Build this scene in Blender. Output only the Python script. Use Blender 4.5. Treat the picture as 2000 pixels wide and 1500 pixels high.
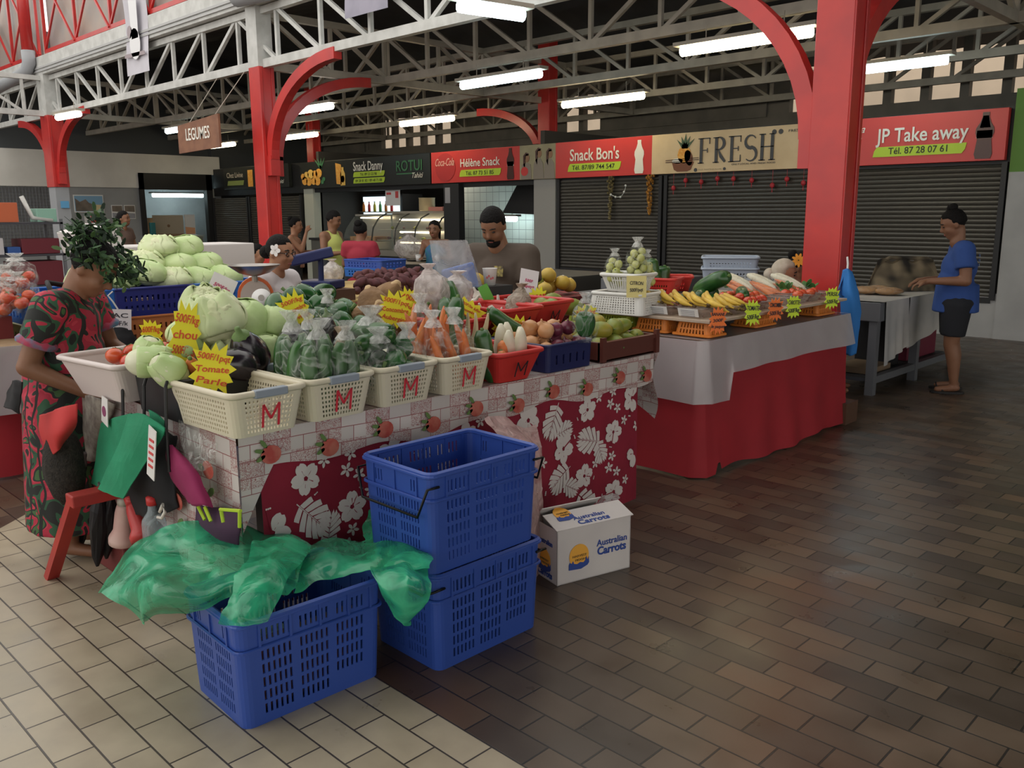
import bpy, bmesh, math, random
from math import sin, cos, pi, radians as R
from mathutils import Vector as V, Matrix as Mx, Euler, noise
for o in list(bpy.data.objects): bpy.data.objects.remove(o, do_unlink=True)
SC = bpy.context.scene
COL = SC.collection
# ---------------------------------------------------------------- camera, world, lights, exposure
cd = bpy.data.cameras.new('camera'); cam = bpy.data.objects.new('camera', cd); COL.objects.link(cam)
cd.sensor_width = 36.0; cd.lens = 1704.0/2000*36; cd.clip_end = 300
cam.matrix_world = Mx(((0.712043, -0.131635, 0.689686, 0), (0.702115, 0.141112, -0.697941, 0),
                       (-0.00545, 0.981203, 0.192901, 1.56), (0, 0, 0, 1)))
SC.camera = cam
SC.view_settings.view_transform = 'Standard'; SC.view_settings.look = 'None'
SC.view_settings.gamma = 1.0; SC.view_settings.use_curve_mapping = False
SC.view_settings.exposure = 0.78
w = bpy.data.worlds.new('sky'); SC.world = w; w.use_nodes = True
bg = w.node_tree.nodes['Background']; bg.inputs[0].default_value = (1.0, 0.97, 0.91, 1); bg.inputs[1].default_value = 1.0
try:
    SC.cycles.use_denoising = True; SC.cycles.max_bounces = 6; SC.cycles.diffuse_bounces = 3; SC.cycles.glossy_bounces = 2
    SC.cycles.transparent_max_bounces = 24; SC.cycles.transmission_bounces = 4; SC.cycles.sample_clamp_indirect = 4.0
    SC.cycles.caustics_reflective = False; SC.cycles.caustics_refractive = False
except Exception: pass
RND = random.Random(7)
# ---------------------------------------------------------------- materials
MATS = {}
def mat(name, c, rough=.55, c2=None, scale=8.0, bump=0.0, metal=0.0, spec=.4, alpha=1.0, emit=None, es=0.0, detail=3.0, sheen=0.0, trans=0.0, bscale=None, coat=0.0):
    if name in MATS: return MATS[name]
    m = bpy.data.materials.new(name); m.use_nodes = True; nt = m.node_tree; b = nt.nodes['Principled BSDF']
    b.inputs['Base Color'].default_value = (*c, 1); b.inputs['Roughness'].default_value = rough
    b.inputs['Metallic'].default_value = metal; b.inputs['Specular IOR Level'].default_value = spec
    b.inputs['Coat Weight'].default_value = coat
    if trans: b.inputs['Transmission Weight'].default_value = trans
    if alpha < 1: b.inputs['Alpha'].default_value = alpha
    if emit: b.inputs['Emission Color'].default_value = (*emit, 1); b.inputs['Emission Strength'].default_value = es
    tc = nt.nodes.new('ShaderNodeTexCoord')
    if c2 is not None:
        n = nt.nodes.new('ShaderNodeTexNoise'); n.inputs['Scale'].default_value = scale; n.inputs['Detail'].default_value = detail
        nt.links.new(tc.outputs['Object'], n.inputs['Vector'])
        r = nt.nodes.new('ShaderNodeValToRGB'); r.color_ramp.elements[0].position = .38; r.color_ramp.elements[1].position = .62
        r.color_ramp.elements[0].color = (*c, 1); r.color_ramp.elements[1].color = (*c2, 1)
        nt.links.new(n.outputs['Fac'], r.inputs[0]); nt.links.new(r.outputs[0], b.inputs['Base Color'])
    if bump:
        n = nt.nodes.new('ShaderNodeTexNoise'); n.inputs['Scale'].default_value = bscale or scale*2; n.inputs['Detail'].default_value = 2
        nt.links.new(tc.outputs['Object'], n.inputs['Vector'])
        bp = nt.nodes.new('ShaderNodeBump'); bp.inputs['Strength'].default_value = bump; bp.inputs['Distance'].default_value = .02
        nt.links.new(n.outputs['Fac'], bp.inputs['Height']); nt.links.new(bp.outputs[0], b.inputs['Normal'])
    MATS[name] = m
    return m
def film(name, c, fac, rough=.15, bump=.6, scale=30, vein=0.0, glint=0.0):
    """thin translucent plastic: mix of transparent and glossy/diffuse"""
    if name in MATS: return MATS[name]
    m = bpy.data.materials.new(name); m.use_nodes = True; nt = m.node_tree; b = nt.nodes['Principled BSDF']; out = nt.nodes['Material Output']
    b.inputs['Base Color'].default_value = (*c, 1); b.inputs['Roughness'].default_value = rough; b.inputs['Specular IOR Level'].default_value = .8
    tr = nt.nodes.new('ShaderNodeBsdfTransparent'); mx = nt.nodes.new('ShaderNodeMixShader')
    tr.inputs[0].default_value = (*[min(1, .5+.5*x) if fac < .3 else .35+.65*x for x in c], 1)
    tc = nt.nodes.new('ShaderNodeTexCoord'); n = nt.nodes.new('ShaderNodeTexNoise'); n.inputs['Scale'].default_value = scale; n.inputs['Detail'].default_value = 4; n.inputs['Distortion'].default_value = 1.5
    nt.links.new(tc.outputs['Object'], n.inputs['Vector'])
    bp = nt.nodes.new('ShaderNodeBump'); bp.inputs['Strength'].default_value = bump; bp.inputs['Distance'].default_value = .03
    nt.links.new(n.outputs['Fac'], bp.inputs['Height']); nt.links.new(bp.outputs[0], b.inputs['Normal'])
    r = nt.nodes.new('ShaderNodeMapRange'); r.inputs[1].default_value = .35; r.inputs[2].default_value = .7; r.inputs[3].default_value = max(0, fac-vein); r.inputs[4].default_value = min(1, fac+vein)
    nt.links.new(n.outputs['Fac'], r.inputs[0]); fo = r.outputs[0]
    if glint:  # whiter, more opaque lines: painted highlights of the film's wrinkles
        n.inputs['Detail'].default_value = 1.5; rg = nt.nodes.new('ShaderNodeValToRGB'); e = rg.color_ramp.elements
        e[0].position = .455; e[0].color = (0, 0, 0, 1); e[1].position = .49; e[1].color = (glint, glint, glint, 1); k = e.new(.525); k.color = (0, 0, 0, 1)
        nt.links.new(n.outputs['Fac'], rg.inputs[0]); ad = nt.nodes.new('ShaderNodeMath'); ad.operation = 'ADD'; ad.use_clamp = True; nt.links.new(rg.outputs[0], ad.inputs[0]); nt.links.new(fo, ad.inputs[1]); fo = ad.outputs[0]
    nt.links.new(fo, mx.inputs[0])
    nt.links.new(tr.outputs[0], mx.inputs[1]); nt.links.new(b.outputs[0], mx.inputs[2]); nt.links.new(mx.outputs[0], out.inputs[0])
    MATS[name] = m
    return m
# ---------------------------------------------------------------- mesh builder
def rotz(a): return Mx.Rotation(a, 4, 'Z')
def TR(loc=(0, 0, 0), rz=0, rx=0, ry=0, s=1.0):
    sc = s if isinstance(s, (tuple, list)) else (s, s, s)
    return Mx.Translation(V(loc)) @ Euler((rx, ry, rz)).to_matrix().to_4x4() @ Mx.Diagonal((*sc, 1))
def frame(origin, ex, ey):
    ex = V(ex).normalized(); ez = ex.cross(V(ey)).normalized(); ey = ez.cross(ex)
    m = Mx((ex, ey, ez)).transposed().to_4x4(); m.translation = V(origin); return m
def align(a, b):
    d = V(b)-V(a); q = d.to_track_quat('Z', 'Y').to_matrix().to_4x4(); q.translation = V(a); return q, d.length
class MB:
    def __init__(s, T=None): s.v = []; s.f = []; s.mi = []; s.T = T or Mx()
    def raw(s, vs, fs, mi=0, T=None):
        t = s.T @ T if T is not None else s.T
        o = len(s.v); s.v += [t @ V(p) for p in vs]; s.f += [[i+o for i in f] for f in fs]; s.mi += [mi]*len(fs); return s
    def box(s, lo, hi, mi=0, T=None):
        x0, y0, z0 = lo; x1, y1, z1 = hi
        vs = [(x0, y0, z0), (x1, y0, z0), (x1, y1, z0), (x0, y1, z0), (x0, y0, z1), (x1, y0, z1), (x1, y1, z1), (x0, y1, z1)]
        return s.raw(vs, [(0, 3, 2, 1), (4, 5, 6, 7), (0, 1, 5, 4), (1, 2, 6, 5), (2, 3, 7, 6), (3, 0, 4, 7)], mi, T)
    def bar(s, a, b, w, h=None, mi=0, up=(0, 0, 1)):
        """rectangular bar from a to b"""
        h = h or w; d = (V(b)-V(a)); L = d.length; d.normalize(); u = V(up)
        if abs(d.dot(u)) > .98: u = V((0, 1, 0))
        sx = d.cross(u).normalized(); sy = sx.cross(d)
        m = Mx((sx, sy, d)).transposed().to_4x4(); m.translation = V(a)
        return s.box((-w/2, -h/2, 0), (w/2, h/2, L), mi, m)
    def tube(s, pts, r, n=8, mi=0, cap=True, closed=False):
        pts = [V(p) for p in pts]; k = len(pts); rr = r if isinstance(r, (list, tuple)) else [r]*k
        vs = []; fs = []; prev = None
        for i, p in enumerate(pts):
            d = (pts[(i+1) % k]-pts[i-1]) if closed else (pts[min(i+1, k-1)]-pts[max(i-1, 0)])
            d.normalize()
            if prev is None:
                u = V((0, 0, 1)) if abs(d.z) < .9 else V((1, 0, 0)); u = (u-d*u.dot(d)).normalized()
            else: u = (prev-d*prev.dot(d)).normalized()
            prev = u; w_ = d.cross(u)
            for j in range(n):
                a = 2*pi*j/n; vs.append(p+(u*cos(a)+w_*sin(a))*rr[i])
        for i in range(k if closed else k-1):
            for j in range(n):
                a = i*n; b = ((i+1) % k)*n; fs.append((a+j, a+(j+1) % n, b+(j+1) % n, b+j))
        if cap and not closed: fs += [tuple(range(n-1, -1, -1)), tuple((k-1)*n+j for j in range(n))]
        return s.raw(vs, fs, mi)
    def lathe(s, prof, n=20, mi=0, T=None, cap=True, fx=None):
        vs = []; fs = []; k = len(prof)
        for i, (r, z) in enumerate(prof):
            for j in range(n):
                a = 2*pi*j/n; p = V((r*cos(a), r*sin(a), z)); vs.append(fx(p, a, i/(k-1)) if fx else p)
        for i in range(k-1):
            for j in range(n): fs.append((i*n+j, i*n+(j+1) % n, (i+1)*n+(j+1) % n, (i+1)*n+j))
        if cap: fs += [tuple(range(n-1, -1, -1)), tuple((k-1)*n+j for j in range(n))]
        return s.raw(vs, fs, mi, T)
    def ell(s, c, r, n=14, m=9, mi=0, T=None, fx=None):
        r = r if isinstance(r, (tuple, list, V)) else (r, r, r); vs = []; fs = []
        for i in range(m+1):
            t = pi*i/m
            for j in range(n):
                a = 2*pi*j/n; d = V((sin(t)*cos(a), sin(t)*sin(a), cos(t)))
                p = V((d.x*r[0], d.y*r[1], d.z*r[2]))
                if fx: p = fx(p, d)
                vs.append(p+V(c))
        for i in range(m):
            for j in range(n): fs.append((i*n+j, (i+1)*n+j, (i+1)*n+(j+1) % n, i*n+(j+1) % n))
        return s.raw(vs, fs, mi, T)
    def prism(s, poly, h, mi=0, T=None, z0=0.0):
        k = len(poly); vs = [(x, y, z0) for x, y in poly]+[(x, y, z0+h) for x, y in poly]
        fs = [tuple(range(k-1, -1, -1)), tuple(range(k, 2*k))]+[(i, (i+1) % k, (i+1) % k+k, i+k) for i in range(k)]
        return s.raw(vs, fs, mi, T)
    def grid(s, fn, nu, nv, mi=0, T=None, mif=None):
        vs = [fn(i/nu, j/nv) for j in range(nv+1) for i in range(nu+1)]; fs = []; o = len(s.f)
        for j in range(nv):
            for i in range(nu): a = j*(nu+1)+i; fs.append((a, a+1, a+nu+2, a+nu+1))
        s.raw(vs, fs, mi, T)
        if mif:
            for q in range(len(fs)): s.mi[o+q] = mif((q % nu+.5)/nu, (q//nu+.5)/nv)
        return s
    def cap(s, a, ra, b, rb, n=12):
        """tapered round-ended limb segment"""
        a = V(a); b = V(b); m, L = align(a, b); pr = []
        for i in range(5): t = -pi/2+pi/2*i/5; pr.append((max(ra*cos(t), 1e-4), ra*sin(t)))
        pr.append((ra, 0)); pr.append((rb, L))
        for i in range(1, 6): t = pi/2*i/5; pr.append((max(rb*cos(t), 1e-4), L+rb*sin(t)))
        return s.lathe(pr, n, T=m)
    def mesh(s, name, mats, smooth=False, off=None):
        me = bpy.data.meshes.new(name); o = V(off) if off is not None else V()
        me.from_pydata([p-o for p in s.v], [], s.f)
        for m in (mats if isinstance(mats, (list, tuple)) else [mats]): me.materials.append(m)
        if len(me.polygons) == len(s.mi): me.polygons.foreach_set('material_index', s.mi)
        if smooth: me.polygons.foreach_set('use_smooth', [True]*len(me.polygons))
        me.update(); return me
    def build(s, name, mats, parent=None, smooth=False, world=True):
        off = parent_off(parent) if (parent is not None and world) else None
        o = bpy.data.objects.new(name, s.mesh(name, mats, smooth, off)); COL.objects.link(o)
        if parent is not None: o.parent = parent
        return o
def parent_off(p):
    t = V()
    while p is not None: t += p.location; p = p.parent
    return t
def tag(o, label, cat, group=None, kind=None):
    o['label'] = label; o['category'] = cat
    if group: o['group'] = group
    if kind: o['kind'] = kind
    return o
def thing(name, label, cat, loc=(0, 0, 0), rz=0.0, group=None):
    o = bpy.data.objects.new(name, None); o.empty_display_size = .05; COL.objects.link(o); o.location = loc; o.rotation_euler = (0, 0, rz)
    return tag(o, label, cat, group)
def struct(o): o['kind'] = 'structure'; return o
def dup(root, loc, rz=0.0, label=None, group=None, s=None, rot=None):
    r = root.copy(); COL.objects.link(r); r.location = loc; r.rotation_euler = rot if rot is not None else (0, 0, rz)
    if s is not None: r.scale = (s, s, s) if not isinstance(s, (tuple, list)) else s
    if label: r['label'] = label
    if group: r['group'] = group
    for ch in list(root.children):
        c = ch.copy(); COL.objects.link(c); c.parent = r
        for g in ch.children:
            d = g.copy(); COL.objects.link(d); d.parent = c
    return r
def bevel(o, w=.004, seg=2):
    m = o.modifiers.new('bevel', 'BEVEL'); m.width = w; m.segments = seg; m.limit_method = 'ANGLE'; m.angle_limit = R(40); return o
def subd(o, n=1):
    m = o.modifiers.new('sub', 'SUBSURF'); m.levels = n; m.render_levels = n; return o
def solid(o, t):
    m = o.modifiers.new('sol', 'SOLIDIFY'); m.thickness = t; m.offset = 0; return o
def evald(o):
    dg = bpy.context.evaluated_depsgraph_get(); dg.update(); return bpy.data.meshes.new_from_object(o.evaluated_get(dg))
def blend(mb, name, mats, parent, voxel=.01, smooth=5, cut=None, world=True):
    """union of overlapping volumes as one continuous smooth surface; cut = list of (point, normal): what lies beyond is removed"""
    o = mb.build('tmp', mats, None)
    m = o.modifiers.new('r', 'REMESH'); m.mode = 'VOXEL'; m.voxel_size = voxel
    if smooth: k = o.modifiers.new('s', 'SMOOTH'); k.factor = .5; k.iterations = smooth
    me = evald(o); bpy.data.objects.remove(o, do_unlink=True)
    if cut:
        bm = bmesh.new(); bm.from_mesh(me)
        for p, n in cut:
            g = bm.verts[:]+bm.edges[:]+bm.faces[:]
            bmesh.ops.bisect_plane(bm, geom=g, plane_co=V(p), plane_no=V(n), clear_outer=True)
        bm.to_mesh(me); bm.free()
    if parent is not None and world: me.transform(Mx.Translation(-parent_off(parent)))
    me.materials.clear()
    for q in (mats if isinstance(mats, (list, tuple)) else [mats]): me.materials.append(q)
    me.polygons.foreach_set('use_smooth', [True]*len(me.polygons)); me.update()
    o = bpy.data.objects.new(name, me); COL.objects.link(o)
    if parent is not None: o.parent = parent
    return o
def text(s, name, m, T, h, parent=None, width=None, depth=.002, bold=0.0, shear=0.0, align_x='CENTER', squeeze=None):
    """lettering as a mesh; T maps the text plane (x right, y up) into the world; h = capital height; width = total width to fit"""
    c = bpy.data.curves.new('t', 'FONT'); c.body = s; c.align_x = 'LEFT'; c.size = 1.0; c.extrude = .5; c.offset = bold; c.shear = shear; c.resolution_u = 3
    o = bpy.data.objects.new('t', c); COL.objects.link(o); me = evald(o); bpy.data.objects.remove(o, do_unlink=True); bpy.data.curves.remove(c)
    xs = [v.co.x for v in me.vertices]
    if not xs: return None
    x0, x1 = min(xs), max(xs); k = h/.73; kx = width/(x1-x0) if width else k*(squeeze or 1)
    cx = {'CENTER': (x0+x1)/2, 'LEFT': x0, 'RIGHT': x1}[align_x]
    off = parent_off(parent) if parent is not None else V()
    for v in me.vertices: v.co = (T @ V(((v.co.x-cx)*kx, v.co.y*k, v.co.z*depth)))-off
    me.materials.clear(); me.materials.append(m)
    o = bpy.data.objects.new(name, me); COL.objects.link(o)
    if parent is not None: o.parent = parent
    return o
def handwriting(mb, lines, T, w, h, mi=0, seed=0, thick=.004):
    """scribbled marker words filling a w x h block, on the plane of T"""
    pass
# ---------------------------------------------------------------- shared materials
M_RED = mat('red_paint', (.56, .035, .03), .32, (.46, .03, .03), 3, bump=.08, spec=.5)
M_WHT = mat('white_steel', (.62, .62, .6), .5, (.5, .5, .48), 5)
M_STEEL = mat('cream_steel', (.42, .38, .32), .5, (.34, .31, .26), 4)
M_DARK = mat('dark_metal', (.018, .018, .02), .5)
M_GREYM = mat('grey_metal', (.13, .135, .15), .45)
M_GREYP = mat('grey_pipe', (.33, .34, .36), .5)
M_WALL = mat('wall_grey', (.42, .42, .42), .7, (.36, .36, .36), 2)
M_WALLD = mat('wall_dark_grey', (.3, .305, .31), .7, (.27, .275, .28), 2)
M_PALE = mat('wall_pale', (.66, .64, .6), .7, (.6, .58, .54), 1.5)
M_BLK = mat('black', (.012, .012, .013), .45)
M_ROOF = mat('roof_sheet', (.06, .062, .068), .7, (.08, .08, .085), 1.5)
M_SIGNB = mat('sign_black', (.016, .018, .016), .35)
M_SIGNR = mat('sign_red', (.62, .05, .045), .35)
M_CREAM = mat('sign_cream', (.72, .55, .33), .45, (.66, .49, .28), 3)
M_LIME = mat('sign_lime', (.5, .68, .05), .5)
M_LETW = mat('lettering_white', (.85, .82, .74), .5)
M_LETK = mat('lettering_black', (.02, .02, .022), .5)
# ---------------------------------------------------------------- floor
def floor_mat():
    m = bpy.data.materials.new('floor_tiles'); m.use_nodes = True; nt = m.node_tree; N = nt.nodes; Lk = nt.links.new; b = N['Principled BSDF']
    tc = N.new('ShaderNodeTexCoord'); mp = N.new('ShaderNodeMapping'); mp.inputs['Location'].default_value = (2.794+.119, -1.617, 0)
    Lk(tc.outputs['Object'], mp.inputs[0])
    def brick(c1, c2, mo):
        n = N.new('ShaderNodeTexBrick'); Lk(mp.outputs[0], n.inputs['Vector']); n.inputs['Scale'].default_value = 1; n.inputs['Brick Width'].default_value = .2445
        n.inputs['Row Height'].default_value = .1178; n.inputs['Mortar Size'].default_value = .0036; n.inputs['Mortar Smooth'].default_value = .3; n.offset = .5
        n.inputs['Color1'].default_value = (*c1, 1); n.inputs['Color2'].default_value = (*c2, 1); n.inputs['Mortar'].default_value = (*mo, 1); n.inputs['Bias'].default_value = -.1; return n
    br = brick((.060, .043, .031), (.132, .09, .058), (.017, .014, .011)); be = brick((.345, .29, .205), (.43, .365, .27), (.05, .04, .032))
    # some redder bricks
    nz = N.new('ShaderNodeTexNoise'); nz.inputs['Scale'].default_value = 1.1; Lk(tc.outputs['Object'], nz.inputs['Vector'])
    rp = N.new('ShaderNodeValToRGB'); rp.color_ramp.elements[0].position = .52; rp.color_ramp.elements[1].position = .7; Lk(nz.outputs['Fac'], rp.inputs[0])
    mr = N.new('ShaderNodeMixRGB'); mr.blend_type = 'MULTIPLY'; mr.inputs[2].default_value = (1.15, .85, .68, 1); Lk(rp.outputs[0], mr.inputs[0]); Lk(br.outputs['Color'], mr.inputs[1])
    # zone: beige where y < 1.617 and right of the diagonal
    sx = N.new('ShaderNodeSeparateXYZ'); Lk(tc.outputs['Object'], sx.inputs[0])
    a = N.new('ShaderNodeMath'); a.operation = 'LESS_THAN'; a.inputs[1].default_value = 1.617; Lk(sx.outputs['Y'], a.inputs[0])
    s = N.new('ShaderNodeMath'); s.operation = 'MULTIPLY_ADD'; s.inputs[1].default_value = 1.18; Lk(sx.outputs['X'], s.inputs[0]); Lk(sx.outputs['Y'], s.inputs[2])
    g = N.new('ShaderNodeMath'); g.operation = 'GREATER_THAN'; g.inputs[1].default_value = -4.811*1.18+1.163; Lk(s.outputs[0], g.inputs[0])
    k = N.new('ShaderNodeMath'); k.operation = 'MULTIPLY'; Lk(a.outputs[0], k.inputs[0]); Lk(g.outputs[0], k.inputs[1])
    mx = N.new('ShaderNodeMixRGB'); Lk(k.outputs[0], mx.inputs[0]); Lk(mr.outputs[0], mx.inputs[1]); Lk(be.outputs['Color'], mx.inputs[2])
    d = N.new('ShaderNodeTexNoise'); d.inputs['Scale'].default_value = 5; d.inputs['Detail'].default_value = 5; Lk(tc.outputs['Object'], d.inputs['Vector'])
    dr = N.new('ShaderNodeMapRange'); dr.inputs[1].default_value = .3; dr.inputs[2].default_value = .7; dr.inputs[3].default_value = .82; dr.inputs[4].default_value = 1.1; Lk(d.outputs['Fac'], dr.inputs[0])
    mu = N.new('ShaderNodeMixRGB'); mu.blend_type = 'MULTIPLY'; mu.inputs[0].default_value = 1; Lk(mx.outputs[0], mu.inputs[1]); Lk(dr.outputs[0], mu.inputs[2]); Lk(mu.outputs[0], b.inputs['Base Color'])
    rr = N.new('ShaderNodeMapRange'); rr.inputs[1].default_value = .3; rr.inputs[2].default_value = .7; rr.inputs[3].default_value = .26; rr.inputs[4].default_value = .42; Lk(d.outputs['Fac'], rr.inputs[0]); Lk(rr.outputs[0], b.inputs['Roughness'])
    bp = N.new('ShaderNodeBump'); bp.inputs['Strength'].default_value = .5; bp.inputs['Distance'].default_value = .004; bp.invert = True
    Lk(br.outputs['Fac'], bp.inputs['Height']); Lk(bp.outputs[0], b.inputs['Normal']); b.inputs['Specular IOR Level'].default_value = .5
    return m
struct(MB().box((-45, -12, -.1), (14, 22, 0)).build('floor', floor_mat()))
# ---------------------------------------------------------------- roof: sheets over the stalls and an unseen hall roof added for shade, open towards the street
def roof():
    mb = MB()
    def fn(x0, x1, y0, y1, z0, z1, n):
        mb.grid(lambda u, v: (x0+(x1-x0)*u, y0+(y1-y0)*v, z0+(z1-z0)*v+.02*(round(u*n) % 2)), n, 6)
    fn(-45, 14, 6.75, 11.0, 4.55, 5.6, 150); fn(-45, 14, 11.0, 16.5, 5.6, 4.25, 150)
    return mb.build('ceiling', M_ROOF)
struct(roof())
hall = MB()  # out of view, its reach set to keep skylight off the aisle floor
hall.grid(lambda u, v: (-2.2+16.2*u, -9+15.6*v, 5.9+.02*(round(u*60) % 2)), 60, 4)
struct(hall.build('ceiling_hall_shade', M_ROOF))
# ---------------------------------------------------------------- walls
YW = 11.75
wb = MB()
wb.box((-11.03, YW, 0), (-10.51, YW+.25, 2.14))
struct(wb.build('wall_pillar', mat('pillar_grey', (.34, .33, .31), .7)))
struct(MB().box((-18.6, YW, 0), (-18.2, YW+.25, 2.14)).build('wall_post', mat('pillar_cream', (.5, .5, .42), .7)))
struct(MB().box((-10.51, YW+.02, 0), (-3.28, YW+.2, .55)).build('wall_base', M_WALL))
rw = MB().box((-3.28, YW, 0), (14, YW+.2, 2.0)).box((-3.28, YW, 2.0), (14, YW+.2, 2.95), 1)
struct(rw.build('wall_right', [M_WALL, mat('green_wall', (.12, .25, .05), .7)]))
struct(MB().box((-10.51, YW+.05, 2.1), (-3.28, YW+.2, 2.76)).box((-23.2, YW+.05, 2.05), (-11.0, YW+.2, 2.76)).build('wall_lintel', M_BLK))
# back of the hall with an open band under the eaves
bw = MB().box((-30, 15.6, 0), (14, 15.75, 3.35))
x = -30.0
while x < 14:
    bw.box((x, 15.6, 3.35), (x+.14, 15.75, 4.6)); k = RND.random()
    if k < .45: bw.box((x, 15.62, 3.35+.3*(k > .2)), (x+.62, 15.7, 3.7+.9*(k < .2)))
    x += .62
for z in (3.62, 3.95): bw.box((-30, 15.6, z), (14, 15.72, z+.07))
for x0, x1 in ((-30, -21.3), (-17.4, -13.6), (-12.6, -8.6)): bw.box((x0, 15.55, 3.3), (x1, 15.6, 4.6))
struct(bw.build('wall_back', mat('back_wall', (.2, .18, .155), .8, (.15, .14, .12), 2)))
struct(MB().box((-34, 19.5, 0), (16, 19.7, 6)).build('wall_beyond', mat('cream_facade', (.7, .56, .42), .8, (.6, .48, .36), 1.2)))
# left wall, its opening with a black frame and the room behind
XL = -23.2
lw = MB().box((XL-.15, -12, 0), (XL, 6.3, 2.24)).box((XL-.15, 7.9, 0), (XL, 9.8, 2.24)).box((XL-.15, 11.62, 0), (XL, 12, 2.24))
struct(lw.build('wall_left', M_WALLD))
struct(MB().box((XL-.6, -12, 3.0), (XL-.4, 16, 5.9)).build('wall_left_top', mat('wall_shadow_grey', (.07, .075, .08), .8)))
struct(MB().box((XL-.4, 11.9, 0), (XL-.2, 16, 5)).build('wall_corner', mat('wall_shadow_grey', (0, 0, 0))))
struct(MB().box((XL-.15, -12, 2.24), (XL+.03, 9.8, 3.1)).box((XL-.15, 9.8, 2.62), (XL+.03, 12, 3.1)).build('wall_left_upper', M_PALE))
fr = MB()
for lo, hi in (((XL-.1, 9.72, 2.2), (XL+.08, 11.72, 2.62)), ((XL-.1, 9.72, 0), (XL+.08, 9.84, 2.62)), ((XL-.1, 11.55, 0), (XL+.08, 11.72, 2.62))): fr.box(lo, hi)
struct(fr.build('door_1', M_BLK))
rm = MB().box((XL-3, 9.4, 0), (XL-2.9, 14, 2.8)).box((XL-3, 9.4, 2.7), (XL-.15, 14, 2.8)).box((XL-3, 9.4, 0), (XL-.15, 9.5, 2.7)).box((XL-3, 13.9, 0), (XL-.15, 14, 2.7))
struct(rm.build('wall_room', M_WALL))
# food court behind the counter row
fc = MB().box((-18.2, 15.3, 0), (-11.0, 15.4, 3)).box((-18.3, 11.95, 0), (-18.2, 15.4, 3)).box((-11.05, 11.95, 0), (-10.95, 15.4, 3)).box((-18.2, 12.0, 2.3), (-11.0, 15.4, 2.36))
struct(fc.build('wall_kitchen', mat('kitchen_dark', (.06, .055, .05), .7)))
def tile_mat():
    m = bpy.data.materials.new('white_tiles'); m.use_nodes = True; nt = m.node_tree; b = nt.nodes['Principled BSDF']; n = nt.nodes.new('ShaderNodeTexBrick'); tc = nt.nodes.new('ShaderNodeTexCoord')
    mp = nt.nodes.new('ShaderNodeMapping'); mp.inputs['Rotation'].default_value = (R(90), 0, 0); nt.links.new(tc.outputs['Object'], mp.inputs[0]); nt.links.new(mp.outputs[0], n.inputs['Vector'])
    n.offset = 0; n.inputs['Scale'].default_value = 1; n.inputs['Brick Width'].default_value = .2; n.inputs['Row Height'].default_value = .2; n.inputs['Mortar Size'].default_value = .006
    n.inputs['Color1'].default_value = (.62, .64, .58, 1); n.inputs['Color2'].default_value = (.66, .68, .62, 1); n.inputs['Mortar'].default_value = (.3, .3, .28, 1)
    nt.links.new(n.outputs[0], b.inputs[0]); b.inputs['Roughness'].default_value = .3; return m
struct(MB().box((-15.6, 13.6, 0), (-12.2, 13.7, 2.3)).build('wall_tiled', tile_mat()))
# ---------------------------------------------------------------- roller shutters
def shutter(x0, x1, z0, z1, label, y=YW+.03, m=None):
    t = thing('roller_shutter', label, 'shutter', ((x0+x1)/2, y, z0), group='roller shutters')
    mb = MB(); n = int((z1-z0)/.056)
    prof = []
    for i in range(n):
        z = z0+i*.056
        prof += [(y, z), (y-.013, z+.010), (y-.017, z+.028), (y-.013, z+.045)]
    vs = []; fs = []
    for (yy, zz) in prof: vs += [(x0+.05, yy, zz), (x1-.05, yy, zz)]
    for i in range(len(prof)-1): fs.append((2*i, 2*i+1, 2*i+3, 2*i+2))
    mb.raw(vs, fs); mb.build('slat_curtain', m or M_SHUT, t)
    MB().box((x0, y-.05, z0-.03), (x0+.06, y+.03, z1)).build('guide_rail', M_DARK, t)
    MB().box((x1-.06, y-.05, z0-.03), (x1, y+.03, z1)).build('guide_rail', M_DARK, t)
    MB().box((x0+.05, y-.03, z0-.07), (x1-.05, y+.03, z0)).build('bottom_bar', M_DARK, t)
    return t
M_SHUT = mat('shutter_slats', (.06, .054, .045), .38, spec=.5)
shutter(-10.46, -8.24, .6, 2.12, 'dark closed roller shutter with gold garland, below the sign with the white bottle')
shutter(-8.2, -5.35, .6, 2.12, 'dark closed roller shutter hung with red paper lanterns below the cream sign')
shutter(-5.3, -3.3, .5, 2.12, 'dark closed roller shutter behind the woman in blue')
shutter(-23.1, -21.2, .42, 2.0, 'dark closed shutter beside the black framed opening', y=YW-.02)
shutter(-21.15, -18.65, .42, 2.0, 'dark closed shutter behind the distant red column', y=YW-.02)
# paper lanterns and garlands
for i, (x, z) in enumerate(((-8.0, 1.92), (-7.78, 2.03), (-7.5, 2.0), (-7.22, 2.04), (-6.95, 2.03), (-6.65, 2.0), (-6.32, 1.92), (-6.1, 2.0), (-5.85, 1.94), (-5.6, 2.02))):
    t = thing('paper_lantern', 'small red paper lantern hanging in the row under the cream sign', 'lantern', (x, YW-.045, z), group='red paper lanterns on the shutter')
    MB().ell((x, YW-.045, z), (.035, .035, .04), 10, 6).build('shade', mat('lantern_red', (.42, .03, .04), .5), t, True)
    MB().tube([(x, YW-.045, z-.04), (x, YW-.045, z-.1)], .006, 5).tube([(x, YW-.045, z+.04), (x, YW-.045, 2.16)], .003, 4).build('tassel', mat('lantern_red', (.4, .02, .04)), t)
def garland(x, z0, z1, m, label):
    mb = MB(); n = 22
    for i in range(n):
        q = i/n; z = z0+(z1-z0)*q; r = .05*(1-q)+.012
        for k in range(3): mb.ell((x+RND.uniform(-r, r), YW-.05+RND.uniform(-r, r)*.5, z), (.022, .016, .026), 6, 4)
    tag(mb.build('garland', m), label, 'garland')
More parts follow.
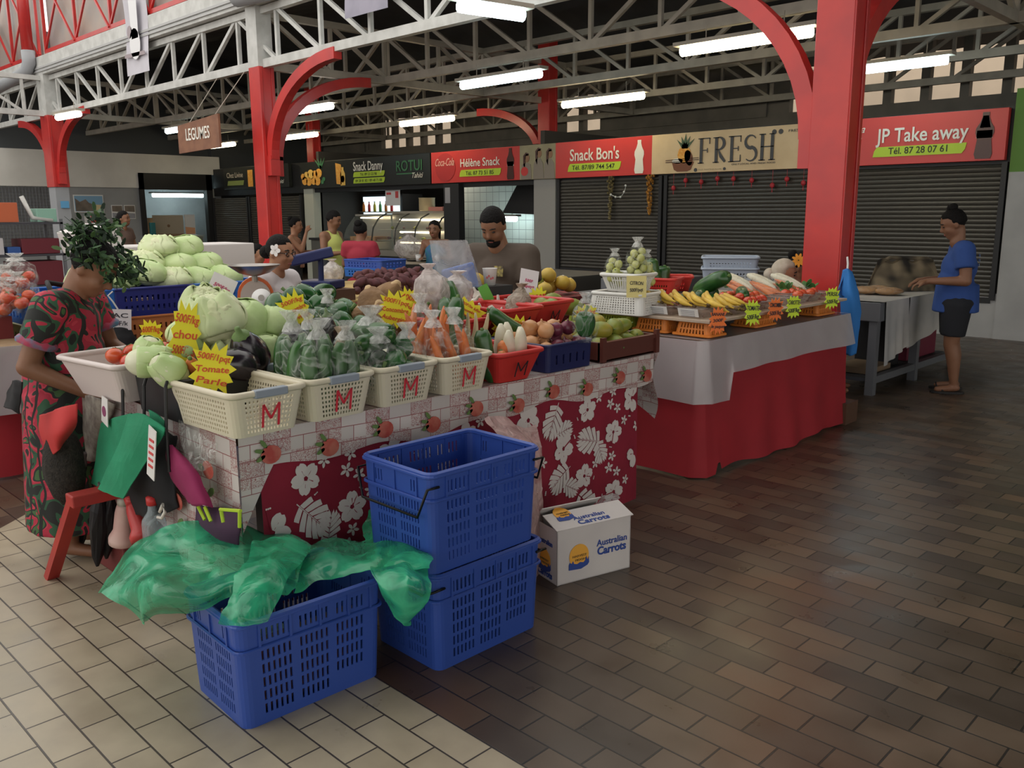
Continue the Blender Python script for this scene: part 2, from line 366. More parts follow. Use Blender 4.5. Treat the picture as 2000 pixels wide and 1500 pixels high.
garland(-8.45, 2.12, 1.5, mat('gold_foil', (.6, .3, .06), .25, (.3, .12, .03), 40, metal=.6), 'gold and red foil garland hanging between the two dark shutters')
garland(-9.25, 2.12, 1.42, mat('dull_foil', (.16, .13, .06), .3, metal=.5), 'dull bronze foil garland on the shutter under the white bottle sign')
gb = MB(); pts = [(-9.2, 1.84), (-9.1, 1.8), (-9.0, 1.8), (-8.93, 1.88), (-8.9, 1.98)]
gb.tube([(x, YW-.08, z) for x, z in pts], .005, 5)
for x, z in pts: gb.ell((x, YW-.09, z), .02, 6, 4)
tag(gb.build('bead_string', mat('bead_white', (.7, .72, .7), .3)), 'short string of white beads looped on the dark shutter', 'bead string')
# ---------------------------------------------------------------- columns with curved brackets
def arc_bracket(base, d, mb, a=1.65, b=1.2, w=.12, h=.14, n=14):
    base = V(base); d = V(d); side = d.cross(V((0, 0, 1)))
    ro = []
    for i in range(n+1):
        t = pi/2*i/n; c = base+d*(a*(1-cos(t)))+V((0, 0, b*sin(t)))
        tn = (d*(a*sin(t))+V((0, 0, b*cos(t)))).normalized(); nn = tn.cross(side)
        ro.append([c+side*w/2+nn*h/2, c-side*w/2+nn*h/2, c-side*w/2-nn*h/2, c+side*w/2-nn*h/2])
    vs = [p for r in ro for p in r]; fs = []
    for i in range(n):
        for j in range(4): fs.append((4*i+j, 4*i+(j+1) % 4, 4*i+4+(j+1) % 4, 4*i+4+j))
    fs += [(0, 1, 2, 3), (4*n+3, 4*n+2, 4*n+1, 4*n)]
    mb.raw(vs, fs); mb.bar(base-V((0, 0, .22)), base+V((0, 0, .05)), w, h)
def column(x, y, label, dirs, ztop, zred=9, zgrey=0, w=.27, wy=.23):
    t = thing('steel_column', label, 'column', (x, y, 0), group='red steel columns')
    mb = MB()
    mb.box((x-w/2, y-wy/2, zgrey), (x+w/2, y+wy/2, min(ztop, zred)))
    # flange ribs on the aisle side
    mb.box((x+w/2, y-wy/2, zgrey), (x+w/2+.012, y-wy/2+.05, min(ztop, zred))).box((x+w/2, y+wy/2-.05, zgrey), (x+w/2+.012, y+wy/2, min(ztop, zred)))
    bevel(mb.build('shaft', M_RED, t), .006)
    if zred < ztop: MB().box((x-w/2, y-wy/2, zred), (x+w/2, y+wy/2, ztop)).build('upper_shaft', M_WHT, t)
    if zgrey: MB().box((x-w/2+.02, y-wy/2+.02, 0), (x+w/2-.02, y+wy/2-.02, zgrey)).build('grey_foot', M_GREYP, t)
    for dx, dy, z in dirs:
        b = MB(); arc_bracket((x+dx*(w/2+.05), y+dy*(wy/2+.05), z), (dx, dy, 0), b, b=3.5-z); b.build('bracket', M_RED, t)
    return t
column(-3.05, 6.565, 'red steel column with chipped paint rising behind the fruit stall in the aisle', [(-1, 0, 2.1), (0, 1, 2.3)], 5.4, w=.29)
column(-11.31, 6.565, 'red steel column with a curved bracket behind the seated woman in white', [(1, 0, 2.3), (0, 1, 2.3)], 4.5, zred=3.53)
column(-19.6, 6.565, 'red steel column with a grey foot near the landscape poster', [(1, 0, 2.4), (-1, 0, 2.4)], 4.5, zred=3.53, zgrey=2.12, w=.42, wy=.3)
column(-11.25, 12.35, 'distant red column rising above the sign with the picture of three women', [(-1, 0, 2.6)], 4.6)
column(-19.0, 12.35, 'distant red column rising above the black fruit sign', [], 4.6)
# ---------------------------------------------------------------- lattice trusses
def truss(x0, x1, y, label, m, zb=3.57, zt=4.25, step=1.03, along='x', c=.11, wz=.05, mid=8.26, org=-3.05):
    P = (lambda s, z: (s, y, z)) if along == 'x' else (lambda s, z: (y, s, z))
    t = thing('roof_truss', label, 'truss', P((x0+x1)/2, zb), group='lattice roof trusses')
    MB().bar(P(x0, zb), P(x1, zb), .09, c).build('bottom_chord', m, t); MB().bar(P(x0, zt), P(x1, zt), .09, .09).build('top_chord', m, t)
    n = int(round((x1-x0)/step))
    for i in range(n+1):
        s = x0+i*step; MB().bar(P(s, zb), P(s, zt), wz, wz).build('upright', m, t)
        if i < n:
            ph = ((s+step/2-org) % mid)/mid
            a, b = (P(s, zt), P(s+step, zb)) if ph < .5 else (P(s, zb), P(s+step, zt))
            MB().bar(a, b, wz, wz).build('diagonal', m, t)
    return t
truss(-28.35, -3.2, 6.565, 'white daylit lattice truss running between the column heads', M_WHT, org=-28.0, mid=8.25)
for i, (y, nm) in enumerate(((8.72, 'cream lattice truss just behind the white truss'), (10.83, 'cream lattice truss right above the shop signs'), (12.95, 'cream lattice truss above the back of the kitchens'), (15.1, 'farthest cream lattice truss along the open eaves'))):
    truss(-27.83, 1.0, y, nm, M_STEEL, step=1.03, mid=8.26)
for x, nm in ((-3.12, 'cross girder from the aisle column to the shop signs'), (-11.34, 'cross girder from the column behind the seated woman to the signs'), (-19.6, 'cross girder from the column near the poster to the signs')):
    truss(6.7, 15.0, x, nm, M_STEEL, along='y', step=1.0375, org=6.7, mid=8.3)
pur = MB()
# gutter and red clerestory lattice above the white truss
gt = thing('gutter_beam', 'white grooved gutter beam on top of the daylit truss', 'gutter', (-11, 6.5, 4.3))
g = MB(); g.box((-28, 6.42, 4.31), (-3.2, 6.62, 4.66)); bevel(g.build('fascia', M_WHT, gt), .01)
g = MB()
for z in (4.36, 4.42): g.box((-28, 6.395, z), (-3.2, 6.42, z+.035))
g.build('groove_strip', mat('groove_grey', (.45, .45, .45), .5), gt)
cl = thing('clerestory_lattice', 'red cross braced lattice above the white gutter with cloudy panels', 'lattice', (-17, 6.55, 4.75))
g = MB(); c2 = MB(); pn = MB()
for x0 in (-27.8, -19.3):
    x1 = x0+8.1
    g.bar((x0, 6.5, 4.72), (x1, 6.5, 4.72), .07, .07); g.bar((x0, 6.5, 6.4), (x1, 6.5, 6.4), .07, .07)
    k = 5
    for i in range(k+1): g.bar((x0+8.1*i/k, 6.5, 4.72), (x0+8.1*i/k, 6.5, 6.4), .05, .05)
    for i in range(k):
        a = x0+8.1*i/k; b = a+8.1/k; c2.bar((a, 6.48, 4.72), (b, 6.48, 6.4), .035, .035); c2.bar((a, 6.46, 6.4), (b, 6.46, 4.72), .035, .035)
    pn.box((x0, 6.58, 4.72), (x1, 6.6, 6.4))
g.build('rails', M_RED, cl); c2.build('cross_brace', M_RED, cl); pn.build('panel', mat('cloudy_panel', (.4, .33, .28), .4, (.3, .28, .27), 1.2), cl)
for x, nm in ((-19.75, 'red downpipe with a grey elbow on the column by the poster'), (-11.45, 'red downpipe with a grey elbow above the seated woman')):
    t = thing('downpipe', nm, 'pipe', (x, 6.35, 4.4))
    MB().tube([(x, 6.3, 7), (x, 6.3, 4.75)], .11, 14).build('red_pipe', M_RED, t, True)
    MB().tube([(x, 6.3, 4.78), (x, 6.3, 4.55), (x-.1, 6.27, 4.4), (x-.5, 6.1, 4.25), (x-1.1, 5.85, 4.05)] if x < -15 else [(x, 6.3, 4.78), (x, 6.3, 4.5), (x+.1, 6.3, 4.4), (x+.8, 6.32, 4.36)], [.125, .125, .12, .11, .11][:5 if x < -15 else 4], 14).build('elbow', M_GREYP, t, True)
# hall roof frame over the passage to the street: truss across
truss(-3.2, 6.565-.0, -19.6, 'white lattice girder crossing the open court beside the poster wall', M_WHT, along='y', step=1.03, org=-3.2, mid=8.2)
# ---------------------------------------------------------------- fluorescent lamps
def lamp(a, b, col, st, label, z=3.3, ztop=3.52):
    a = V((*a, z)); b = V((*b, z)); d = (b-a).normalized(); s = V((-d.y, d.x, 0)); c = (a+b)/2
    t = thing('ceiling_lamp', label, 'lamp', c, group='fluorescent ceiling lamps')
    e = .07
    MB().bar(a-d*e+V((0, 0, .05)), b+d*e+V((0, 0, .05)), .16, .04).build('housing', M_STEEL, t)
    m = mat('lamp_'+label.split()[0]+str(int(st)), (1, 1, 1), emit=col, es=st)
    MB().tube([a-V((0, 0, .02)), b-V((0, 0, .02))], .055, 10).build('diffuser', m, t, True)
    r = MB()
    for q in (.2, .8): p = a.lerp(b, q); r.tube([p+V((0, 0, .06)), V((p.x, p.y, ztop))], .006, 5)
    r.build('hanger', M_STEEL, t); return t
WARM = (1, .86, .55); COOL = (.72, .96, 1); NEUT = (1, .95, .8)
lamp((-9.33, 8.5), (-7.87, 8.5), COOL, 9, 'cool bluish fluorescent lamp hanging above the man with the melon')
lamp((-14.1, 11.2), (-12.57, 11.2), WARM, 9, 'warm fluorescent lamp in front of the black and red sign joint')
lamp((-9.85, 11.2), (-8.25, 11.2), WARM, 9, 'warm fluorescent lamp over the sign with the white bottle')
lamp((-5.75, 8.5), (-4.25, 8.5), WARM, 12, 'warm and brightest fluorescent lamp partly behind the red bracket')
lamp((-5.1, 11.2), (-3.9, 11.2), COOL, 7, 'cool white fluorescent lamp above the sign with the dark bottle')
lamp((-13.6, 8.5), (-12.5, 8.5), NEUT, 9, 'neutral fluorescent lamp seen beside the curved red bracket')
lamp((-18.6, 11.2), (-17.1, 11.2), WARM, 9, 'warm fluorescent lamp over the black fruit sign')
lamp((-25.5, 11.2), (-24.3, 11.2), WARM, 6, 'warm fluorescent lamp under the hanging brown board')
lamp((-22.2, 11.2), (-20.8, 11.2), WARM, 8, 'warm fluorescent lamp touching the red column in view')
lamp((-18.6, 8.5), (-17.4, 8.5), COOL, 7, 'cool fluorescent lamp behind the hanging brown board')
lamp((-5.84, 5.3), (-5.72, 5.95), COOL, 10, 'cool fluorescent lamp fixed under the near truss at the top of the picture', ztop=3.5)
lamp((-17.3, 5.9), (-16.4, 5.95), NEUT, 3, 'neutral fluorescent lamp below the white truss near the far left column', ztop=3.5)
lamp((XL-1.9, 10.9), (XL-1.9, 12.4), COOL, 10, 'cool fluorescent lamp inside the black framed opening', z=2.12, ztop=2.7)
# ---------------------------------------------------------------- shop signs on the lintel
def SF(x, z, y=YW-.001): return frame((x, y, z), (1, 0, 0), (0, 0, 1))
ZB, ZT = 2.14, 2.74
def flat(parent, name, m, polys, x, z, h=.004, y=YW-.06, mats=None):
    mb = MB(); T = SF(x, z, y)
    for p in polys: mb.prism(p[0], h, p[1] if len(p) > 1 else 0, T)
    return mb.build(name, mats or m, parent)
def ellp(cx, cy, rx, ry, n=16, rot=0):
    return [(cx+rx*cos(2*pi*i/n)*cos(rot)-ry*sin(2*pi*i/n)*sin(rot), cy+rx*cos(2*pi*i/n)*sin(rot)+ry*sin(2*pi*i/n)*cos(rot)) for i in range(n)]
def limebar(x0, x1, z0, z1, parent):
    s = .05
    flat(parent, 'number_bar', M_LIME, [([(x0-x0, 0), (x1-x0-s, 0), (x1-x0-s*.3, (z1-z0)*.4), (x1-x0, z1-z0), (s, z1-z0), (s*.3, (z1-z0)*.6)],)], x0, z0)
def bottle(h, w):
    pr = [(.0, .38), (.1, .46), (.28, .40), (.42, .36), (.56, .47), (.66, .45), (.78, .27), (.9, .17), (.97, .18), (1, .17)]
    return [(w*r, h*z) for z, r in pr]+[(-w*r, h*z) for z, r in reversed(pr)]
def board(name, label, x0, x1, m, z0=ZB, z1=ZT):
    t = thing('shop_sign', label, 'sign', ((x0+x1)/2, YW-.02, z0), group='shop signs over the snack counters')
    bevel(MB().box((x0, YW-.055, z0), (x1, YW+.04, z1)).build('panel', m, t), .004); return t
YT = YW-.0665
def tx(s, m, x0, x1, z0, h, parent, **k): return text(s, 'lettering', m, SF((x0+x1)/2, z0, YT), h, parent, width=(x1-x0), **k)
GREEN_D = mat('rotui_green', (.06, .2, .09), .5); GREEN_B = mat('rotui_bright', (.12, .55, .12), .5)
ORG = mat('orange_print', (.75, .3, .04), .5, (.8, .45, .1), 30); YEL = mat('yellow_print', (.8, .5, .12), .5)
BRN = mat('brown_print', (.2, .07, .03), .5); COLA = mat('cola_print', (.07, .02, .015), .3)
# black sign far along
s = board('a', 'narrow black shop sign partly hidden behind the red column, with green letters at one end', -22.4, -19.15, M_SIGNB, 2.2, 2.76)
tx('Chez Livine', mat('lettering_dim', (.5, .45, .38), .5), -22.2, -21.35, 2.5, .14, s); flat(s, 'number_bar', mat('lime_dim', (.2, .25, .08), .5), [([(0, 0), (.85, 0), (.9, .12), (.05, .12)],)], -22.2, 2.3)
flat(s, 'picture', ORG, [([(0, 0), (.25, 0), (.25, .42), (0, .42)],)], -21.1, 2.25)
tx('ROTUI', GREEN_B, -20.3, -19.42, 2.46, .2, s, bold=.01); tx('Tahiti', M_LETW, -19.75, -19.35, 2.3, .1, s, shear=.3)
s = board('b', 'black shop sign with a heap of citrus fruit, a juice carton and white lettering', -18.63, -13.84, M_SIGNB)
fr = []
for i, (x, z, r, mi) in enumerate(((.12, .12, .12, 0), (.3, .1, .12, 0), (.5, .1, .1, 0), (.66, .1, .12, 0), (.2, .25, .1, 1), (.38, .27, .13, 1), (.56, .26, .11, 0), (.72, .28, .13, 0), (.05, .22, .09, 0), (.86, .08, .06, 2), (.92, .14, .06, 2))): fr.append((ellp(x, z, r, r*.8), mi))
for a in (-.4, -.1, .2, .5): fr.append(([(.78, .38), (.74+a*.5, .62), (.86, .4)], 2))
flat(s, 'fruit_picture', None, fr, -18.55, 2.2, mats=[ORG, YEL, GREEN_D])
flat(s, 'carton_picture', None, [([(0, 0), (.2, -.02), (.2, .42), (-.02, .46)], 0), ([(.16, -.04), (.34, -.04), (.34, .22), (.29, .3), (.29, .36), (.21, .36), (.21, .3), (.16, .22)], 1), (ellp(.25, .1, .07, .08), 0)], -17.12, 2.22, mats=[ORG, YEL])
tx('Snack Danny', M_LETW, -16.45, -15.38, 2.48, .2, s, bold=.012)
limebar(-16.47, -15.32, 2.345, 2.455, s); tx('Tél. 89 23 23 98', M_LETK, -16.2, -15.6, 2.37, .06, s)
limebar(-16.47, -15.32, 2.21, 2.32, s); tx('89 28 81 82 / 89 48 73 88', M_LETK, -16.38, -15.42, 2.235, .06, s)
tx('ROTUI', GREEN_D, -14.92, -14.08, 2.42, .22, s, bold=.012); flat(s, 'underline', GREEN_D, [([(0, 0), (.6, 0), (.6, .025), (0, .025)],)], -14.92, 2.35); tx('Tahiti', M_LETW, -14.4, -14.05, 2.27, .11, s, shear=.35)
s = board('c', 'red shop sign with white script in a red disc and a small dark cola bottle', -13.8, -11.33, M_SIGNR)
flat(s, 'red_disc', mat('sign_red_dark', (.5, .04, .04), .35), [(ellp(.35, .3, .3, .27, 28),)], -13.72, 2.14, h=.002)
tx('Coca-Cola', mat('script_pink', (.85, .5, .42), .5), -13.66, -13.1, 2.47, .15, s, shear=.4, bold=.004)
tx('Hélène Snack', M_LETW, -12.92, -11.83, 2.43, .155, s, bold=.014); limebar(-12.95, -11.8, 2.245, 2.37, s); tx('Tél. 87 73 51 85', M_LETK, -12.77, -12.0, 2.27, .075, s, bold=.008)
flat(s, 'bottle_picture', None, [(bottle(.56, .2), 0), ([(-.085, .24), (.085, .24), (.08, .32), (-.08, .32)], 1)], -11.56, 2.155, mats=[COLA, M_LETW])
# picture strip
s = board('d', 'picture panel of three long haired women between two red signs', -11.33, -10.46, mat('picture_olive', (.4, .36, .22), .5, (.3, .27, .17), 2))
BR2 = mat('picture_skin', (.3, .17, .1), .6); CL1 = mat('picture_cloth', (.28, .24, .2), .6)
for x, dz in ((.16, -.05), (.46, .02), (.72, .0)):
    flat(s, 'woman_picture', None, [([(x-.13, 0), (x+.13, 0), (x+.11, .26), (x+.05, .33+dz), (x-.05, .33+dz), (x-.11, .26)], 1), (ellp(x+.02, .42+dz, .055, .075), 0), ([(x-.07, .3+dz), (x-.075, .46+dz), (x-.01, .52+dz), (x+.06, .5+dz), (x+.05, .46+dz), (x-.01, .46+dz), (x-.02, .36+dz), (x-.03, .22+dz)], 2)], -11.32, 2.145, mats=[BR2, CL1, COLA])
flat(s, 'cup_picture', M_SIGNR, [(ellp(.12, .14, .09, .08),)], -11.32, 2.145, h=.006)
s = board('e', 'red shop sign with a plain white bottle silhouette', -10.46, -8.42, M_SIGNR)
tx("Snack Bon's", M_LETW, -10.12, -9.06, 2.42, .2, s, bold=.014); limebar(-10.17, -9.02, 2.24, 2.37, s); tx('Tél. 87/89 744 547', M_LETK, -10.07, -9.15, 2.268, .078, s, bold=.008)
flat(s, 'bottle_silhouette', M_LETW, [(bottle(.52, .2),)], -8.66, 2.165)
s = board('f', 'cream shop sign with a pineapple bowl and large dark serif letters', -8.42, -5.34, M_CREAM)
INK = mat('ink_slate', (.06, .06, .065), .5)
flat(s, 'pineapple_bowl', None, [([(.02, .14), (.42, .14), (.36, .02), (.3, 0), (.12, 0), (.06, .03)], 0), (ellp(.24, .25, .12, .13), 1), ([(-.1, .17), (.5, .19), (.5, .2), (-.1, .18)], 2), ([(-.1, .14), (.5, .165), (.5, .175), (-.1, .15)], 2), (ellp(.12, .16, .1, .04), 3), (ellp(.32, .2, .07, .12, rot=.3), 0)]
     + [([(.2, .34), (.26+a, .56-abs(a)*.5), (.3, .34)], 4) for a in (-.16, -.08, 0, .08, .16)], -8.05, 2.165, mats=[BRN, ORG, COLA, M_LETW, mat('leaf_print', (.07, .12, .06), .5)])
def serif(letters, x, z, h, wd, gap, parent, m):
    mb = MB(); T = SF(x, z, YT); c = 0; th = .05*h/.38; tn = .014
    def rect(a, b, c_, d): mb.prism([(a, b), (c_, b), (c_, d), (a, d)], .004, 0, T)
    def curve(pts, ws):
        L = [];  Rr = []
        for i, p in enumerate(pts):
            q = pts[min(i+1, len(pts)-1)]; o = pts[max(i-1, 0)]; dx, dy = q[0]-o[0], q[1]-o[1]; l = math.hypot(dx, dy) or 1; nx, ny = -dy/l*ws[i]/2, dx/l*ws[i]/2
            L.append((p[0]+nx, p[1]+ny)); Rr.append((p[0]-nx, p[1]-ny))
        for i in range(len(pts)-1): mb.prism([L[i], Rr[i], Rr[i+1], L[i+1]], .004, 0, T)
    for ch in letters:
        w = wd
        if ch in 'FRE': rect(c+.03, 0, c+.03+th, h); rect(c, 0, c+.1, tn); rect(c, h-tn, c+.1, h)
        if ch in 'FE': rect(c+.03, h-tn, c+w, h); rect(c+w-tn, h-.09, c+w, h); rect(c+.08, h*.5, c+w*.75, h*.5+tn); rect(c+w*.75, h*.42, c+w*.75+tn, h*.6)
        if ch == 'E': rect(c+.03, 0, c+w, tn); rect(c+w-tn, 0, c+w, .1)
        if ch == 'R':
            a = [pi/2-pi*i/10 for i in range(11)]; curve([(c+w*.45+w*.45*cos(t), h*.75+h*.24*sin(t)) for t in a], [tn+(th-tn)*sin(pi*i/10) for i in range(11)]); rect(c+.05, h-tn, c+w*.5, h); rect(c+.05, h*.5, c+w*.5, h*.5+tn)
            curve([(c+w*.45, h*.5), (c+w*.65, h*.25), (c+w, .01)], [tn, th, th*.7])
        if ch == 'S':
            p = [(c+w*(.5+.42*cos(R(a))), h*(.74+.24*sin(R(a)))) for a in range(30, 271, 24)]+[(c+w*(.5+.45*cos(R(a))), h*(.27+.26*sin(R(a)))) for a in range(80, -151, -24)]
            n = len(p); curve(p, [tn+(th-tn)*sin(pi*i/(n-1))**1.5 for i in range(n)])
        if ch == 'H':
            for q in (0, w-th): rect(c+q, 0, c+q+th, h); rect(c+q-.025, 0, c+q+th+.025, tn); rect(c+q-.025, h-tn, c+q+th+.025, h)
            rect(c, h*.5, c+w, h*.5+tn)
        c += w+gap
    return mb.build('lettering', m, parent)
serif('FRESH', -7.56, 2.27, .37, .205, .055, s, INK)
tx('ONLY LOCAL AND FRESH FOOD', INK, -6.98, -6.28, 2.225, .025, s)
flat(s, 'round_icon', INK, [(ellp(0, 0, .028, .028),), (ellp(.5, .0, .022, .022),)], -7.6, 2.18); tx('fresh local fruit bowls', mat('ink_faint', (.4, .33, .22), .5), -7.55, -7.15, 2.172, .022, s)
flat(s, 'round_icon', INK, [(ellp(0, 0, .035, .035),), (ellp(.1, .0, .035, .035),)], -6.32, 2.655); tx('FRESH', INK, -6.1, -5.9, 2.64, .035, s)
s = board('g', 'large red shop sign beside the aisle column with a dark cola bottle and white lettering', -5.34, -3.33, M_SIGNR)
tx('JP Take away', M_LETW, -4.87, -3.75, 2.42, .18, s, bold=.014); limebar(-4.9, -3.76, 2.24, 2.365, s); tx('Tél. 87 28 07 61', M_LETK, -4.7, -3.98, 2.27, .085, s, bold=.008)
flat(s, 'bottle_picture', None, [(bottle(.54, .22), 0), ([(-.09, .24), (.09, .24), (.085, .33), (-.085, .33)], 1), ([(-.06, .36), (.06, .36), (.03, .5), (-.03, .5)], 2)], -3.57, 2.165, mats=[COLA, M_LETW, BRN])
tx('Coca', M_LETW, -5.3, -5.02, 2.56, .1, s, shear=.4); tx('Cola', M_LETW, -5.32, -5.06, 2.44, .1, s, shear=.4)
# hanging boards and banners
t = thing('hanging_board', 'brown wooden board with white capitals hanging from the trusses', 'sign', (-12.1, 6.0, 2.9))
MB().prism([(-.62, -.45), (.62, -.42), (.62, .02), (-.62, -.06)], .03, 0, SF(-12.1, 2.88, 6.0)).build('panel', mat('board_wood', (.26, .12, .07), .6, (.2, .09, .055), 6), t)
text('LEGUMES', 'lettering', M_LETW, SF(-12.1, 2.6, 5.965), .17, t, width=.72, bold=.01)
MB().tube([(-12.5, 6, 2.78), (-12.5, 6.54, 3.53)], .006, 5).tube([(-11.7, 6, 2.85), (-11.7, 6.54, 3.53)], .006, 5).build('hanger', M_STEEL, t)
def banner(x0, x1, z0, z1, y, label, m, art):
    t = thing('hanging_banner', label, 'banner', ((x0+x1)/2, y, z1))
    MB().grid(lambda u, v: (x0+(x1-x0)*u, y+.02*sin(v*5), z1+(z0-z1)*v), 4, 10).build('cloth', m, t, True)
    if art: art(t)
    return t
CLB = mat('banner_white', (.62, .6, .66), .7, (.55, .53, .58), 2)
def art(t):
    T = SF(-14.85, 3.85, 6.345); mb = MB()
    mb.prism(ellp(.05, .42, .2, .24), .004, 0, T).prism([(-.05, .5), (.2, .5), (.22, 1.1), (-.08, 1.1)], .004, 0, T); mb.prism(ellp(-.12, .62, .1, .1), .004, 1, T).prism([(-.38, .3), (.38, .28), (.4, .22), (-.38, .24)], .004, 1, T)
    mb.build('print', [mat('print_pale', (.8, .8, .82), .6), mat('print_brown', (.36, .3, .32), .6)], t)
banner(-15.28, -14.42, 3.82, 5.05, 6.4, 'tall pale banner with a faded print hanging in front of the white truss', CLB, art)
banner(-9.03, -8.21, 3.8, 4.7, 6.4, 'short mauve grey banner hanging at the top of the white truss', mat('banner_mauve', (.36, .34, .42), .7, (.3, .29, .36), 3), None)
# posters on the poster wall
def WF(y, z, x=XL+.004): return frame((x, y, z), (0, 1, 0), (0, 0, 1))
def poster(name, label, y0, y1, z0, z1, polys, mats, x=XL, cat='poster'):
    t = thing(name, label, cat, (x+.01, (y0+y1)/2, z0)); mb = MB().box((x+.002, y0, z0), (x+.014, y1, z1)); mb.build('sheet', mats[0], t)
    if len(polys):
        m2 = MB()
        for i, (p, mi) in enumerate(polys): m2.prism([(a*(y1-y0), b*(z1-z0)) for a, b in p], .003+.003*i, mi, WF(y0, z0, x+.014))
        m2.build('print', mats, t)
    return t
PW = mat('paper_white', (.7, .69, .68), .6); SKY = mat('print_sky', (.2, .36, .52), .6); ROCK = mat('print_rock', (.2, .16, .13), .6, (.12, .1, .08), 4); SAND = mat('print_sand', (.62, .5, .28), .6); PINK = mat('print_pink', (.62, .38, .45), .6, (.7, .55, .6), 3); PR = mat('print_red', (.6, .08, .08), .6)
poster('landscape_poster', 'landscape poster of a rocky beach under blue sky on the grey wall', 8.08, 8.8, 1.62, 2.05, [([(.03, .06), (.97, .06), (.97, .94), (.03, .94)], 1), ([(.05, .08), (.7, .08), (.66, .45), (.5, .55), (.4, .75), (.2, .6), (.05, .8)], 2), ([(.7, .08), (.95, .08), (.95, .42), (.66, .45)], 3)], [PW, SKY, ROCK, SAND])
poster('pink_poster', 'pink and white poster with a red block below the beach poster', 8.3, 8.8, .95, 1.55, [([(.3, .7), (.68, .7), (.68, 1), (.3, 1)], 1), ([(.05, .05), (.95, .05), (.95, .6), (.05, .68)], 2)], [PW, PR, PINK])
for y0, nm in ((8.98, 'small photo sheet with a dark top edge on the grey wall'), (9.3, 'small photo sheet beside the black door frame')):
    poster('photo_sheet', nm, y0, y0+.28, 1.45, 1.8, [([(.05, .55), (.95, .5), (.95, .95), (.05, .95)], 1), ([(.05, .05), (.95, .05), (.95, .4), (.05, .45)], 2)], [PW, ROCK, mat('print_grey', (.3, .3, .33), .6)])
t = poster('round_sticker', 'small blue sticker on the grey column foot', 6.5, 6.66, 1.7, 1.84, [], [mat('sticker_blue', (.12, .35, .6), .5)], x=-19.39, cat='sticker')
# ---------------------------------------------------------------- measuring helper: a photo pixel to a point on a world plane
CM = cam.matrix_world.copy()
def at(u, v, x=None, y=None, z=None):
    d = CM.to_3x3() @ V(((u-1000)/1704, -(v-750)/1704, -1)); o = CM.translation
    t = (x-o.x)/d.x if x is not None else (y-o.y)/d.y if y is not None else (z-o.z)/d.z
    return o+d*t
def face(p, k=.5):
    """horizontal direction of a card at p turned between the aisle (+x) and the street"""
    f = V((p.x, p.y, 0)).normalized(); r = V((f.y, -f.x, 0)); q = (r*k+V((0, 1, 0))*(1-k)).normalized(); return q
# ---------------------------------------------------------------- containers
def rrect(L, W, r, cols_l, cols_w, arc=4):
    """closed ring of (x, y, column tag): x along L, y along W"""
    P = []
    def side(a, b, cols, sd):
        c = 0; tot = sum(w for w, h in cols)
        for w, h in cols: q = c/tot; P.append((a[0]+(b[0]-a[0])*q, a[1]+(b[1]-a[1])*q, (sd, h))); c += w
    def arcp(cx, cy, a0):
        for i in range(arc): t = a0+pi/2*i/arc; P.append((cx+r*cos(t), cy+r*sin(t), (None, 0)))
    hx, hy = L/2, W/2
    side((-hx+r, -hy), (hx-r, -hy), cols_l, 0); arcp(hx-r, -hy+r, -pi/2)
    side((hx, -hy+r), (hx, hy-r), cols_w, 1); arcp(hx-r, hy-r, 0)
    side((hx-r, hy), (-hx+r, hy), cols_l, 2); arcp(-hx+r, hy-r, pi/2)
    side((-hx, hy-r), (-hx, -hy+r), cols_w, 3); arcp(-hx+r, -hy+r, pi)
    return P
def shell(mb, L, W, Lt, Wt, H, r, cols_l, cols_w, rows, pred=None, mi=0, floor=True):
    """tapered open box; cols = [(width, hole?)...], rows = [(height, hole?)...]; pred(side, x, z) can veto a hole"""
    a = rrect(L, W, r, cols_l, cols_w); b = rrect(Lt, Wt, r, cols_l, cols_w); n = len(a); vs = []; fs = []; tot = sum(h for h, q in rows); z = 0; zs = [0]
    for h, q in rows: z += h/tot*H; zs.append(z)
    for z in zs:
        t = z/H
        for i in range(n): vs.append((a[i][0]+(b[i][0]-a[i][0])*t, a[i][1]+(b[i][1]-a[i][1])*t, z))
    for k, (h, q) in enumerate(rows):
        for i in range(n):
            j = (i+1) % n; sd, hl = a[i][2]
            if q and hl and sd is not None and (pred is None or pred(sd, (a[i][0]+a[j][0])/2 if sd in (0, 2) else (a[i][1]+a[j][1])/2, (zs[k]+zs[k+1])/2)): continue
            fs.append((k*n+i, k*n+j, (k+1)*n+j, (k+1)*n+i))
    if floor: fs.append(tuple(range(n-1, -1, -1)))
    mb.raw(vs, fs, mi); return [(b[i][0], b[i][1], H) for i in range(n)], [(p[0], p[1]) for p in b]
def holes(n, hw=1.0, gw=1.0, m0=1.5): return [(m0, 0)]+[q for i in range(n) for q in (((hw, 1), (gw, 0)) if i < n-1 else ((hw, 1),))]+[(m0, 0)]
CREAMP = mat('cream_plastic', (.66, .6, .46), .42, spec=.4); WHITEP = mat('white_plastic', (.72, .71, .68), .4); REDP = mat('red_plastic', (.55, .035, .03), .38); NAVYP = mat('navy_plastic', (.012, .016, .085), .4)
BLUEP = mat('blue_plastic', (.03, .075, .34), .38, spec=.45); BLACKP = mat('black_plastic', (.016, .016, .018), .45); ORANGEP = mat('orange_plastic', (.72, .23, .04), .42); GREYH = mat('grey_handle', (.27, .31, .37), .45); BROWNP = mat('brown_plastic', (.11, .03, .022), .42); PINKW = mat('milky_plastic', (.68, .6, .58), .35)
MARKR = mat('marker_red', (.6, .03, .05), .6); MARKK = mat('marker_black', (.02, .015, .02), .6)
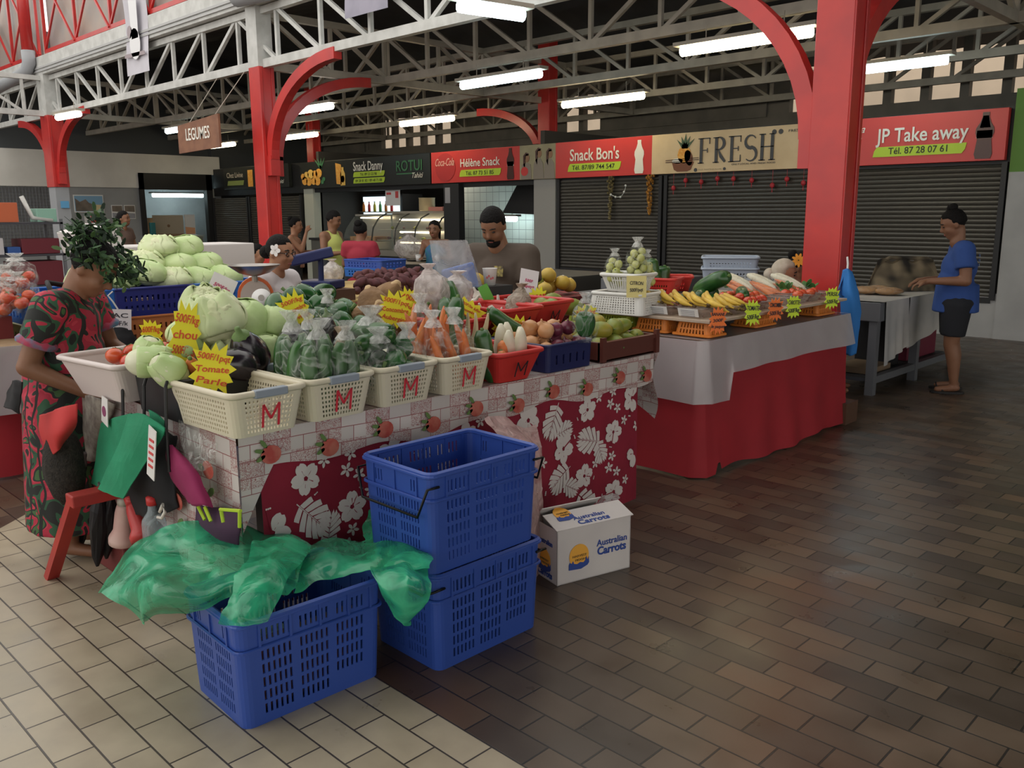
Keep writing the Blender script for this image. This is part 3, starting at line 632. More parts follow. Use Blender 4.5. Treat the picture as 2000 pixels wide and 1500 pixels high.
def letterM(mb, T, w, h, th=.012):
    for a, b in (((-w/2, 0), (-w/2, h)), ((-w/2, h), (0, h*.35)), ((0, h*.35), (w/2, h)), ((w/2, h), (w/2, 0))):
        d = V((b[0]-a[0], b[1]-a[1])); n = V((-d.y, d.x)).normalized()*th/2; mb.prism([(a[0]+n.x, a[1]+n.y), (a[0]-n.x, a[1]-n.y), (b[0]-n.x, b[1]-n.y), (b[0]+n.x, b[1]+n.y)], .002, 0, T)
def basket(name, label, loc, rz, L=.40, W=.28, H=.155, m=None, grey=True, marker=None, group=None, nl=20, nw=13, nr=7, dL=.05, tub=False, rimh=.012, cat='basket', rows=None):
    """long axis L along local x; the small front (+x) faces the aisle"""
    t = thing(name, label, cat, loc, rz, group); mb = MB(); m = m or CREAMP; rows_ = rows
    if tub: rows = [(1, 0)]; cl = [(1, 0)]; cw = [(1, 0)]
    else: rows = [(1.5, 0)]+[q for i in range(nr) for q in ((1.3, 1), (1.0, 0))]+[(2.2, 0)]; cl = holes(nl, 1, .9, 2); cw = holes(nw, 1, .9, 2)
    ring, _ = shell(mb, L-dL, W-dL, L, W, H, .03, cl, cw, rows_ or rows)
    o = mb.build('body', m, t, world=False); solid(o, .004)
    rm = MB(); rm.tube([(x*1.012, y*1.012, z) for x, y, z in ring], rimh, 6, closed=True); rm.build('rim', m, t, True, world=False)
    if grey:
        for sx in (1, -1):
            g = MB().box((sx*L/2-.012, -W*.22, H-.016), (sx*L/2+.018, W*.22, H+.012)); bevel(g.build('grey_grip', GREYH, t, world=False), .004)
    if marker:
        q = MB(); tilt = math.atan2(dL/2, H); T = frame((L/2-dL*.24+.006, 0, H*.18), (0, 1, 0), (sin(tilt), 0, cos(tilt))); letterM(q, T, .062, H*.55, .0085 if marker is MARKR else .006); q.build('painted_letter', marker, t, world=False)
    return t
# ---------------------------------------------------------------- front stall: table, oilcloth, printed cloth
XF, YA, YB, ZTB = -2.73, 1.40, 3.84, .81
t = thing('market_table', 'long trestle table of the front vegetable stall hidden under two printed cloths', 'table', (-3.45, 2.6, 0))
MB().box((-3.96, YA+.03, ZTB-.05), (XF-.02, YB-.03, ZTB-.012)).build('tabletop', mat('raw_wood', (.3, .2, .11), .7, (.24, .15, .08), 10), t)
for x in (-3.86, -2.9):
    for y in (1.6, 3.65): MB().box((x-.03, y-.03, 0), (x+.03, y+.03, ZTB-.05)).build('leg', M_GREYM, t)
def wv(y, z): return .012*sin(y*9+z*2)+.008*sin(y*23+1)*(1-z)
def cloth_front(name, m, y0, y1, z1, zf, off, label, cat, mi_fn=None, mats=None, nu=110, nv=26):
    mb = MB().grid(lambda u, v: (XF+off+wv(y0+(y1-y0)*u, zf(u)+(z1-zf(u))*v)*(1-v*.7), y0+(y1-y0)*u, zf(u)+(z1-zf(u))*v), nu, nv)
    return mb
REDC = mat('pareo_red', (.27, .013, .035), .75, (.23, .011, .03), 6)
FLW = mat('pareo_white', (.66, .6, .58), .75)
pc = cloth_front('', None, YA+.085, YB-.12, .75, lambda u: .15-.13*u, .0, '', '')
def onp(y, z): return V((XF+wv(y, z)*(1-(z/.75)*.7)+.003+.00002*(RND.random()*100), y, z))
def stamp(mb, poly, cy, cz, rot, s, mi=1):
    """one printed motif piece on the cloth surface"""
    pts = []
    for x, z in poly:
        yy = cy+(x*cos(rot)-z*sin(rot))*s; zz = cz+(x*sin(rot)+z*cos(rot))*s
        pts.append((yy, zz))
    if any(y < YA+.09 or y > YB-.13 or z < .16-.13*(y-YA)/(YB-YA)+.01 or z > .745 for y, z in pts): return
    k = len(pts); o = len(mb.v); mb.v += [onp(y, z) for y, z in pts]; mb.f.append(list(range(o, o+k))); mb.mi.append(mi)
def petal(a, r0, r1, wd, n=7, notch=.0):
    L = []
    for i in range(n+1): t = i/n; r = r0+(r1-r0)*t; w = wd*sin(pi*min(1, t*.82+.06))**.8*(1 if t < .9 else .75); L.append((r, w))
    P = [(r, w) for r, w in L]+[(r1*(1.03-notch), 0)]+[(r, -w) for r, w in reversed(L)]
    return [(x*cos(a)-y*sin(a), x*sin(a)+y*cos(a)) for x, y in P]
def hibiscus(mb, y, z, rot, s):
    for k in range(5): stamp(mb, petal(2*pi*k/5, .07, .54, .215, notch=.1), y, z, rot, s); stamp(mb, [(.07*cos(2*pi*k/5), .07*sin(2*pi*k/5)), (.3*cos(2*pi*k/5-.06), .3*sin(2*pi*k/5-.06)), (.3*cos(2*pi*k/5+.06), .3*sin(2*pi*k/5+.06))], y, z, rot, s, 0)
    stamp(mb, [(0, -.02), (.55, .28), (.53, .33), (-.02, .02)], y, z, rot+.3, s, 0)
    for k in range(3): stamp(mb, ellp(.58+.02*k, .33-.05*k, .03, .03, 6), y, z, rot+.3, s)
def plumeria(mb, y, z, rot, s):
    for k in range(5): stamp(mb, petal(2*pi*k/5, .06, .5, .12, 5), y, z, rot, s)
def monstera(mb, y, z, rot, s):
    for sd in (1, -1):
        for k in range(6):
            t = k/5; x0 = -.45+.8*t; ln = .44*sin(pi*(.2+.7*t))+.08; a = 1.25-.75*t
            P = []
            for i in range(5): q = i/4; P.append((x0+cos(a)*ln*q, .02+sin(a)*ln*q+.04*sin(pi*q)))
            for i in range(4, -1, -1): q = i/4; P.append((x0+.125*(1-.25*q)+cos(a-.14)*ln*q*.97, .02+sin(a-.14)*ln*q*.97-.015*(q > .9)))
            stamp(mb, [(x, sd*yy) for x, yy in P], y, z, rot, s)
    stamp(mb, [(-.55, -.012), (.6, -.006), (.6, .006), (-.55, .012)], y, z, rot, s)
rp = random.Random(3)
row = 0; zc = .1
for row, zc in enumerate((.09, .26, .43, .60)):
    k = 0; y = YA+.1+(row % 2)*.17
    while y < YB:
        yy = y+rp.uniform(-.03, .03); zz = zc+rp.uniform(-.025, .025); r = rp.uniform(0, 6.28); q = (k+row*2) % 4
        if q == 0: hibiscus(pc, yy, zz, r, .145)
        elif q == 1: monstera(pc, yy, zz, r, .165)
        elif q == 2: hibiscus(pc, yy, zz, r, .12); plumeria(pc, yy+.085, zz+.05, r, .055)
        else: plumeria(pc, yy, zz, r, .06); plumeria(pc, yy+.055, zz-.03, r+1, .055); plumeria(pc, yy+.02, zz+.06, r+2, .055)
        if q == 1: monstera(pc, yy+.08, zz-.07, r+2.2, .12)
        y += .2; k += 1
tag(pc.build('printed_cloth', [REDC, FLW]), 'dark red cloth printed with white hibiscus and leaves hanging down the front stall', 'cloth')
def oil_mat():
    m = bpy.data.materials.new('oilcloth_print'); m.use_nodes = True; nt = m.node_tree; N = nt.nodes; Lk = nt.links.new; b = N['Principled BSDF']; b.inputs['Roughness'].default_value = .3
    tc = N.new('ShaderNodeTexCoord'); mp = N.new('ShaderNodeMapping'); mp.inputs['Rotation'].default_value = (0, 0, .02); Lk(tc.outputs['UV'], mp.inputs[0])
    br = N.new('ShaderNodeTexBrick'); Lk(mp.outputs[0], br.inputs[0]); br.inputs['Scale'].default_value = 1; br.inputs['Brick Width'].default_value = .11; br.inputs['Row Height'].default_value = .06; br.inputs['Mortar Size'].default_value = .0016
    br.inputs['Color1'].default_value = (.66, .6, .58, 1); br.inputs['Color2'].default_value = (.55, .5, .48, 1); br.inputs['Mortar'].default_value = (.3, .1, .1, 1)
    n = N.new('ShaderNodeTexNoise'); n.inputs['Scale'].default_value = 60; n.inputs['Detail'].default_value = 2; n.inputs['Distortion'].default_value = 3; Lk(mp.outputs[0], n.inputs[0])
    r = N.new('ShaderNodeValToRGB'); e = r.color_ramp.elements; e[0].position = .44; e[0].color = (0, 0, 0, 1); e[1].position = .47; e[1].color = (1, 1, 1, 1); e2 = r.color_ramp.elements.new(.53); e2.color = (1, 1, 1, 1); e3 = r.color_ramp.elements.new(.56); e3.color = (0, 0, 0, 1); Lk(n.outputs[0], r.inputs[0])
    ck = N.new('ShaderNodeTexChecker'); ck.inputs['Scale'].default_value = 9.1; Lk(mp.outputs[0], ck.inputs[0])
    mu = N.new('ShaderNodeMath'); mu.operation = 'MULTIPLY'; Lk(r.outputs[0], mu.inputs[0]); Lk(ck.outputs['Fac'], mu.inputs[1])
    mx = N.new('ShaderNodeMixRGB'); mx.inputs[2].default_value = (.34, .12, .12, 1); Lk(mu.outputs[0], mx.inputs[0]); Lk(br.outputs[0], mx.inputs[1]); Lk(mx.outputs[0], b.inputs[0]); return m
OILM = oil_mat(); TOM = mat('tomato_print', (.42, .07, .055), .3, (.5, .16, .12), 20); LEAFP = mat('parsley_print', (.12, .2, .06), .4)
def with_uv(o, f):
    uv = o.data.uv_layers.new(name='uv')
    for l in o.data.loops: uv.data[l.index].uv = f(o.data.vertices[l.vertex_index].co)
    return o
oc = thing('oilcloth', 'pale oilcloth printed with tomatoes and scrolls covering the front stall table', 'tablecloth', (-3.4, 2.6, ZTB))
tp = MB().grid(lambda u, v: (-3.98+(XF+4.0)*u, YA+(YB-YA)*v, ZTB+.002), 10, 10)
o = tp.build('cloth_top', OILM, oc); with_uv(o, lambda c: (c.y, c.x))
def fz(u): return .66+.015*sin(u*31)+.01*sin(u*13)-.2*max(0, 1-u/.055)
fb = MB().grid(lambda u, v: (XF+.012+.5*wv(YA+(YB-YA)*u, .8)+.006*v, YA+(YB-YA)*u, fz(u)*(1-v)+(ZTB+.003)*v), 90, 5)
for i in range(10):
    y = YA+.12+i*.25; z = .725-(i % 2)*.025
    T = frame((XF+.026+.5*wv(y, .8), y, z), (0, 1, 0), (0, 0, 1)); fb.prism(ellp(0, 0, .04, .034), .002, 1, T)
    for a in (2.2, 2.9, 3.6): fb.prism(ellp(.045*cos(a), .04*sin(a)+.01, .02, .008, 8, a), .002, 2, T)
o = fb.build('front_valance', [OILM, TOM, LEAFP], oc); with_uv(o, lambda c: (c.y, c.z))
def lz(u): return .32+.1*sin(u*4+1)+.03*sin(u*17)
lb = MB().grid(lambda u, v: (-3.97+(XF+4.002)*u, YA-.012-.035*abs(sin(u*11))*(1-v)*(1-u**8), lz(u)*(1-v)+(ZTB+.003)*v), 60, 10)
for x, z in ((-2.86, .42), (-3.0, .64), (-3.9, .6), (-2.83, .68), (-3.1, .5)):
    T = frame((x, YA-.055, z), (1, 0, 0), (0, 0, 1)); lb.prism(ellp(0, 0, .04, .033), .002, 1, T); lb.prism(ellp(-.05, .0, .025, .012), .002, 2, T); lb.prism(ellp(.01, -.08, .03, .014, 10, .6), .002, 2, T)
o = lb.build('side_drop', [OILM, TOM, LEAFP], oc); with_uv(o, lambda c: (c.x, c.z))
cn = MB().grid(lambda u, v: (XF+.02-.28*u+.02*sin(v*7), YB+.01+.05*sin(pi*u)*(.4+.6*sin(v*6)**2)*(1-v*.5), (.45+.12*u)*(1-v)+(ZTB+.003)*v), 14, 14)
o = cn.build('corner_fold', OILM, oc); with_uv(o, lambda c: (c.x+c.y, c.z))
# ---------------------------------------------------------------- produce prototypes
PROTO = {}
def put(kind, loc, label=None, group=None, rot=(0, 0, 0), s=1.0):
    fn, cat = KINDS[kind]; s = s if isinstance(s, tuple) else (s, s, s)
    if kind not in PROTO:
        r = fn(); PROTO[kind] = r; tag(r, label, cat, group); r.location = loc; r.rotation_euler = rot; r.scale = s; return r
    r = dup(PROTO[kind], loc, label=label, group=group, rot=rot, s=s)
    if not group and 'group' in r: del r['group']
    return r
def nz(d, f, s=0): return noise.noise(V(d)*f+V((s, s*1.7, 0)))
def emp(name): o = bpy.data.objects.new(name, None); o.empty_display_size = .03; COL.objects.link(o); return o
def cab_mat(name, a, b):
    m = mat(name, a, .5, b, 5, bump=.35, bscale=14); return m
def leaves(root, r, seed, n=3, wav=.05, m=None, top=.3):
    for k in range(n):
        lf = MB(); a0 = k*6.283/n+seed
        def g(u, v):
            a = a0+(u-.5)*(2.1+.15*sin(v*9)); t = top+v*1.5; e = max(0, .35-v)+.5*max(0, abs(u-.5)-.36); rr = 1.035+wav*sin(u*11+k)*(.4+e*3)+.12*max(0, .3-v)+.03*sin(v*7+k); d = V((sin(t)*cos(a), sin(t)*sin(a), cos(t))); return V((d.x*r[0], d.y*r[1], d.z*r[2]))*rr
        lf.grid(g, 18, 14); o = lf.build('outer_leaf', m or mat('cabbage_outer', (.4, .55, .22), .5, (.55, .66, .34), 5, bump=.3, bscale=20), root, True); solid(o, .003)
def k_cabbage(seed=0, name='cabbage', m=None, r=(.1, .1, .085)):
    def fx(p, d):
        a = math.atan2(d.y, d.x); k = 1+.018*abs(sin(a*2.5+seed+d.z*2))+.05*nz(d, 2.2, seed)+.009*sin(a*19+d.z*6)*abs(sin(a*3)); return V(p)*k
    root = emp(name)
    MB().ell((0, 0, 0), r, 30, 18, fx=fx).build('head', m or cab_mat('cabbage_green', (.42, .55, .24), (.58, .66, .38)), root, True)
    leaves(root, r, seed, 3, .02, None, .5)
    return root
def k_white_cabbage(): return k_cabbage(2.0, 'white_cabbage', cab_mat('cabbage_white', (.62, .64, .42), (.7, .7, .52)), (.085, .075, .07))
def k_lettuce(): 
    root = emp('cauliflower_cabbage')
    def fx(p, d): return V(p)*(1+.07*nz(d, 2.5, 4)+.09*abs(nz(d, 6, 2))+.07*abs(nz(d, 13, 3))+.03*nz(d, 26, 1))
    MB().ell((0, 0, 0), (.1, .1, .09), 64, 40, fx=fx).build('head', cab_mat('cabbage_pale', (.56, .62, .34), (.68, .7, .46)), root, True); leaves(root, (.102, .102, .092), 1.3, 4, .09, cab_mat('cabbage_pale_leaf', (.5, .6, .3), (.64, .7, .44)), .55)
    return root
PEPG = mat('pepper_green', (.012, .07, .014), .24, (.022, .11, .022), 9, spec=.5); STEM = mat('stem_green', (.12, .2, .06), .6)
def k_pepper():
    root = emp('green_pepper')
    def fx(p, d):
        a = math.atan2(d.y, d.x); q = V(p); k = 1+.13*abs(cos(1.5*a))-.08; q.x *= k; q.y *= k
        if d.z > .7: q.z -= .03*(d.z-.7)/.3
        if d.z < -.8: q.z += .012
        w = 1-.18*(1-d.z)/2; q.x *= w; q.y *= w; return q
    MB().ell((0, 0, 0), (.046, .046, .06), 26, 14, fx=fx).build('body', PEPG, root, True); MB().tube([(0, 0, .03), (0, .003, .05), (.008, .008, .068)], [.008, .006, .008], 7).build('stem', STEM, root, True); return root
def longveg(name, L, r, m, prof, bend=0.0, n=12, parts=None):
    root = emp(name); mb = MB(); k = len(prof); pts = [(bend*((i/(k-1)-.5)**2)*4, 0, -L/2+L*i/(k-1)) for i in range(k)]; mb.tube(pts, [r*q for q in prof], n); mb.build('body', m, root, True)
    if parts: parts(root, L, r)
    return root
CUCM = mat('cucumber_green', (.018, .075, .016), .3, (.035, .12, .024), 14, spec=.55)
def k_cucumber(): return longveg('cucumber', .25, .032, CUCM, [.45, .8, .95, 1, 1, .99, 1, .98, .9, .62], .012, parts=lambda p, L, r: MB().tube([(.012, 0, L/2-.004), (.013, 0, L/2+.012)], .006, 6).build('stem', STEM, p, True))
CARM = mat('carrot_orange', (.62, .17, .06), .45, (.7, .22, .06), 30, bump=.15, bscale=60)
def k_carrot(): return longveg('carrot', .19, .021, CARM, [.12, .45, .62, .75, .84, .92, .97, 1, .9, .45], .006, parts=lambda p, L, r: MB().lathe([(.001, 0), (.008, .0), (.007, .01), (.001, .012)], 7, T=TR((.004, 0, L/2-.003))).build('crown_stub', STEM, p, True))
DAIM = mat('daikon_white', (.72, .68, .55), .4, (.66, .6, .46), 12)
def k_daikon(): return longveg('white_radish', .2, .028, DAIM, [.5, .85, .97, 1, 1, 1, .97, .9, .7, .3], .008)
PARM = mat('parsnip_cream', (.6, .5, .32), .55, (.52, .42, .25), 14)
def k_parsnip(): return longveg('pale_taro_stem', .2, .022, PARM, [.9, 1, .95, .85, .75, .6, .5, .4, .3, .15], .02)
def k_eggplant():
    root = emp('eggplant'); MB().lathe([(.004, -.1), (.05, -.085), (.066, -.04), (.064, .01), (.05, .05), (.034, .08), (.02, .095)], 20).build('body', mat('eggplant_purple', (.014, .008, .016), .2, spec=.65), root, True)
    MB().lathe([(.036, .068), (.03, .09), (.012, .1), (.009, .125), (.002, .128)], 9).build('cap', STEM, root, True); return root
def onion(name, m):
    root = emp(name); MB().lathe([(.004, -.038), (.02, -.036), (.036, -.02), (.042, 0), (.036, .02), (.018, .034), (.007, .042), (.004, .055)], 18).build('bulb', m, root, True)
    MB().lathe([(.003, -.044), (.008, -.042), (.006, -.036)], 7).build('root_tuft', PARM, root, True); return root
def k_onion(): return onion('yellow_onion', mat('onion_tan', (.5, .24, .1), .35, (.6, .32, .16), 10))
def k_redonion(): return onion('red_onion', mat('onion_purple', (.14, .025, .05), .3, (.2, .045, .07), 10))
def k_papaya():
    root = emp('green_mango'); MB().lathe([(.003, -.062), (.022, -.056), (.04, -.03), (.044, 0), (.036, .032), (.02, .056), (.004, .064)], 16).build('body', mat('mango_green', (.15, .21, .03), .4, (.36, .28, .04), 6), root, True)
    MB().tube([(0, 0, .06), (.002, 0, .072)], .004, 5).build('stem', STEM, root, True); return root
def k_lime(): 
    root = emp('lime'); MB().ell((0, 0, 0), (.024, .024, .026), 12, 8).build('body', mat('lime_skin', (.42, .44, .09), .4, (.5, .5, .18), 12), root, True); MB().lathe([(.006, .024), (.003, .029), (.001, .03)], 6).build('tip', STEM, root, True); return root
def k_tomato():
    root = emp('tomato'); MB().ell((0, 0, 0), (.034, .034, .029), 16, 10, fx=lambda p, d: V(p)*(1+.03*cos(5*math.atan2(d.y, d.x)))).build('body', mat('tomato_red', (.55, .05, .025), .25, (.62, .1, .03), 8, spec=.6), root, True)
    mb = MB()
    for k in range(5): mb.prism([(0, -.003), (.018, 0), (0, .003)], .002, 0, TR((0, 0, .028), rz=k*1.257))
    mb.build('calyx', STEM, root); return root
def k_melon():
    root = emp('yellow_melon'); MB().ell((0, 0, 0), (.06, .06, .055), 18, 12).build('body', mat('melon_yellow', (.6, .4, .05), .45, (.52, .36, .07), 8, bump=.1), root, True); MB().lathe([(.012, .05), (.01, .057), (.002, .058)], 8).build('stem_scar', PARM, root, True); return root
def k_garlic():
    root = emp('garlic_bulb'); MB().lathe([(.005, -.022), (.022, -.018), (.028, 0), (.018, .016), (.006, .026), (.004, .045)], 14, fx=lambda p, a, t: V((p.x*(1+.07*cos(6*a)), p.y*(1+.07*cos(6*a)), p.z))).build('bulb', mat('garlic_white', (.66, .62, .55), .55, (.6, .52, .47), 20), root, True)
    MB().lathe([(.003, -.026), (.01, -.024), (.008, -.018)], 7).build('root_plate', PARM, root); return root
def k_coco():
    root = emp('taro_root')
    def fx(p, d):
        a = math.atan2(d.y, d.x); q = V(p)*(1+.07*nz(d, 2.5, 5)+.022*sin(9*d.z+a*2)); w = 1-.25*max(0, d.z); q.x *= w; q.y *= w; return q
    MB().ell((0, 0, 0), (.09, .08, .105), 28, 18, fx=fx).build('body', mat('taro_brown', (.24, .135, .06), .75, (.16, .085, .035), 12, bump=.5, bscale=30), root, True)
    MB().lathe([(.03, .08), (.022, .1), (.012, .115), (.003, .118)], 9).build('crown_stub', mat('taro_pale', (.5, .34, .18), .7), root, True); return root
def k_sweet():
    root = emp('purple_taro'); MB().lathe([(.003, -.065), (.022, -.05), (.034, -.01), (.03, .03), (.014, .055), (.004, .065)], 10, fx=lambda p, a, t: V((p.x*(1+.15*sin(3*a+t*5)), p.y, p.z))).build('body', mat('taro_purple', (.13, .045, .05), .8, (.09, .035, .04), 14, bump=.3), root, True)
    MB().lathe([(.012, .045), (.008, .062), (.002, .066)], 6).build('tip', mat('taro_tip', (.2, .09, .09), .8), root); return root
def k_banana():
    root = emp('banana'); mb = MB(); n = 10; pts = [(.16*(1-cos(R(-34+68*i/n))), 0, .16*sin(R(-34+68*i/n))) for i in range(n+1)]
    mb.tube(pts, [.004, .011, .015, .0165, .017, .017, .0165, .015, .012, .006, .005], 6); mb.build('body', mat('banana_yellow', (.72, .5, .07), .5, (.6, .38, .06), 16, detail=4), root, True)
    MB().tube([pts[-1], V(pts[-1])+V((.006, 0, .02))], .0055, 6).build('stalk', mat('banana_tip', (.1, .06, .02), .7), root, True); return root
KINDS = dict(cabbage=(k_cabbage, 'cabbage'), wcab=(k_white_cabbage, 'cabbage'), lettuce=(k_lettuce, 'cabbage'), pepper=(k_pepper, 'pepper'), cucumber=(k_cucumber, 'cucumber'), carrot=(k_carrot, 'carrot'), daikon=(k_daikon, 'radish'), parsnip=(k_parsnip, 'vegetable'),
             eggplant=(k_eggplant, 'eggplant'), onion=(k_onion, 'onion'), redonion=(k_redonion, 'onion'), papaya=(k_papaya, 'mango'), lime=(k_lime, 'lime'), tomato=(k_tomato, 'tomato'), melon=(k_melon, 'melon'), garlic=(k_garlic, 'garlic'), coco=(k_coco, 'taro'), sweet=(k_sweet, 'taro'), banana=(k_banana, 'banana'))
rq = random.Random(11)
def rr(a=1.0): return rq.uniform(-a, a)
# ---------------------------------------------------------------- film bags
FILM = film('clear_film', (.9, .92, .9), .05, .1, 1.0, 11, .04, .2); TUFT = film('film_tuft', (.85, .85, .84), .38, .2, .6, 20, .2); MILK = film('milky_film', (.75, .7, .68), .55, .25, .7, 14, .2); FILMW = film('white_film', (.8, .72, .7), .55, .3, .7, 16, .15)
def bag(name, label, c, r, h, m, group=None, neck=.35, seed=0, lean=(0, 0), cat='bag', flare=.9):
    """tied plastic bag standing on c: round belly, twisted neck, open tuft"""
    t = thing(name, label, cat, c, 0, group); rx, ry = r if isinstance(r, tuple) else (r, r)
    def prof(q):
        if q < .72: return max(.05, sin(pi*min(1, .12+q*.9))**.55)
        k = (q-.72)/.28
        return .62*(1-k)**1.6+.1 if k < .6 else .1+flare*.3*(k-.6)/.4
    def fx(u, v):
        a = 2*pi*u; k = prof(v)*(1+.10*noise.noise(V((cos(a)*2, sin(a)*2, v*5+seed)))+.05*sin(a*7+seed+v*3)); return V((rx*k*cos(a)+lean[0]*v*v, ry*k*sin(a)+lean[1]*v*v, h*v))
    MB().grid(fx, 40, 26).build('film', m, t, True, world=False)
    k = MB(); k.grid(lambda u, v: fx(u, .8+.2*v)*1.0+V((cos(2*pi*u), sin(2*pi*u), 0))*(.003+.008*v*abs(sin(5*pi*u))), 24, 6); k.build('knot', TUFT if m is FILM else m, t, True, world=False)
    return t
# ---------------------------------------------------------------- price cards
YELC = mat('card_yellow', (.8, .72, .03), .6); ORAC = mat('card_orange', (.9, .2, .04), .6); LIMC = mat('card_lime', (.66, .85, .05), .6); WHTC = mat('card_white', (.72, .68, .7), .6)
PEN = mat('pen_red', (.62, .08, .03), .6); PENM = mat('pen_magenta', (.5, .02, .12), .6); PENK = mat('pen_black', (.03, .03, .04), .6)
def star(w, h, n=13, k=.72, seed=0):
    r = random.Random(seed); P = []
    for i in range(2*n):
        a = 2*pi*i/(2*n)+.1; q = (1+r.uniform(-.07, .1)) if i % 2 == 0 else k*(1+r.uniform(-.06, .06))
        c, s_ = cos(a), sin(a); e = 1/max(abs(c)**4+abs(s_)**4, .2)**.25; P.append((w/2*c*q*e*.9, h/2*s_*q*e*.9))
    return P
def card(label, p, w, h, lines, m=None, pen=None, tilt=0.0, lean=.25, k=.55, shape='star', seed=0, group=None, stick=True, hs=None):
    p = V(p); ex = face(p, k); up = (V((0, 0, 1))+V((-p.x, -p.y, 0)).normalized()*-lean).normalized()
    T = frame(p, ex, up) @ Mx.Rotation(tilt, 4, 'Z'); t = thing('price_card', label, 'price card', p, 0, group)
    poly = star(w, h, seed=seed) if shape == 'star' else [(-w/2, -h/2), (w/2, -h/2), (w/2, h/2), (-w/2, h/2)]
    MB().prism(poly, .003, 0, T).build('card', m or YELC, t)
    n = len(lines); hh = h*.62/max(n, 1)
    for i, s in enumerate(lines):
        y = h*.31-hh*(i+.72); ln = min(w*.68, (hs or .62)*hh*len(s)*.62)
        text(s, 'handwriting', pen or PEN, T @ Mx.Translation(V((0, y, .004))) @ Mx.Rotation(.05*((i % 2)*2-1), 4, 'Z'), hh*.55, t, width=ln, shear=.12, bold=.012)
    if stick: MB().tube([T @ V((0, -h*.3, -.004)), T @ V((0, -h*.3, -.004))+V((-.01, .01, -.12))], .004, 5).build('stick', M_WHT, t)
    return t
# ---------------------------------------------------------------- front row of containers
ZT0 = ZTB+.006
basket('plastic_basket', 'cream plastic basket nearest the table end holding a yellow tomato card', (-2.86, 1.485, ZT0), .04, .44, .29, .15, marker=MARKR, group='cream baskets along the front edge')
basket('plastic_basket', 'cream plastic basket full of bagged cucumbers, second along the front edge', (-2.87, 1.80, ZT0), .03, .42, .29, .15, marker=MARKR, group='cream baskets along the front edge')
basket('plastic_basket', 'cream plastic basket with bagged green peppers, third along the front edge', (-2.88, 2.125, ZT0), .02, .42, .29, .15, marker=MARKR, group='cream baskets along the front edge')
basket('plastic_basket', 'cream plastic basket with bagged carrots beside the red tub', (-2.88, 2.44, ZT0), .02, .42, .28, .15, marker=MARKR, group='cream baskets along the front edge')
basket('plastic_tub', 'red plastic tub marked M holding white radishes on the front edge', (-2.87, 2.765, ZT0), .0, .40, .29, .13, REDP, False, MARKK, None, dL=.09, tub=True, cat='tub')
# navy onion crate
t = thing('plastic_crate', 'small navy crate with upright slots holding onions', 'crate', (-2.92, 3.16, ZT0)); mb = MB()
ring, _ = shell(mb, .38, .32, .39, .33, .125, .02, holes(6, .35, 1, 1), holes(5, .3, 1, 1), [(2.2, 0), (3.2, 1), (3.4, 0)]); solid(mb.build('body', NAVYP, t, world=False), .006)
r2 = MB(); r2.tube(ring, .008, 6, closed=True); r2.build('rim', NAVYP, t, world=False)
# brown tray
t = thing('wooden_tray', 'dark brown tray heaped with green mangoes at the table corner', 'tray', (-2.98, 3.63, ZT0)); mb = MB()
for lo, hi in (((-.26, -.24, 0), (.26, .24, .012)), ((-.26, -.24, 0), (-.24, .24, .1)), ((.235, -.24, 0), (.26, .24, .1)), ((-.26, -.24, 0), (.26, -.225, .1)), ((-.26, .22, 0), (.26, .24, .1))): mb.box(lo, hi)
bevel(mb.build('body', BROWNP, t, world=False), .003); mb = MB()
for y in (-.23, .225): mb.box((.255, y-.015, 0), (.275, y+.015, .125))
mb.box((.258, -.22, .08), (.268, .22, .1)); mb.build('corner_post', BROWNP, t, world=False)
# basket 1 contents
zb = ZT0+.02
put('carrot', at(383, 735, z=zb+.13), 'carrot leaning beside the yellow tomato card in the first basket', None, (.75, .1, .75), 1.15)
put('cucumber', at(362, 757, z=zb+.09), 'cucumber in clear film leaning in the first basket', None, (.7, .1, .9), .8)
put('tomato', at(440, 770, z=zb+.05), 'tomato in a tied bag lying in the first basket', None, (.4, .3, 0), .9)
bag('plastic_bag', 'tied clear bag around a tomato in the first basket', at(438, 782, z=zb-.01), .05, .13, FILM, seed=3, lean=(.05, .03))
bag('plastic_bag', 'clear bag around the carrot leaning in the first basket', at(370, 770, z=zb-.005), (.07, .05), .2, FILM, seed=8, lean=(-.06, .0))
card('bright yellow star card for tomatoes standing in the first basket', at(415, 722, x=-2.93), .17, .21, ['500F/1pqt', 'Tomate', 'Parle'], tilt=-.22, seed=2, hs=.8)
# cucumbers in basket 2
G2 = 'cucumbers bagged in the second basket'
for i, (dx, dy) in enumerate(((.14, -.09), (.14, -.03), (.14, .035), (.14, .095), (.06, -.1), (.07, -.03), (.06, .05), (.0, -.08), (-.02, .02), (-.03, .09), (-.1, -.06), (-.1, .05))):
    put('cucumber', (-2.87+dx, 1.8+dy, zb+.125+.012*(i > 3)), 'dark green cucumber standing in clear film in the second basket', G2, (pi+rr(.12), rr(.15), rr(3)), 1.0)
GB2 = 'clear bags of cucumbers in the second basket'
for i, (dx, dy, h) in enumerate(((.12, -.07, .36), (.12, .07, .34), (.0, -.05, .38), (-.06, .07, .37))):
    bag('plastic_bag', 'tied clear bag of cucumbers in the second basket', (-2.87+dx, 1.8+dy, zb-.012), (.075, .078), h, FILM, GB2, seed=i*3, lean=(rr(.03), rr(.03)))
bag('plastic_bag', 'bag of cream coloured peeled roots behind the bagged cucumbers', at(672, 722, x=-3.02)-V((0, 0, .16)), (.07, .06), .34, film('beige_film', (.62, .5, .38), .8, .3, .6, 20, .15), seed=5, neck=.3)
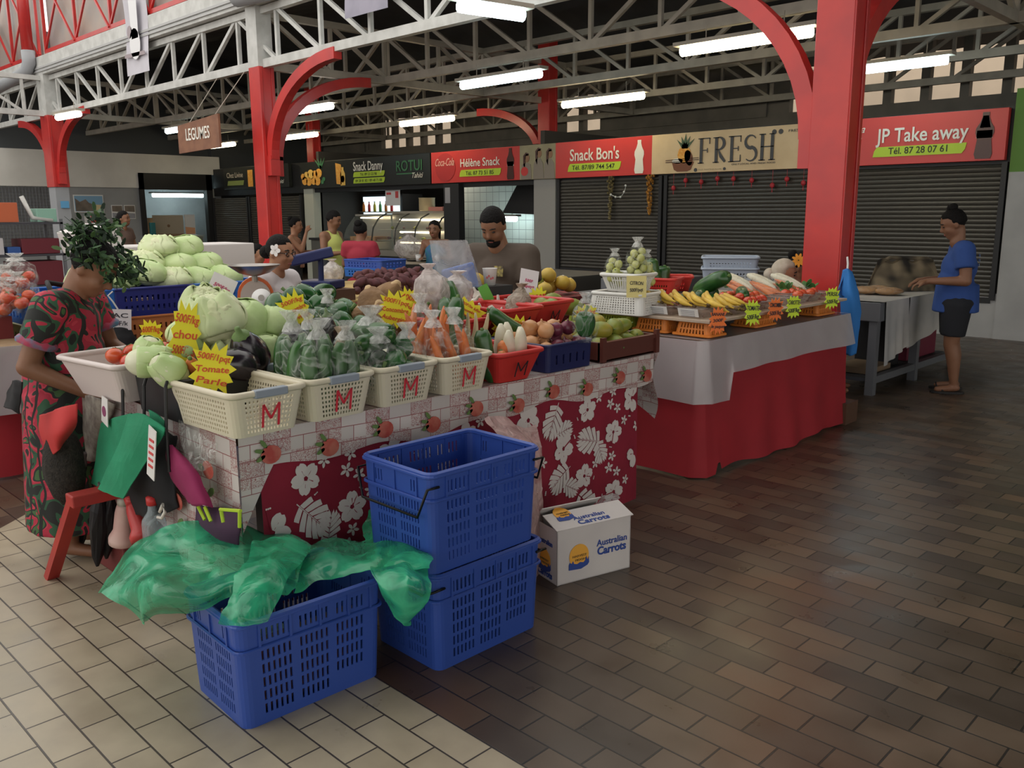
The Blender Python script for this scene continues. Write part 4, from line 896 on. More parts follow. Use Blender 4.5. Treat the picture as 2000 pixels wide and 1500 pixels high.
# basket 3: peppers and cucumbers in film
for i, (dx, dy) in enumerate(((.13, -.09), (.13, -.01), (.12, .08), (.03, -.1), (.03, .0), (.04, .09), (-.06, .03), (-.05, -.08))):
    put('pepper', (-2.88+dx, 2.125+dy, zb+.09+.05*(i % 2)+.035*(i > 2)), 'glossy green pepper in clear film in the third basket', 'peppers bagged in the third basket', (rr(1.2), rr(1.2), rr(3)), 1.1)
for i, (dx, dy) in enumerate(((.04, -.06), (.0, .04), (-.04, .0))): put('cucumber', (-2.88+dx, 2.125+dy, zb+.21+.02*i), 'cucumber lying across the bagged peppers in the third basket', 'cucumbers lying on the bagged peppers', (1.45, .2*i, .5+.5*i), 1.1)
for i, (dx, dy, rx_) in enumerate(((.11, -.06, .1), (.1, .08, .09), (-.03, .0, .13))): bag('plastic_bag', 'tied clear bag of green peppers in the third basket', (-2.88+dx, 2.125+dy, zb-.012), (rx_*.85, rx_), .3+.06*(i == 2), FILM, 'clear bags of peppers in the third basket', seed=20+i, lean=(rr(.05), rr(.05)))
# basket 4: carrots
for i in range(14):
    dx = .15-.02*i; dy = -.1+.2*((i*5) % 7)/6
    put('carrot', (-2.88+dx, 2.44+dy, zb+.115+.008*i), 'orange carrot standing in clear film in the fourth basket', 'carrots bagged in the fourth basket', (pi+rr(.16), .25+rr(.12), rr(3)), (1.05, 1.05, 1.25))
for i, (dx, dy) in enumerate(((.1, -.08), (.08, .07), (-.05, .0))): bag('plastic_bag', 'tied clear bag of carrots in the fourth basket', (-2.88+dx, 2.44+dy, zb-.012), (.085, .08), .33+.06*(i == 2), FILM, 'clear bags of carrots in the fourth basket', seed=40+i, lean=(-.05, rr(.03)))
# red tub
for i, (dx, dy, k) in enumerate(((.1, .02, 0), (.1, .085, 0), (.08, .12, 0), (.03, .03, 0), (.02, .1, 0))): put('daikon', (-2.87+dx, 2.765+dy, zb+.1+.02*(i > 2)), 'white radish standing in the red tub', 'white radishes in the red tub', (rr(.15), -.2+rr(.1), rr(3)), 1.05)
for i in range(3): put('parsnip', (-2.96+.02*i, 2.70+.03*i, zb+.15), 'pale peeled stem leaning behind the radishes in the red tub', 'pale stems in the red tub', (rr(.2), -.35, rr(3)), 1.2)
put('cucumber', (-2.8, 2.665, zb+.09), 'stout cucumber at the front of the red tub', None, (.1, -.2, 0), (1.35, 1.35, .95))
put('cucumber', (-2.96, 2.61, zb+.17), 'very long cucumber leaning behind the red tub', None, (-.35, -.25, 0), (1.35, 1.35, 1.45))
for i, (dx, dy, dz) in enumerate(((.13, -.05, .05), (.1, -.02, .09))): put('carrot', (-2.87+dx, 2.765+dy, zb+dz), 'stubby carrot tip showing between cucumber and radishes', 'stubby carrots in the red tub', (rr(.3), -.3, 0), (1.3, 1.3, .7))
# onions
on = [(.13, -.1, 0), (.13, -.02, 1), (.12, .06, 1), (.13, .12, 1), (.05, -.12, 0), (.05, -.04, 0), (.05, .04, 1), (.06, .11, 0), (-.03, -.11, 0), (-.03, -.03, 0), (-.03, .06, 0), (-.03, .12, 1), (-.1, -.09, 0), (-.1, .02, 0), (.09, -.06, 0, 1), (.09, .01, 1, 1), (.09, .1, 1, 1), (.0, -.09, 0, 1), (.01, .0, 0, 1), (.01, .08, 0, 1)]
for q in on:
    up = len(q) > 3; k = 'redonion' if q[2] else 'onion'
    put(k, (-2.92+q[0], 3.16+q[1], zb+.1+.06*up-.02*(q[0] > .1)), 'red onion in the navy crate' if q[2] else 'yellow onion in the navy crate', 'red onions in the navy crate' if q[2] else 'yellow onions in the navy crate', (rr(1), rr(1), rr(3)), 1.0+rr(.12))
# bagged green squash and mangoes in the tray
put('pepper', at(1143, 632, z=1.03), 'large dark green pepper in film between onions and mangoes', None, (.2, .1, .3), (1.15, 1.15, 1.3)); bag('plastic_bag', 'tied clear bag around the large green pepper by the onions', at(1143, 632, z=1.03)-V((0, 0, .09)), .065, .24, FILM, seed=71)
for i, (dx, dy, dz) in enumerate(((.17, -.15, 0), (.18, -.03, 0), (.17, .09, 0), (.16, .18, .01), (.07, -.17, .02), (.07, -.06, .02), (.07, .05, .02), (.07, .16, .02), (-.03, -.15, .03), (-.03, -.03, .04), (-.03, .09, .04), (-.03, .18, .03), (.12, -.08, .07), (.12, .03, .07), (.1, .12, .07), (.02, .0, .09), (-.12, .0, .04), (-.12, .12, .04), (-.12, -.12, .04))):
    put('papaya', (-2.98+dx, 3.63+dy, zb+.045+dz), 'green yellow mango heaped in the brown tray', 'mangoes in the brown tray', (1.4+rr(.4), rr(.5), rr(3)), 1.1+rr(.12))
# left containers: milky tub of tomatoes, black crate of white cabbages
t = basket('plastic_tub', 'milky white tub of tomatoes at the end of the front table', (-3.62, 1.40, ZT0+.02), .12, .46, .33, .15, PINKW, False, None, None, dL=.11, tub=True, cat='tub')
for i, (dx, dy) in enumerate(((.1, -.05), (.15, .02), (.1, .06), (.05, .0), (.02, -.08), (-.02, .06), (.16, -.06), (.0, .0), (.08, .11), (-.06, -.03))): put('tomato', (-3.58+dx, 1.42+dy, ZT0+.17+.018*(i % 3)), 'red tomato in the milky white tub', 'tomatoes in the milky tub', (rr(.6), rr(.6), rr(3)), 1.1)
t = thing('plastic_crate', 'black crate of pale cabbages between the milky tub and first basket', 'crate', (-3.2, 1.5, ZT0)); mb = MB()
ring, _ = shell(mb, .36, .30, .38, .32, .15, .02, [(1, 0)], [(1, 0)], [(1, 0), (.2, 0), (2, 0)]); solid(mb.build('body', BLACKP, t, world=False), .006); r2 = MB(); r2.tube(ring, .01, 6, closed=True); r2.build('rim', BLACKP, t, world=False)
# black carrying straps over the crate edge
for i, (u, m_) in enumerate(((250, 0), (292, 1), (335, 2))):
    a = at(u, 725, y=1.335); tag(MB().tube([a+V((0, .03, -.01)), a+V((0, 0, .012)), a+V((.01, -.03, -.05)), a+V((.02, -.045, -.2)), a+V((.025, -.05, -.36))], .006, 6).build('bag_strap', M_BLK), 'black bag strap hooked over the black crate', 'strap', 'black straps over the crate')
for i, (u, v, x) in enumerate(((290, 700, -3.16), (328, 716, -3.08), (322, 690, -3.3), (296, 680, -3.4))): put('wcab', at(u, v+8, x=x), 'pale whitish cabbage in the black crate', 'pale cabbages in the black crate', (rr(.5)+(1.2 if i < 2 else 0), rr(.5), rr(3)), (.74, .74, 1.05) if i < 2 else .72)
# cabbage heap behind the first baskets
for i, (u, v, x, k, s, lab) in enumerate(((430, 640, -3.3, 'lettuce', 1.12, 'knobbly pale cabbage in the middle of the front heap'), (390, 612, -3.5, 'lettuce', .95, 'knobbly pale cabbage at the back of the front heap'), (492, 632, -3.4, 'cabbage', 1.12, 'large smooth cabbage on top of the front heap'), (524, 636, -3.38, 'cabbage', .95, 'smooth cabbage at the pepper side of the front heap'), (462, 690, -3.27, 'lettuce', .9, 'cabbage under the heap beside the black eggplant'), (505, 690, -3.25, 'cabbage', .9, 'small cabbage at the foot of the heap near the cucumbers'), (395, 690, -3.35, 'lettuce', .85, 'cabbage at the foot of the heap behind the yellow card'), (370, 655, -3.5, 'cabbage', .9, 'cabbage behind the two line yellow card'), (350, 690, -3.3, 'wcab', .9, 'pale cabbage wedged between the crate and the heap'))):
    put(k, at(u, v, x=x), lab, None, (rr(.5), rr(.5), rr(3)), s)
put('eggplant', at(482, 690, x=-3.1), 'big glossy black eggplant behind the first basket', None, (.5, .3, 0), (1.15, 1.15, 1.0)); put('eggplant', at(460, 710, x=-3.05), 'black eggplant lying low behind the first basket', None, (1.3, .4, 0), 1.0); put('eggplant', at(562, 670, x=-3.2), 'black eggplant under the yellow pepper card', None, (1.4, .4, .5), 1.0); put('eggplant', at(590, 655, x=-3.3), 'dark eggplant in shade beside the peppers', None, (1.2, 0, 1.5), 1.0)
put('eggplant', at(642, 650, x=-3.2), 'slim eggplant in film in front of the peppers', None, (.15, .1, 0), (.62, .62, .9)); bag('plastic_bag', 'tied clear bag around the slim eggplant', at(642, 650, x=-3.2)-V((0, 0, .11)), .055, .3, FILM, seed=77)
tag(MB().box((-3.75, 1.72, ZT0), (-3.05, 2.75, ZT0+.1)).build('produce_box', mat('box_maroon', (.2, .03, .03), .6)), 'low dark red box under the cabbages and peppers', 'box')
# pepper heap
for i, (u, v, x) in enumerate(((545, 600, -3.75), (575, 582, -3.85), (605, 578, -3.95), (628, 575, -3.98), (560, 620, -3.62), (595, 605, -3.72), (622, 600, -3.8), (645, 597, -3.85), (540, 650, -3.5), (605, 628, -3.6), (635, 622, -3.65), (660, 612, -3.72), (680, 610, -3.78), (622, 655, -3.45), (650, 645, -3.5), (678, 635, -3.58), (700, 640, -3.55), (570, 640, -3.55), (690, 655, -3.45), (655, 670, -3.4))):
    put('pepper', at(u, v, x=x), 'glossy green pepper in the loose heap', 'green peppers heaped behind the baskets', (rr(1.3), rr(1.3), rr(3)), 1.3+rr(.15))
# taro, small scale, bags
for i, (u, v, x, s) in enumerate(((722, 612, -3.75, 1.1), (765, 600, -3.8, 1.3), (745, 632, -3.6, 1.1), (785, 625, -3.65, 1.1), (800, 610, -3.8, 1.0), (702, 625, -3.75, .8))): put('coco', at(u, v, x=x), 'brown taro root in the pile behind the yellow cucumber card', 'brown taro roots on the front stall', (rr(.4), rr(.4), rr(3)), s)
tag(MB().box((-3.95, 2.8, ZT0), (-3.45, 3.35, ZT0+.1)).build('produce_box', mat('box_dark', (.04, .04, .05), .6)), 'low dark box under the brown taro roots', 'box')
# ---------------------------------------------------------------- second row on the front stall
def tub(label, c, rz, L=.42, W=.3, H=.14, m=REDP, marker=MARKK, group=None): return basket('plastic_tub', label, c, rz, L, W, H, m, False, marker, group, dL=.1, tub=True, cat='tub')
tag(MB().box((-3.85, 3.12, ZT0), (-3.2, 3.82, ZT0+.1)).build('produce_box', mat('box_brown', (.1, .05, .03), .6)), 'low dark box raising the red tubs behind the onions', 'box')
ZU = ZT0+.105
tub('empty looking red tub marked M behind the onions', (-3.38, 3.3, ZU), .05)
tub('red tub with a few green mangoes behind the other red tub', (-3.50, 3.65, ZU), .05, L=.46, W=.34)
tub('red tub holding garlic and a bag of mushrooms', (-3.42, 2.98, ZT0+.07), .05, marker=None)
for i, (u, v, x) in enumerate(((1062, 598, -3.5), (1085, 590, -3.55), (1108, 598, -3.5), (1075, 600, -3.42))): put('papaya', at(u, v, x=x), 'green mango in the red tub beside the white card', 'mangoes in the red tub', (1.4, rr(.5), rr(3)), 1.25)
# garlic nets, mushroom bag
for i, (u, v, x) in enumerate(((935, 580, -3.75), (950, 596, -3.65), (925, 596, -3.7), (962, 608, -3.55), (945, 612, -3.55), (975, 618, -3.45), (958, 625, -3.42), (985, 630, -3.4), (970, 600, -3.6), (990, 612, -3.5))): put('garlic', at(u, v, x=x), 'white garlic bulb in the net heap', 'garlic bulbs on the front stall', (rr(.7), rr(.7), rr(3)), 1.45+rr(.2))
bag('plastic_bag', 'grey net bag of brown mushrooms leaning over the garlic', at(1010, 632, x=-3.4), (.075, .07), .22, film('net_film', (.36, .29, .22), .78, .4, .8, 22, .15), seed=15, lean=(-.02, .06))
t = thing('net_label', 'green paper label on the garlic net', 'label', at(949, 573, x=-3.6)); p = at(949, 573, x=-3.6)
MB().prism([(-.03, -.05), (.03, -.05), (.03, .05), (-.03, .05)], .003, 0, frame(p, face(p, .7), (0, 0, 1)) @ Mx.Rotation(.45, 4, 'Z')).build('paper', mat('label_green', (.12, .45, .06), .5), t)
# long cucumbers
put('cucumber', at(893, 620, x=-3.35), 'very long cucumber leaning over the carrots', None, (-.15, -.55, .2), (1.6, 1.6, 1.55)); put('cucumber', at(880, 640, x=-3.2), 'cucumber under the very long cucumber', None, (-.3, -.6, .2), (1.4, 1.4, 1.2)); put('cucumber', at(1000, 640, x=-3.1), 'dark cucumber behind the white radishes', None, (.5, -.9, .4), 1.2)
# flat kitchen scale with bags
t = thing('flat_scale', 'flat grey weighing scale under the white plastic bag', 'scale', at(850, 640, x=-3.45)); p = at(850, 640, x=-3.45); Tm = TR(p, rz=.15)
bevel(MB(Tm).box((-.14, -.16, -.06), (.14, .16, -.012)).build('housing', mat('scale_grey', (.3, .33, .37), .4), t), .01); bevel(MB(Tm).box((-.13, -.15, -.008), (.13, .15, .012)).build('tray', mat('scale_tray', (.5, .53, .56), .25, metal=.6), t), .006)
MB(Tm).box((-.15, -.17, -.13), (.15, .17, -.062)).build('stand', BLACKP, t)
bag('plastic_bag', 'knotted white plastic bag standing on the flat scale', at(850, 610, x=-3.45), (.085, .1), .25, FILMW, seed=22, lean=(-.03, -.02)); bag('plastic_bag', 'low open translucent bag beside the knotted white bag', at(885, 603, x=-3.5), (.1, .1), .2, MILK, seed=25, lean=(.0, .04))
put('eggplant', at(850, 598, x=-3.45), 'reddish root inside the knotted white bag', None, (1.3, .2, .4), .75)
# clear bag with blue lining
t = thing('lined_bag', 'large clear bag with a blue pack inside behind the garlic', 'bag', at(905, 600, x=-3.95)); p = at(905, 605, x=-3.95); ex = face(p, .9)
def lb_(u, v): a = 2*pi*u; h = .42*v; w = (.15-.04*v)*(1+.08*sin(5*a+v*4)); return p+ex*(w*cos(a)-.08*v)+V((0, 0, h))+V((-p.x, -p.y, 0)).normalized()*(.07*sin(a))
MB().grid(lb_, 32, 12).build('film', film('milky_thin', (.72, .72, .74), .34, .25, .25, 6, .1), t, True)
tag(bevel(MB(frame(p+V((0, 0, .13)), ex, (0, 0, 1)) @ Mx.Rotation(.25, 4, 'Z')).box((-.1, -.13, -.03), (.1, .14, .02)).build('blue_pack', mat('pack_blue', (.08, .2, .6), .4)), .01), 'blue pack inside the large clear bag', 'pack')
# paper cup
t = thing('paper_cup', 'white printed paper cup in front of the man with the melon', 'cup', at(957, 557, x=-3.9)); p = at(957, 557, x=-3.9)
MB(TR(p)).lathe([(.034, 0), (.045, .1), (.047, .105), (.043, .105), (.032, .006)], 20).build('cup', mat('cup_white', (.72, .7, .68), .5), t, True)
tm = frame(p+V((0, 0, .05))+V((-p.x, -p.y, 0)).normalized()*.0415, face(p, 1), (0, 0, 1)); q = MB()
for k in range(4): q.prism(ellp(-.018+.012*k, .01*sin(k*2), .005, .008, 8), .002, 0, tm)
q.build('print', mat('cup_print', (.5, .08, .1), .5), t)
cp = at(957, 557, x=-3.9); tag(MB().box((cp.x-.08, cp.y-.2, ZT0-.004), (cp.x+.08, cp.y+.12, cp.z-.001)).build('produce_box', mat('box_black', (.02, .02, .022), .5)), 'dark box carrying the paper cup at the back of the front stall', 'box')
# flat metal scale plate
t = thing('counter_scale', 'black counter scale with a steel plate in front of the man', 'scale', at(985, 590, x=-3.85)); p = at(985, 592, x=-3.85); Tm = TR(p, rz=.5)
bevel(MB(Tm).box((-.12, -.14, -.12), (.12, .14, .02)).build('housing', BLACKP, t), .01); bevel(MB(Tm).box((-.15, -.17, .035), (.15, .17, .045)).box((-.02, -.02, .02), (.02, .02, .035)).build('plate', mat('steel_plate', (.55, .56, .58), .25, metal=.9), t), .003)
# melons on a cloth covered stand
t = thing('covered_stand', 'small stand covered with a dark red floral cloth under the yellow melons', 'stand', (-4.5, 4.95, 0))
MB().grid(lambda u, v: V((-4.5+.3*cos(2*pi*u), 4.95+.33*sin(2*pi*u), .94-.35*v)) if v > 0 else V((-4.5+.28*cos(2*pi*u), 4.95+.3*sin(2*pi*u), .94)), 24, 6).build('cloth_skirt', mat('floral_dark_red', (.26, .03, .03), .8, (.05, .02, .02), 18), t)
MB().prism(ellp(-4.5, 4.95, .29, .31, 24), .02, 0, TR((0, 0, .925))).build('cloth_top', mat('floral_dark_red', (0, 0, 0)), t); MB().box((-4.7, 4.75, 0), (-4.3, 5.15, .92)).build('stand_body', mat('raw_wood', (0, 0, 0)), t)
for i, (u, v) in enumerate(((1060, 565), (1078, 556), (1095, 553), (1072, 541), (1108, 556), (1052, 560))): put('melon' if i != 5 else 'papaya', at(u, v, x=-4.4-.05*(i % 2)), ('round yellow melon on the floral stand' if i != 5 else 'dark green fruit beside the yellow melons'), 'yellow melons on the floral stand' if i != 5 else None, (rr(.4), rr(.4), rr(3)), 1.0 if i != 5 else 1.2)
# ---------------------------------------------------------------- price cards on the front stall
card('yellow star card standing before the green pepper heap', at(580, 612, x=-3.42), .15, .24, ['500F/kg', 'Concombre', 'poivron', 'Tomate'], tilt=.35, seed=3)
card('yellow star card in front of the brown taro roots', at(772, 606, x=-3.35), .19, .2, ['500F/1pqt', 'Concombre', 'Aubergine'], tilt=-.22, seed=4)
card('yellow star card half hidden behind the taro card', at(797, 592, x=-3.55), .12, .18, ['400F', 'le kg'], tilt=-.2, seed=5)
card('yellow star card behind the carrots with four lines of writing', at(912, 612, x=-3.3), .22, .17, ['600F/le kilo', 'Concombre', 'Aubergine', 'Navet Carotte'], tilt=-.5, seed=6)
card('yellow star card before the garlic partly overlapped', at(985, 640, x=-3.2), .16, .15, ['500F/kg', 'Oignon'], tilt=-.3, seed=7)
card('yellow star card standing between radishes and onions', at(1015, 645, x=-3.1), .17, .16, ['400F/kg', 'Navet', '600F kg'], tilt=-.35, seed=8)
card('yellow star card behind the bagged pepper near the mangoes', at(1145, 618, x=-3.25), .18, .15, ['500F/kg', 'Mangue'], tilt=.1, seed=9)
card('yellow star card behind the white price card', at(1052, 585, x=-3.7), .14, .17, ['300F'], tilt=.1, seed=10)
card('yellow narrow star card among the pale cabbages with two big lines', at(362, 655, x=-3.25), .13, .30, ['500F/kg', 'chou', '500F/1pqt'], tilt=-.22, seed=11)
card('yellow card with a torn edge beside the milky tub', at(296, 655, x=-3.6), .1, .15, ['600F/kg', 'Navet'], tilt=0, seed=12)
card('tall white price card with magenta writing behind the red tubs', at(1030, 570, x=-3.75), .12, .28, ['500F', 'Papaye', '', '', ''], WHTC, PENM, tilt=-.22, shape='rect')
card('white price slip with magenta writing above the cabbage heap', at(425, 580, x=-3.65), .11, .2, ['500F/kg', 'chou', 'chou', 'long'], WHTC, PENM, tilt=-.5, shape='rect')
# ---------------------------------------------------------------- stacked blue crates
def crate_proto(name, label, cat='crate'):
    t = thing(name, label, cat, (0, 0, 0)); L, W, H = .49, .35, .35
    slots = [(2.0, 0)]
    for g in range(3): slots += [q for i in range(6) for q in ((.42, 1), (.52, 0))]+[(1.1 if g < 2 else 1.6, 0)]
    sw = [(2.0, 0)]
    for g in range(2): sw += [q for i in range(7) for q in ((.3, 1), (.45, 0))]+[(1.0, 0)]
    rows = [(1.6, 0)]+[q for i in range(5) for q in ((1.5, 1), (.6, 0))]+[(.9, 0), (1.9, 1), (1.3, 0)]
    mb = MB(); ring, rr_ = shell(mb, L, W, L+.025, W+.025, H, .03, slots, sw, rows, pred=lambda sd, x, z: not (sd in (1, 3) and abs(x) < .07 and z > .27) and not (z < .09 and sd in (0, 2) and x > .06) or (z > .2 and sd in (0, 2)))
    solid(mb.build('body', BLUEP, t, world=False), .006)
    rm = MB(); rm.tube(ring, .011, 6, closed=True)
    for z, e in ((.262, 1.022), (.345, 1.03)): rm.tube([(x*e, y*e, z) for x, y, _ in ring], .006, 6, closed=True)
    rm.build('rim', BLUEP, t, world=False)
    rib = lambda lo, hi: MB().box(lo, hi).build('rib', BLUEP, t, world=False)
    for x in (-.19, -.085, .02, .125, .21):
        for s in (1, -1): rib((x-.004, s*(W/2+.012)-.007, .262), (x+.004, s*(W/2+.012)+.007, .345))
    for y in (-.12, 0, .12):
        for s in (1, -1): rib((s*(L/2+.012)-.007, y-.004, .262), (s*(L/2+.012)+.007, y+.004, .345))
    return t
def handle(t, s, drop):
    L, W = .49, .35; x = s*(L/2+.03); pts = [(s*(L/2-.02), -W/2-.02, .31), (x, -W/2-.02, .31), (x+s*.012, -W/2+.02, .31-drop), (x+s*.012, W/2-.02, .31-drop), (x, W/2+.02, .31), (s*(L/2-.02), W/2+.02, .31)]
    MB().tube(pts, .005, 6).build('wire_handle', mat('black_wire', (.02, .02, .02), .3, metal=.7), t, True, world=False)
ca = crate_proto('plastic_crate', 'blue slotted crate at the bottom of the stack of two'); handle(ca, -1, .02); handle(ca, 1, .02)
ca.location = (-2.305, 2.035, 0); ca.rotation_euler = (0, 0, pi/2-.01)
cb = dup(ca, (-2.305, 2.02, .362), label='empty blue slotted crate on top of the stack of two', rot=(0, 0, pi/2-.012))
for c in list(cb.children):
    if c.name.startswith('wire'): bpy.data.objects.remove(c, do_unlink=True)
handle(cb, -1, .1); handle(cb, 1, .09)
cc = dup(ca, (-2.455, 1.40, 0), label='blue slotted crate holding a green plastic bag on the pale tiles', rot=(0, 0, pi/2-.045))
for c in list(cc.children):
    if c.name.startswith('wire'): bpy.data.objects.remove(c, do_unlink=True)
# inside the near crate: brown and white scraps seen through the slots
tag(bevel(MB().box((-2.38, 1.2, .012), (-2.33, 1.6, .24)).build('cardboard_sheet', mat('cardboard_dark', (.16, .06, .05), .7)), .004), 'dark brown board standing inside the near blue crate', 'board')
tag(bevel(MB().box((-2.59, 1.2, .012), (-2.4, 1.45, .16)).build('paper_scraps', mat('scrap_white', (.45, .42, .38), .7, (.2, .16, .14), 20)), .01), 'crumpled white paper inside the near blue crate', 'paper')
# translucent green bag sheets
GRN = film('green_film', (.045, .5, .26), .55, .22, .35, 7, .22)
def sheet(name, label, prof, nu, nv, m=None):
    mb = MB().grid(prof, nu, nv); o = mb.build(name, m or GRN, None, True); subd(o, 1); return tag(o, label, 'plastic bag')
def spl(pts, t):
    k = (len(pts)-1)*t; i = min(int(k), len(pts)-2); f = k-i; p0, p1, p2, p3 = (V(pts[max(i-1, 0)]), V(pts[i]), V(pts[i+1]), V(pts[min(i+2, len(pts)-1)]))
    return .5*((2*p1)+(-p0+p2)*f+(2*p0-5*p1+4*p2-p3)*f*f+(-p0+3*p1-3*p2+p3)*f*f*f)
def ruled(rows, wr=.012, seed=0):
    def f(u, v):
        p = spl([spl(r, u) for r in rows], v); k = noise.noise_vector(V((p.x*9+seed, p.y*9, p.z*9))); k2 = noise.noise_vector(V((p.x*30+seed, p.y*30, p.z*30))); return p+k*wr*1.6+k2*wr*.5
    return f
A_ = lambda u, v, x: tuple(at(u, v, x=x))
# main wing over the crate towards the table end
r1 = [A_(190, 1160, -2.95), A_(235, 1085, -3.0), A_(300, 1035, -2.95), A_(400, 1015, -2.85), A_(520, 1035, -2.75), A_(605, 1065, -2.6)]
r2 = [A_(210, 1165, -2.8), A_(290, 1110, -2.72), A_(380, 1090, -2.65), A_(450, 1090, -2.55), A_(530, 1095, -2.5), A_(600, 1090, -2.45)]
r3 = [A_(280, 1215, -2.62), A_(295, 1160, -2.5), A_(390, 1160, -2.42), A_(470, 1130, -2.38), A_(540, 1130, -2.35), A_(585, 1130, -2.35)]
r4 = [A_(275, 1216, -2.64), A_(330, 1200, -2.55), A_(400, 1195, -2.45), A_(470, 1165, -2.36), A_(530, 1160, -2.3), A_(560, 1170, -2.3)]
sheet('plastic_bag', 'large translucent green bag wing spreading from the near crate towards the pale tiles', ruled([r1, r2, r3, r4], .012), 40, 24)
r1 = [A_(500, 1060, -2.6), A_(470, 1110, -2.45), A_(455, 1160, -2.32), A_(425, 1225, -2.24)]
r2 = [A_(560, 1040, -2.55), A_(520, 1110, -2.32), A_(490, 1180, -2.22), A_(470, 1232, -2.2)]
r3 = [A_(605, 1065, -2.5), A_(575, 1120, -2.28), A_(540, 1180, -2.2), A_(500, 1225, -2.19)]
sheet('plastic_bag', 'crumpled green bag tail hanging over the front corner of the near crate', ruled([r1, r2, r3], .016, 4), 26, 20)
r1 = [A_(590, 1075, -2.6), A_(640, 1050, -2.62), A_(700, 1060, -2.55), A_(760, 1040, -2.45), A_(830, 1075, -2.2)]
r2 = [A_(580, 1110, -2.45), A_(650, 1090, -2.42), A_(720, 1090, -2.3), A_(780, 1080, -2.2), A_(840, 1090, -2.08)]
r3 = [A_(575, 1160, -2.36), A_(650, 1135, -2.34), A_(715, 1115, -2.26), A_(790, 1110, -2.1), A_(842, 1110, -2.04)]
sheet('plastic_bag', 'green bag bunched inside the near crate and twisted towards the stack', ruled([r1, r2, r3], .014, 8), 34, 18)
r1 = [A_(722, 990, -2.62), A_(712, 1030, -2.6), A_(715, 1085, -2.4), A_(735, 1130, -2.12), A_(770, 1205, -2.08)]
r2 = [A_(765, 1005, -2.6), A_(790, 1050, -2.4), A_(790, 1090, -2.15), A_(785, 1150, -2.02), A_(800, 1218, -2.06)]
r3 = [A_(790, 1035, -2.56), A_(825, 1065, -2.3), A_(838, 1105, -2.06), A_(830, 1160, -1.99), A_(815, 1190, -2.03)]
sheet('plastic_bag', 'green bag fan standing up against the crate stack and hanging down between the crates', ruled([r1, r2, r3], .02, 12), 30, 24)
# pinkish white bag leaning between stack and carton
r1 = [A_(945, 815, -2.58), A_(985, 805, -2.58), A_(1010, 830, -2.6), A_(1045, 830, -2.62)]
r2 = [A_(990, 900, -2.42), A_(1030, 900, -2.4), A_(1045, 900, -2.45), A_(1060, 900, -2.5)]
r3 = [A_(1000, 1010, -2.42), A_(1030, 1010, -2.36), A_(1045, 1010, -2.4), A_(1062, 1010, -2.48)]
r4 = [A_(1000, 1130, -2.44), A_(1035, 1133, -2.4), A_(1052, 1125, -2.44), A_(1062, 1110, -2.5)]
sheet('plastic_bag', 'milky pink plastic bag standing between the crate stack and the white carton', ruled([r1, r2, r3, r4], .014, 3), 18, 30, film('pink_film', (.62, .42, .4), .72, .35, .8, 14, .18))
# ---------------------------------------------------------------- white carton with carrots print
bx = thing('carton', 'white cardboard carton printed with an orange sun beside the crate stack', 'carton', (-2.35, 2.8, 0))
CARD = mat('carton_white', (.66, .62, .6), .7, (.6, .56, .55), 3); BLU = mat('print_blue', (.03, .07, .3), .6); SUN = mat('print_sun', (.85, .42, .06), .6); SUNT = mat('print_sunink', (.25, .16, .05), .6)
P0 = at(1088, 1145, z=0); P1 = at(1230, 1108, z=0); P2 = P0+V((-.2, .03, 0)); eY = (P1-P0).normalized(); Wd = (P1-P0).length; eX = V((-eY.y, eY.x, 0)); Dp = .19; Hc = .245
Tb = frame(P0, eY, (0, 0, 1))      # x along the long face, y up, z out of the face
b = MB(); b.box((0, 0, -.004), (Wd, Hc, 0), 0, Tb).box((0, 0, -Dp), (Wd, Hc, -Dp+.004), 0, Tb).box((0, 0, -Dp), (.004, Hc, 0), 0, Tb).box((Wd-.004, 0, -Dp), (Wd, Hc, 0), 0, Tb).box((0, 0, -Dp), (Wd, .004, 0), 0, Tb)
b.build('box_body', CARD, bx)
f1 = MB(); Tf = Tb @ TR((0, Hc, .002), rx=R(-72)); f1.box((-.004, 0, -.002), (Wd+.012, Dp*.62, .002), 0, Tf); f1.build('flap', CARD, bx); f2 = MB(); f2.box((0, 0, -.002), (Wd*.8, Dp*.5, .002), 0, Tb @ TR((0, Hc, -Dp), rx=R(48))); f2.build('flap', CARD, bx)
text('Australian', 'lettering', BLU, Tb @ TR((Wd*.735, Hc*.56, .0015)), .03, bx, width=Wd*.42, bold=.012); text('Carrots', 'lettering', BLU, Tb @ TR((Wd*.735, Hc*.395, .0015)), .037, bx, width=Wd*.40, bold=.03)
def logo(T, s):
    q = MB(); q.prism(ellp(0, .02, .48, .5, 30), .0014, 0, T @ TR(s=(s, s, 1))); q.build('sun_print', SUN, bx)
    q = MB(); q.prism([(-.5, -.52), (.1, -.56), (.42, -.45), (.5, -.35), (.48, -.1), (.42, -.22), (.36, -.05), (.3, -.22), (.22, -.3), (.05, -.26), (-.1, -.32), (-.25, -.28), (-.3, -.15), (-.36, -.25), (-.46, -.2), (-.5, -.3)], .0022, 0, T @ TR(s=(s, s, 1))); q.build('hills_print', BLU, bx)
    text('HARVEST', 'lettering', SUNT, T @ TR((.02*s, -.02*s, .003)), .1*s, bx, width=.7*s); text('MOON', 'lettering', SUNT, T @ TR((.06*s, -.19*s, .003)), .1*s, bx, width=.5*s)
logo(Tb @ TR((Wd*.285, Hc*.46, .0015)), .105)
Tl = frame(P0, eX*-1, (0, 0, 1)) @ Mx.Rotation(pi, 4, 'Y') @ TR((0, 0, 0)); Ts = frame(P0+eX*Dp, eX*-1, (0, 0, 1))
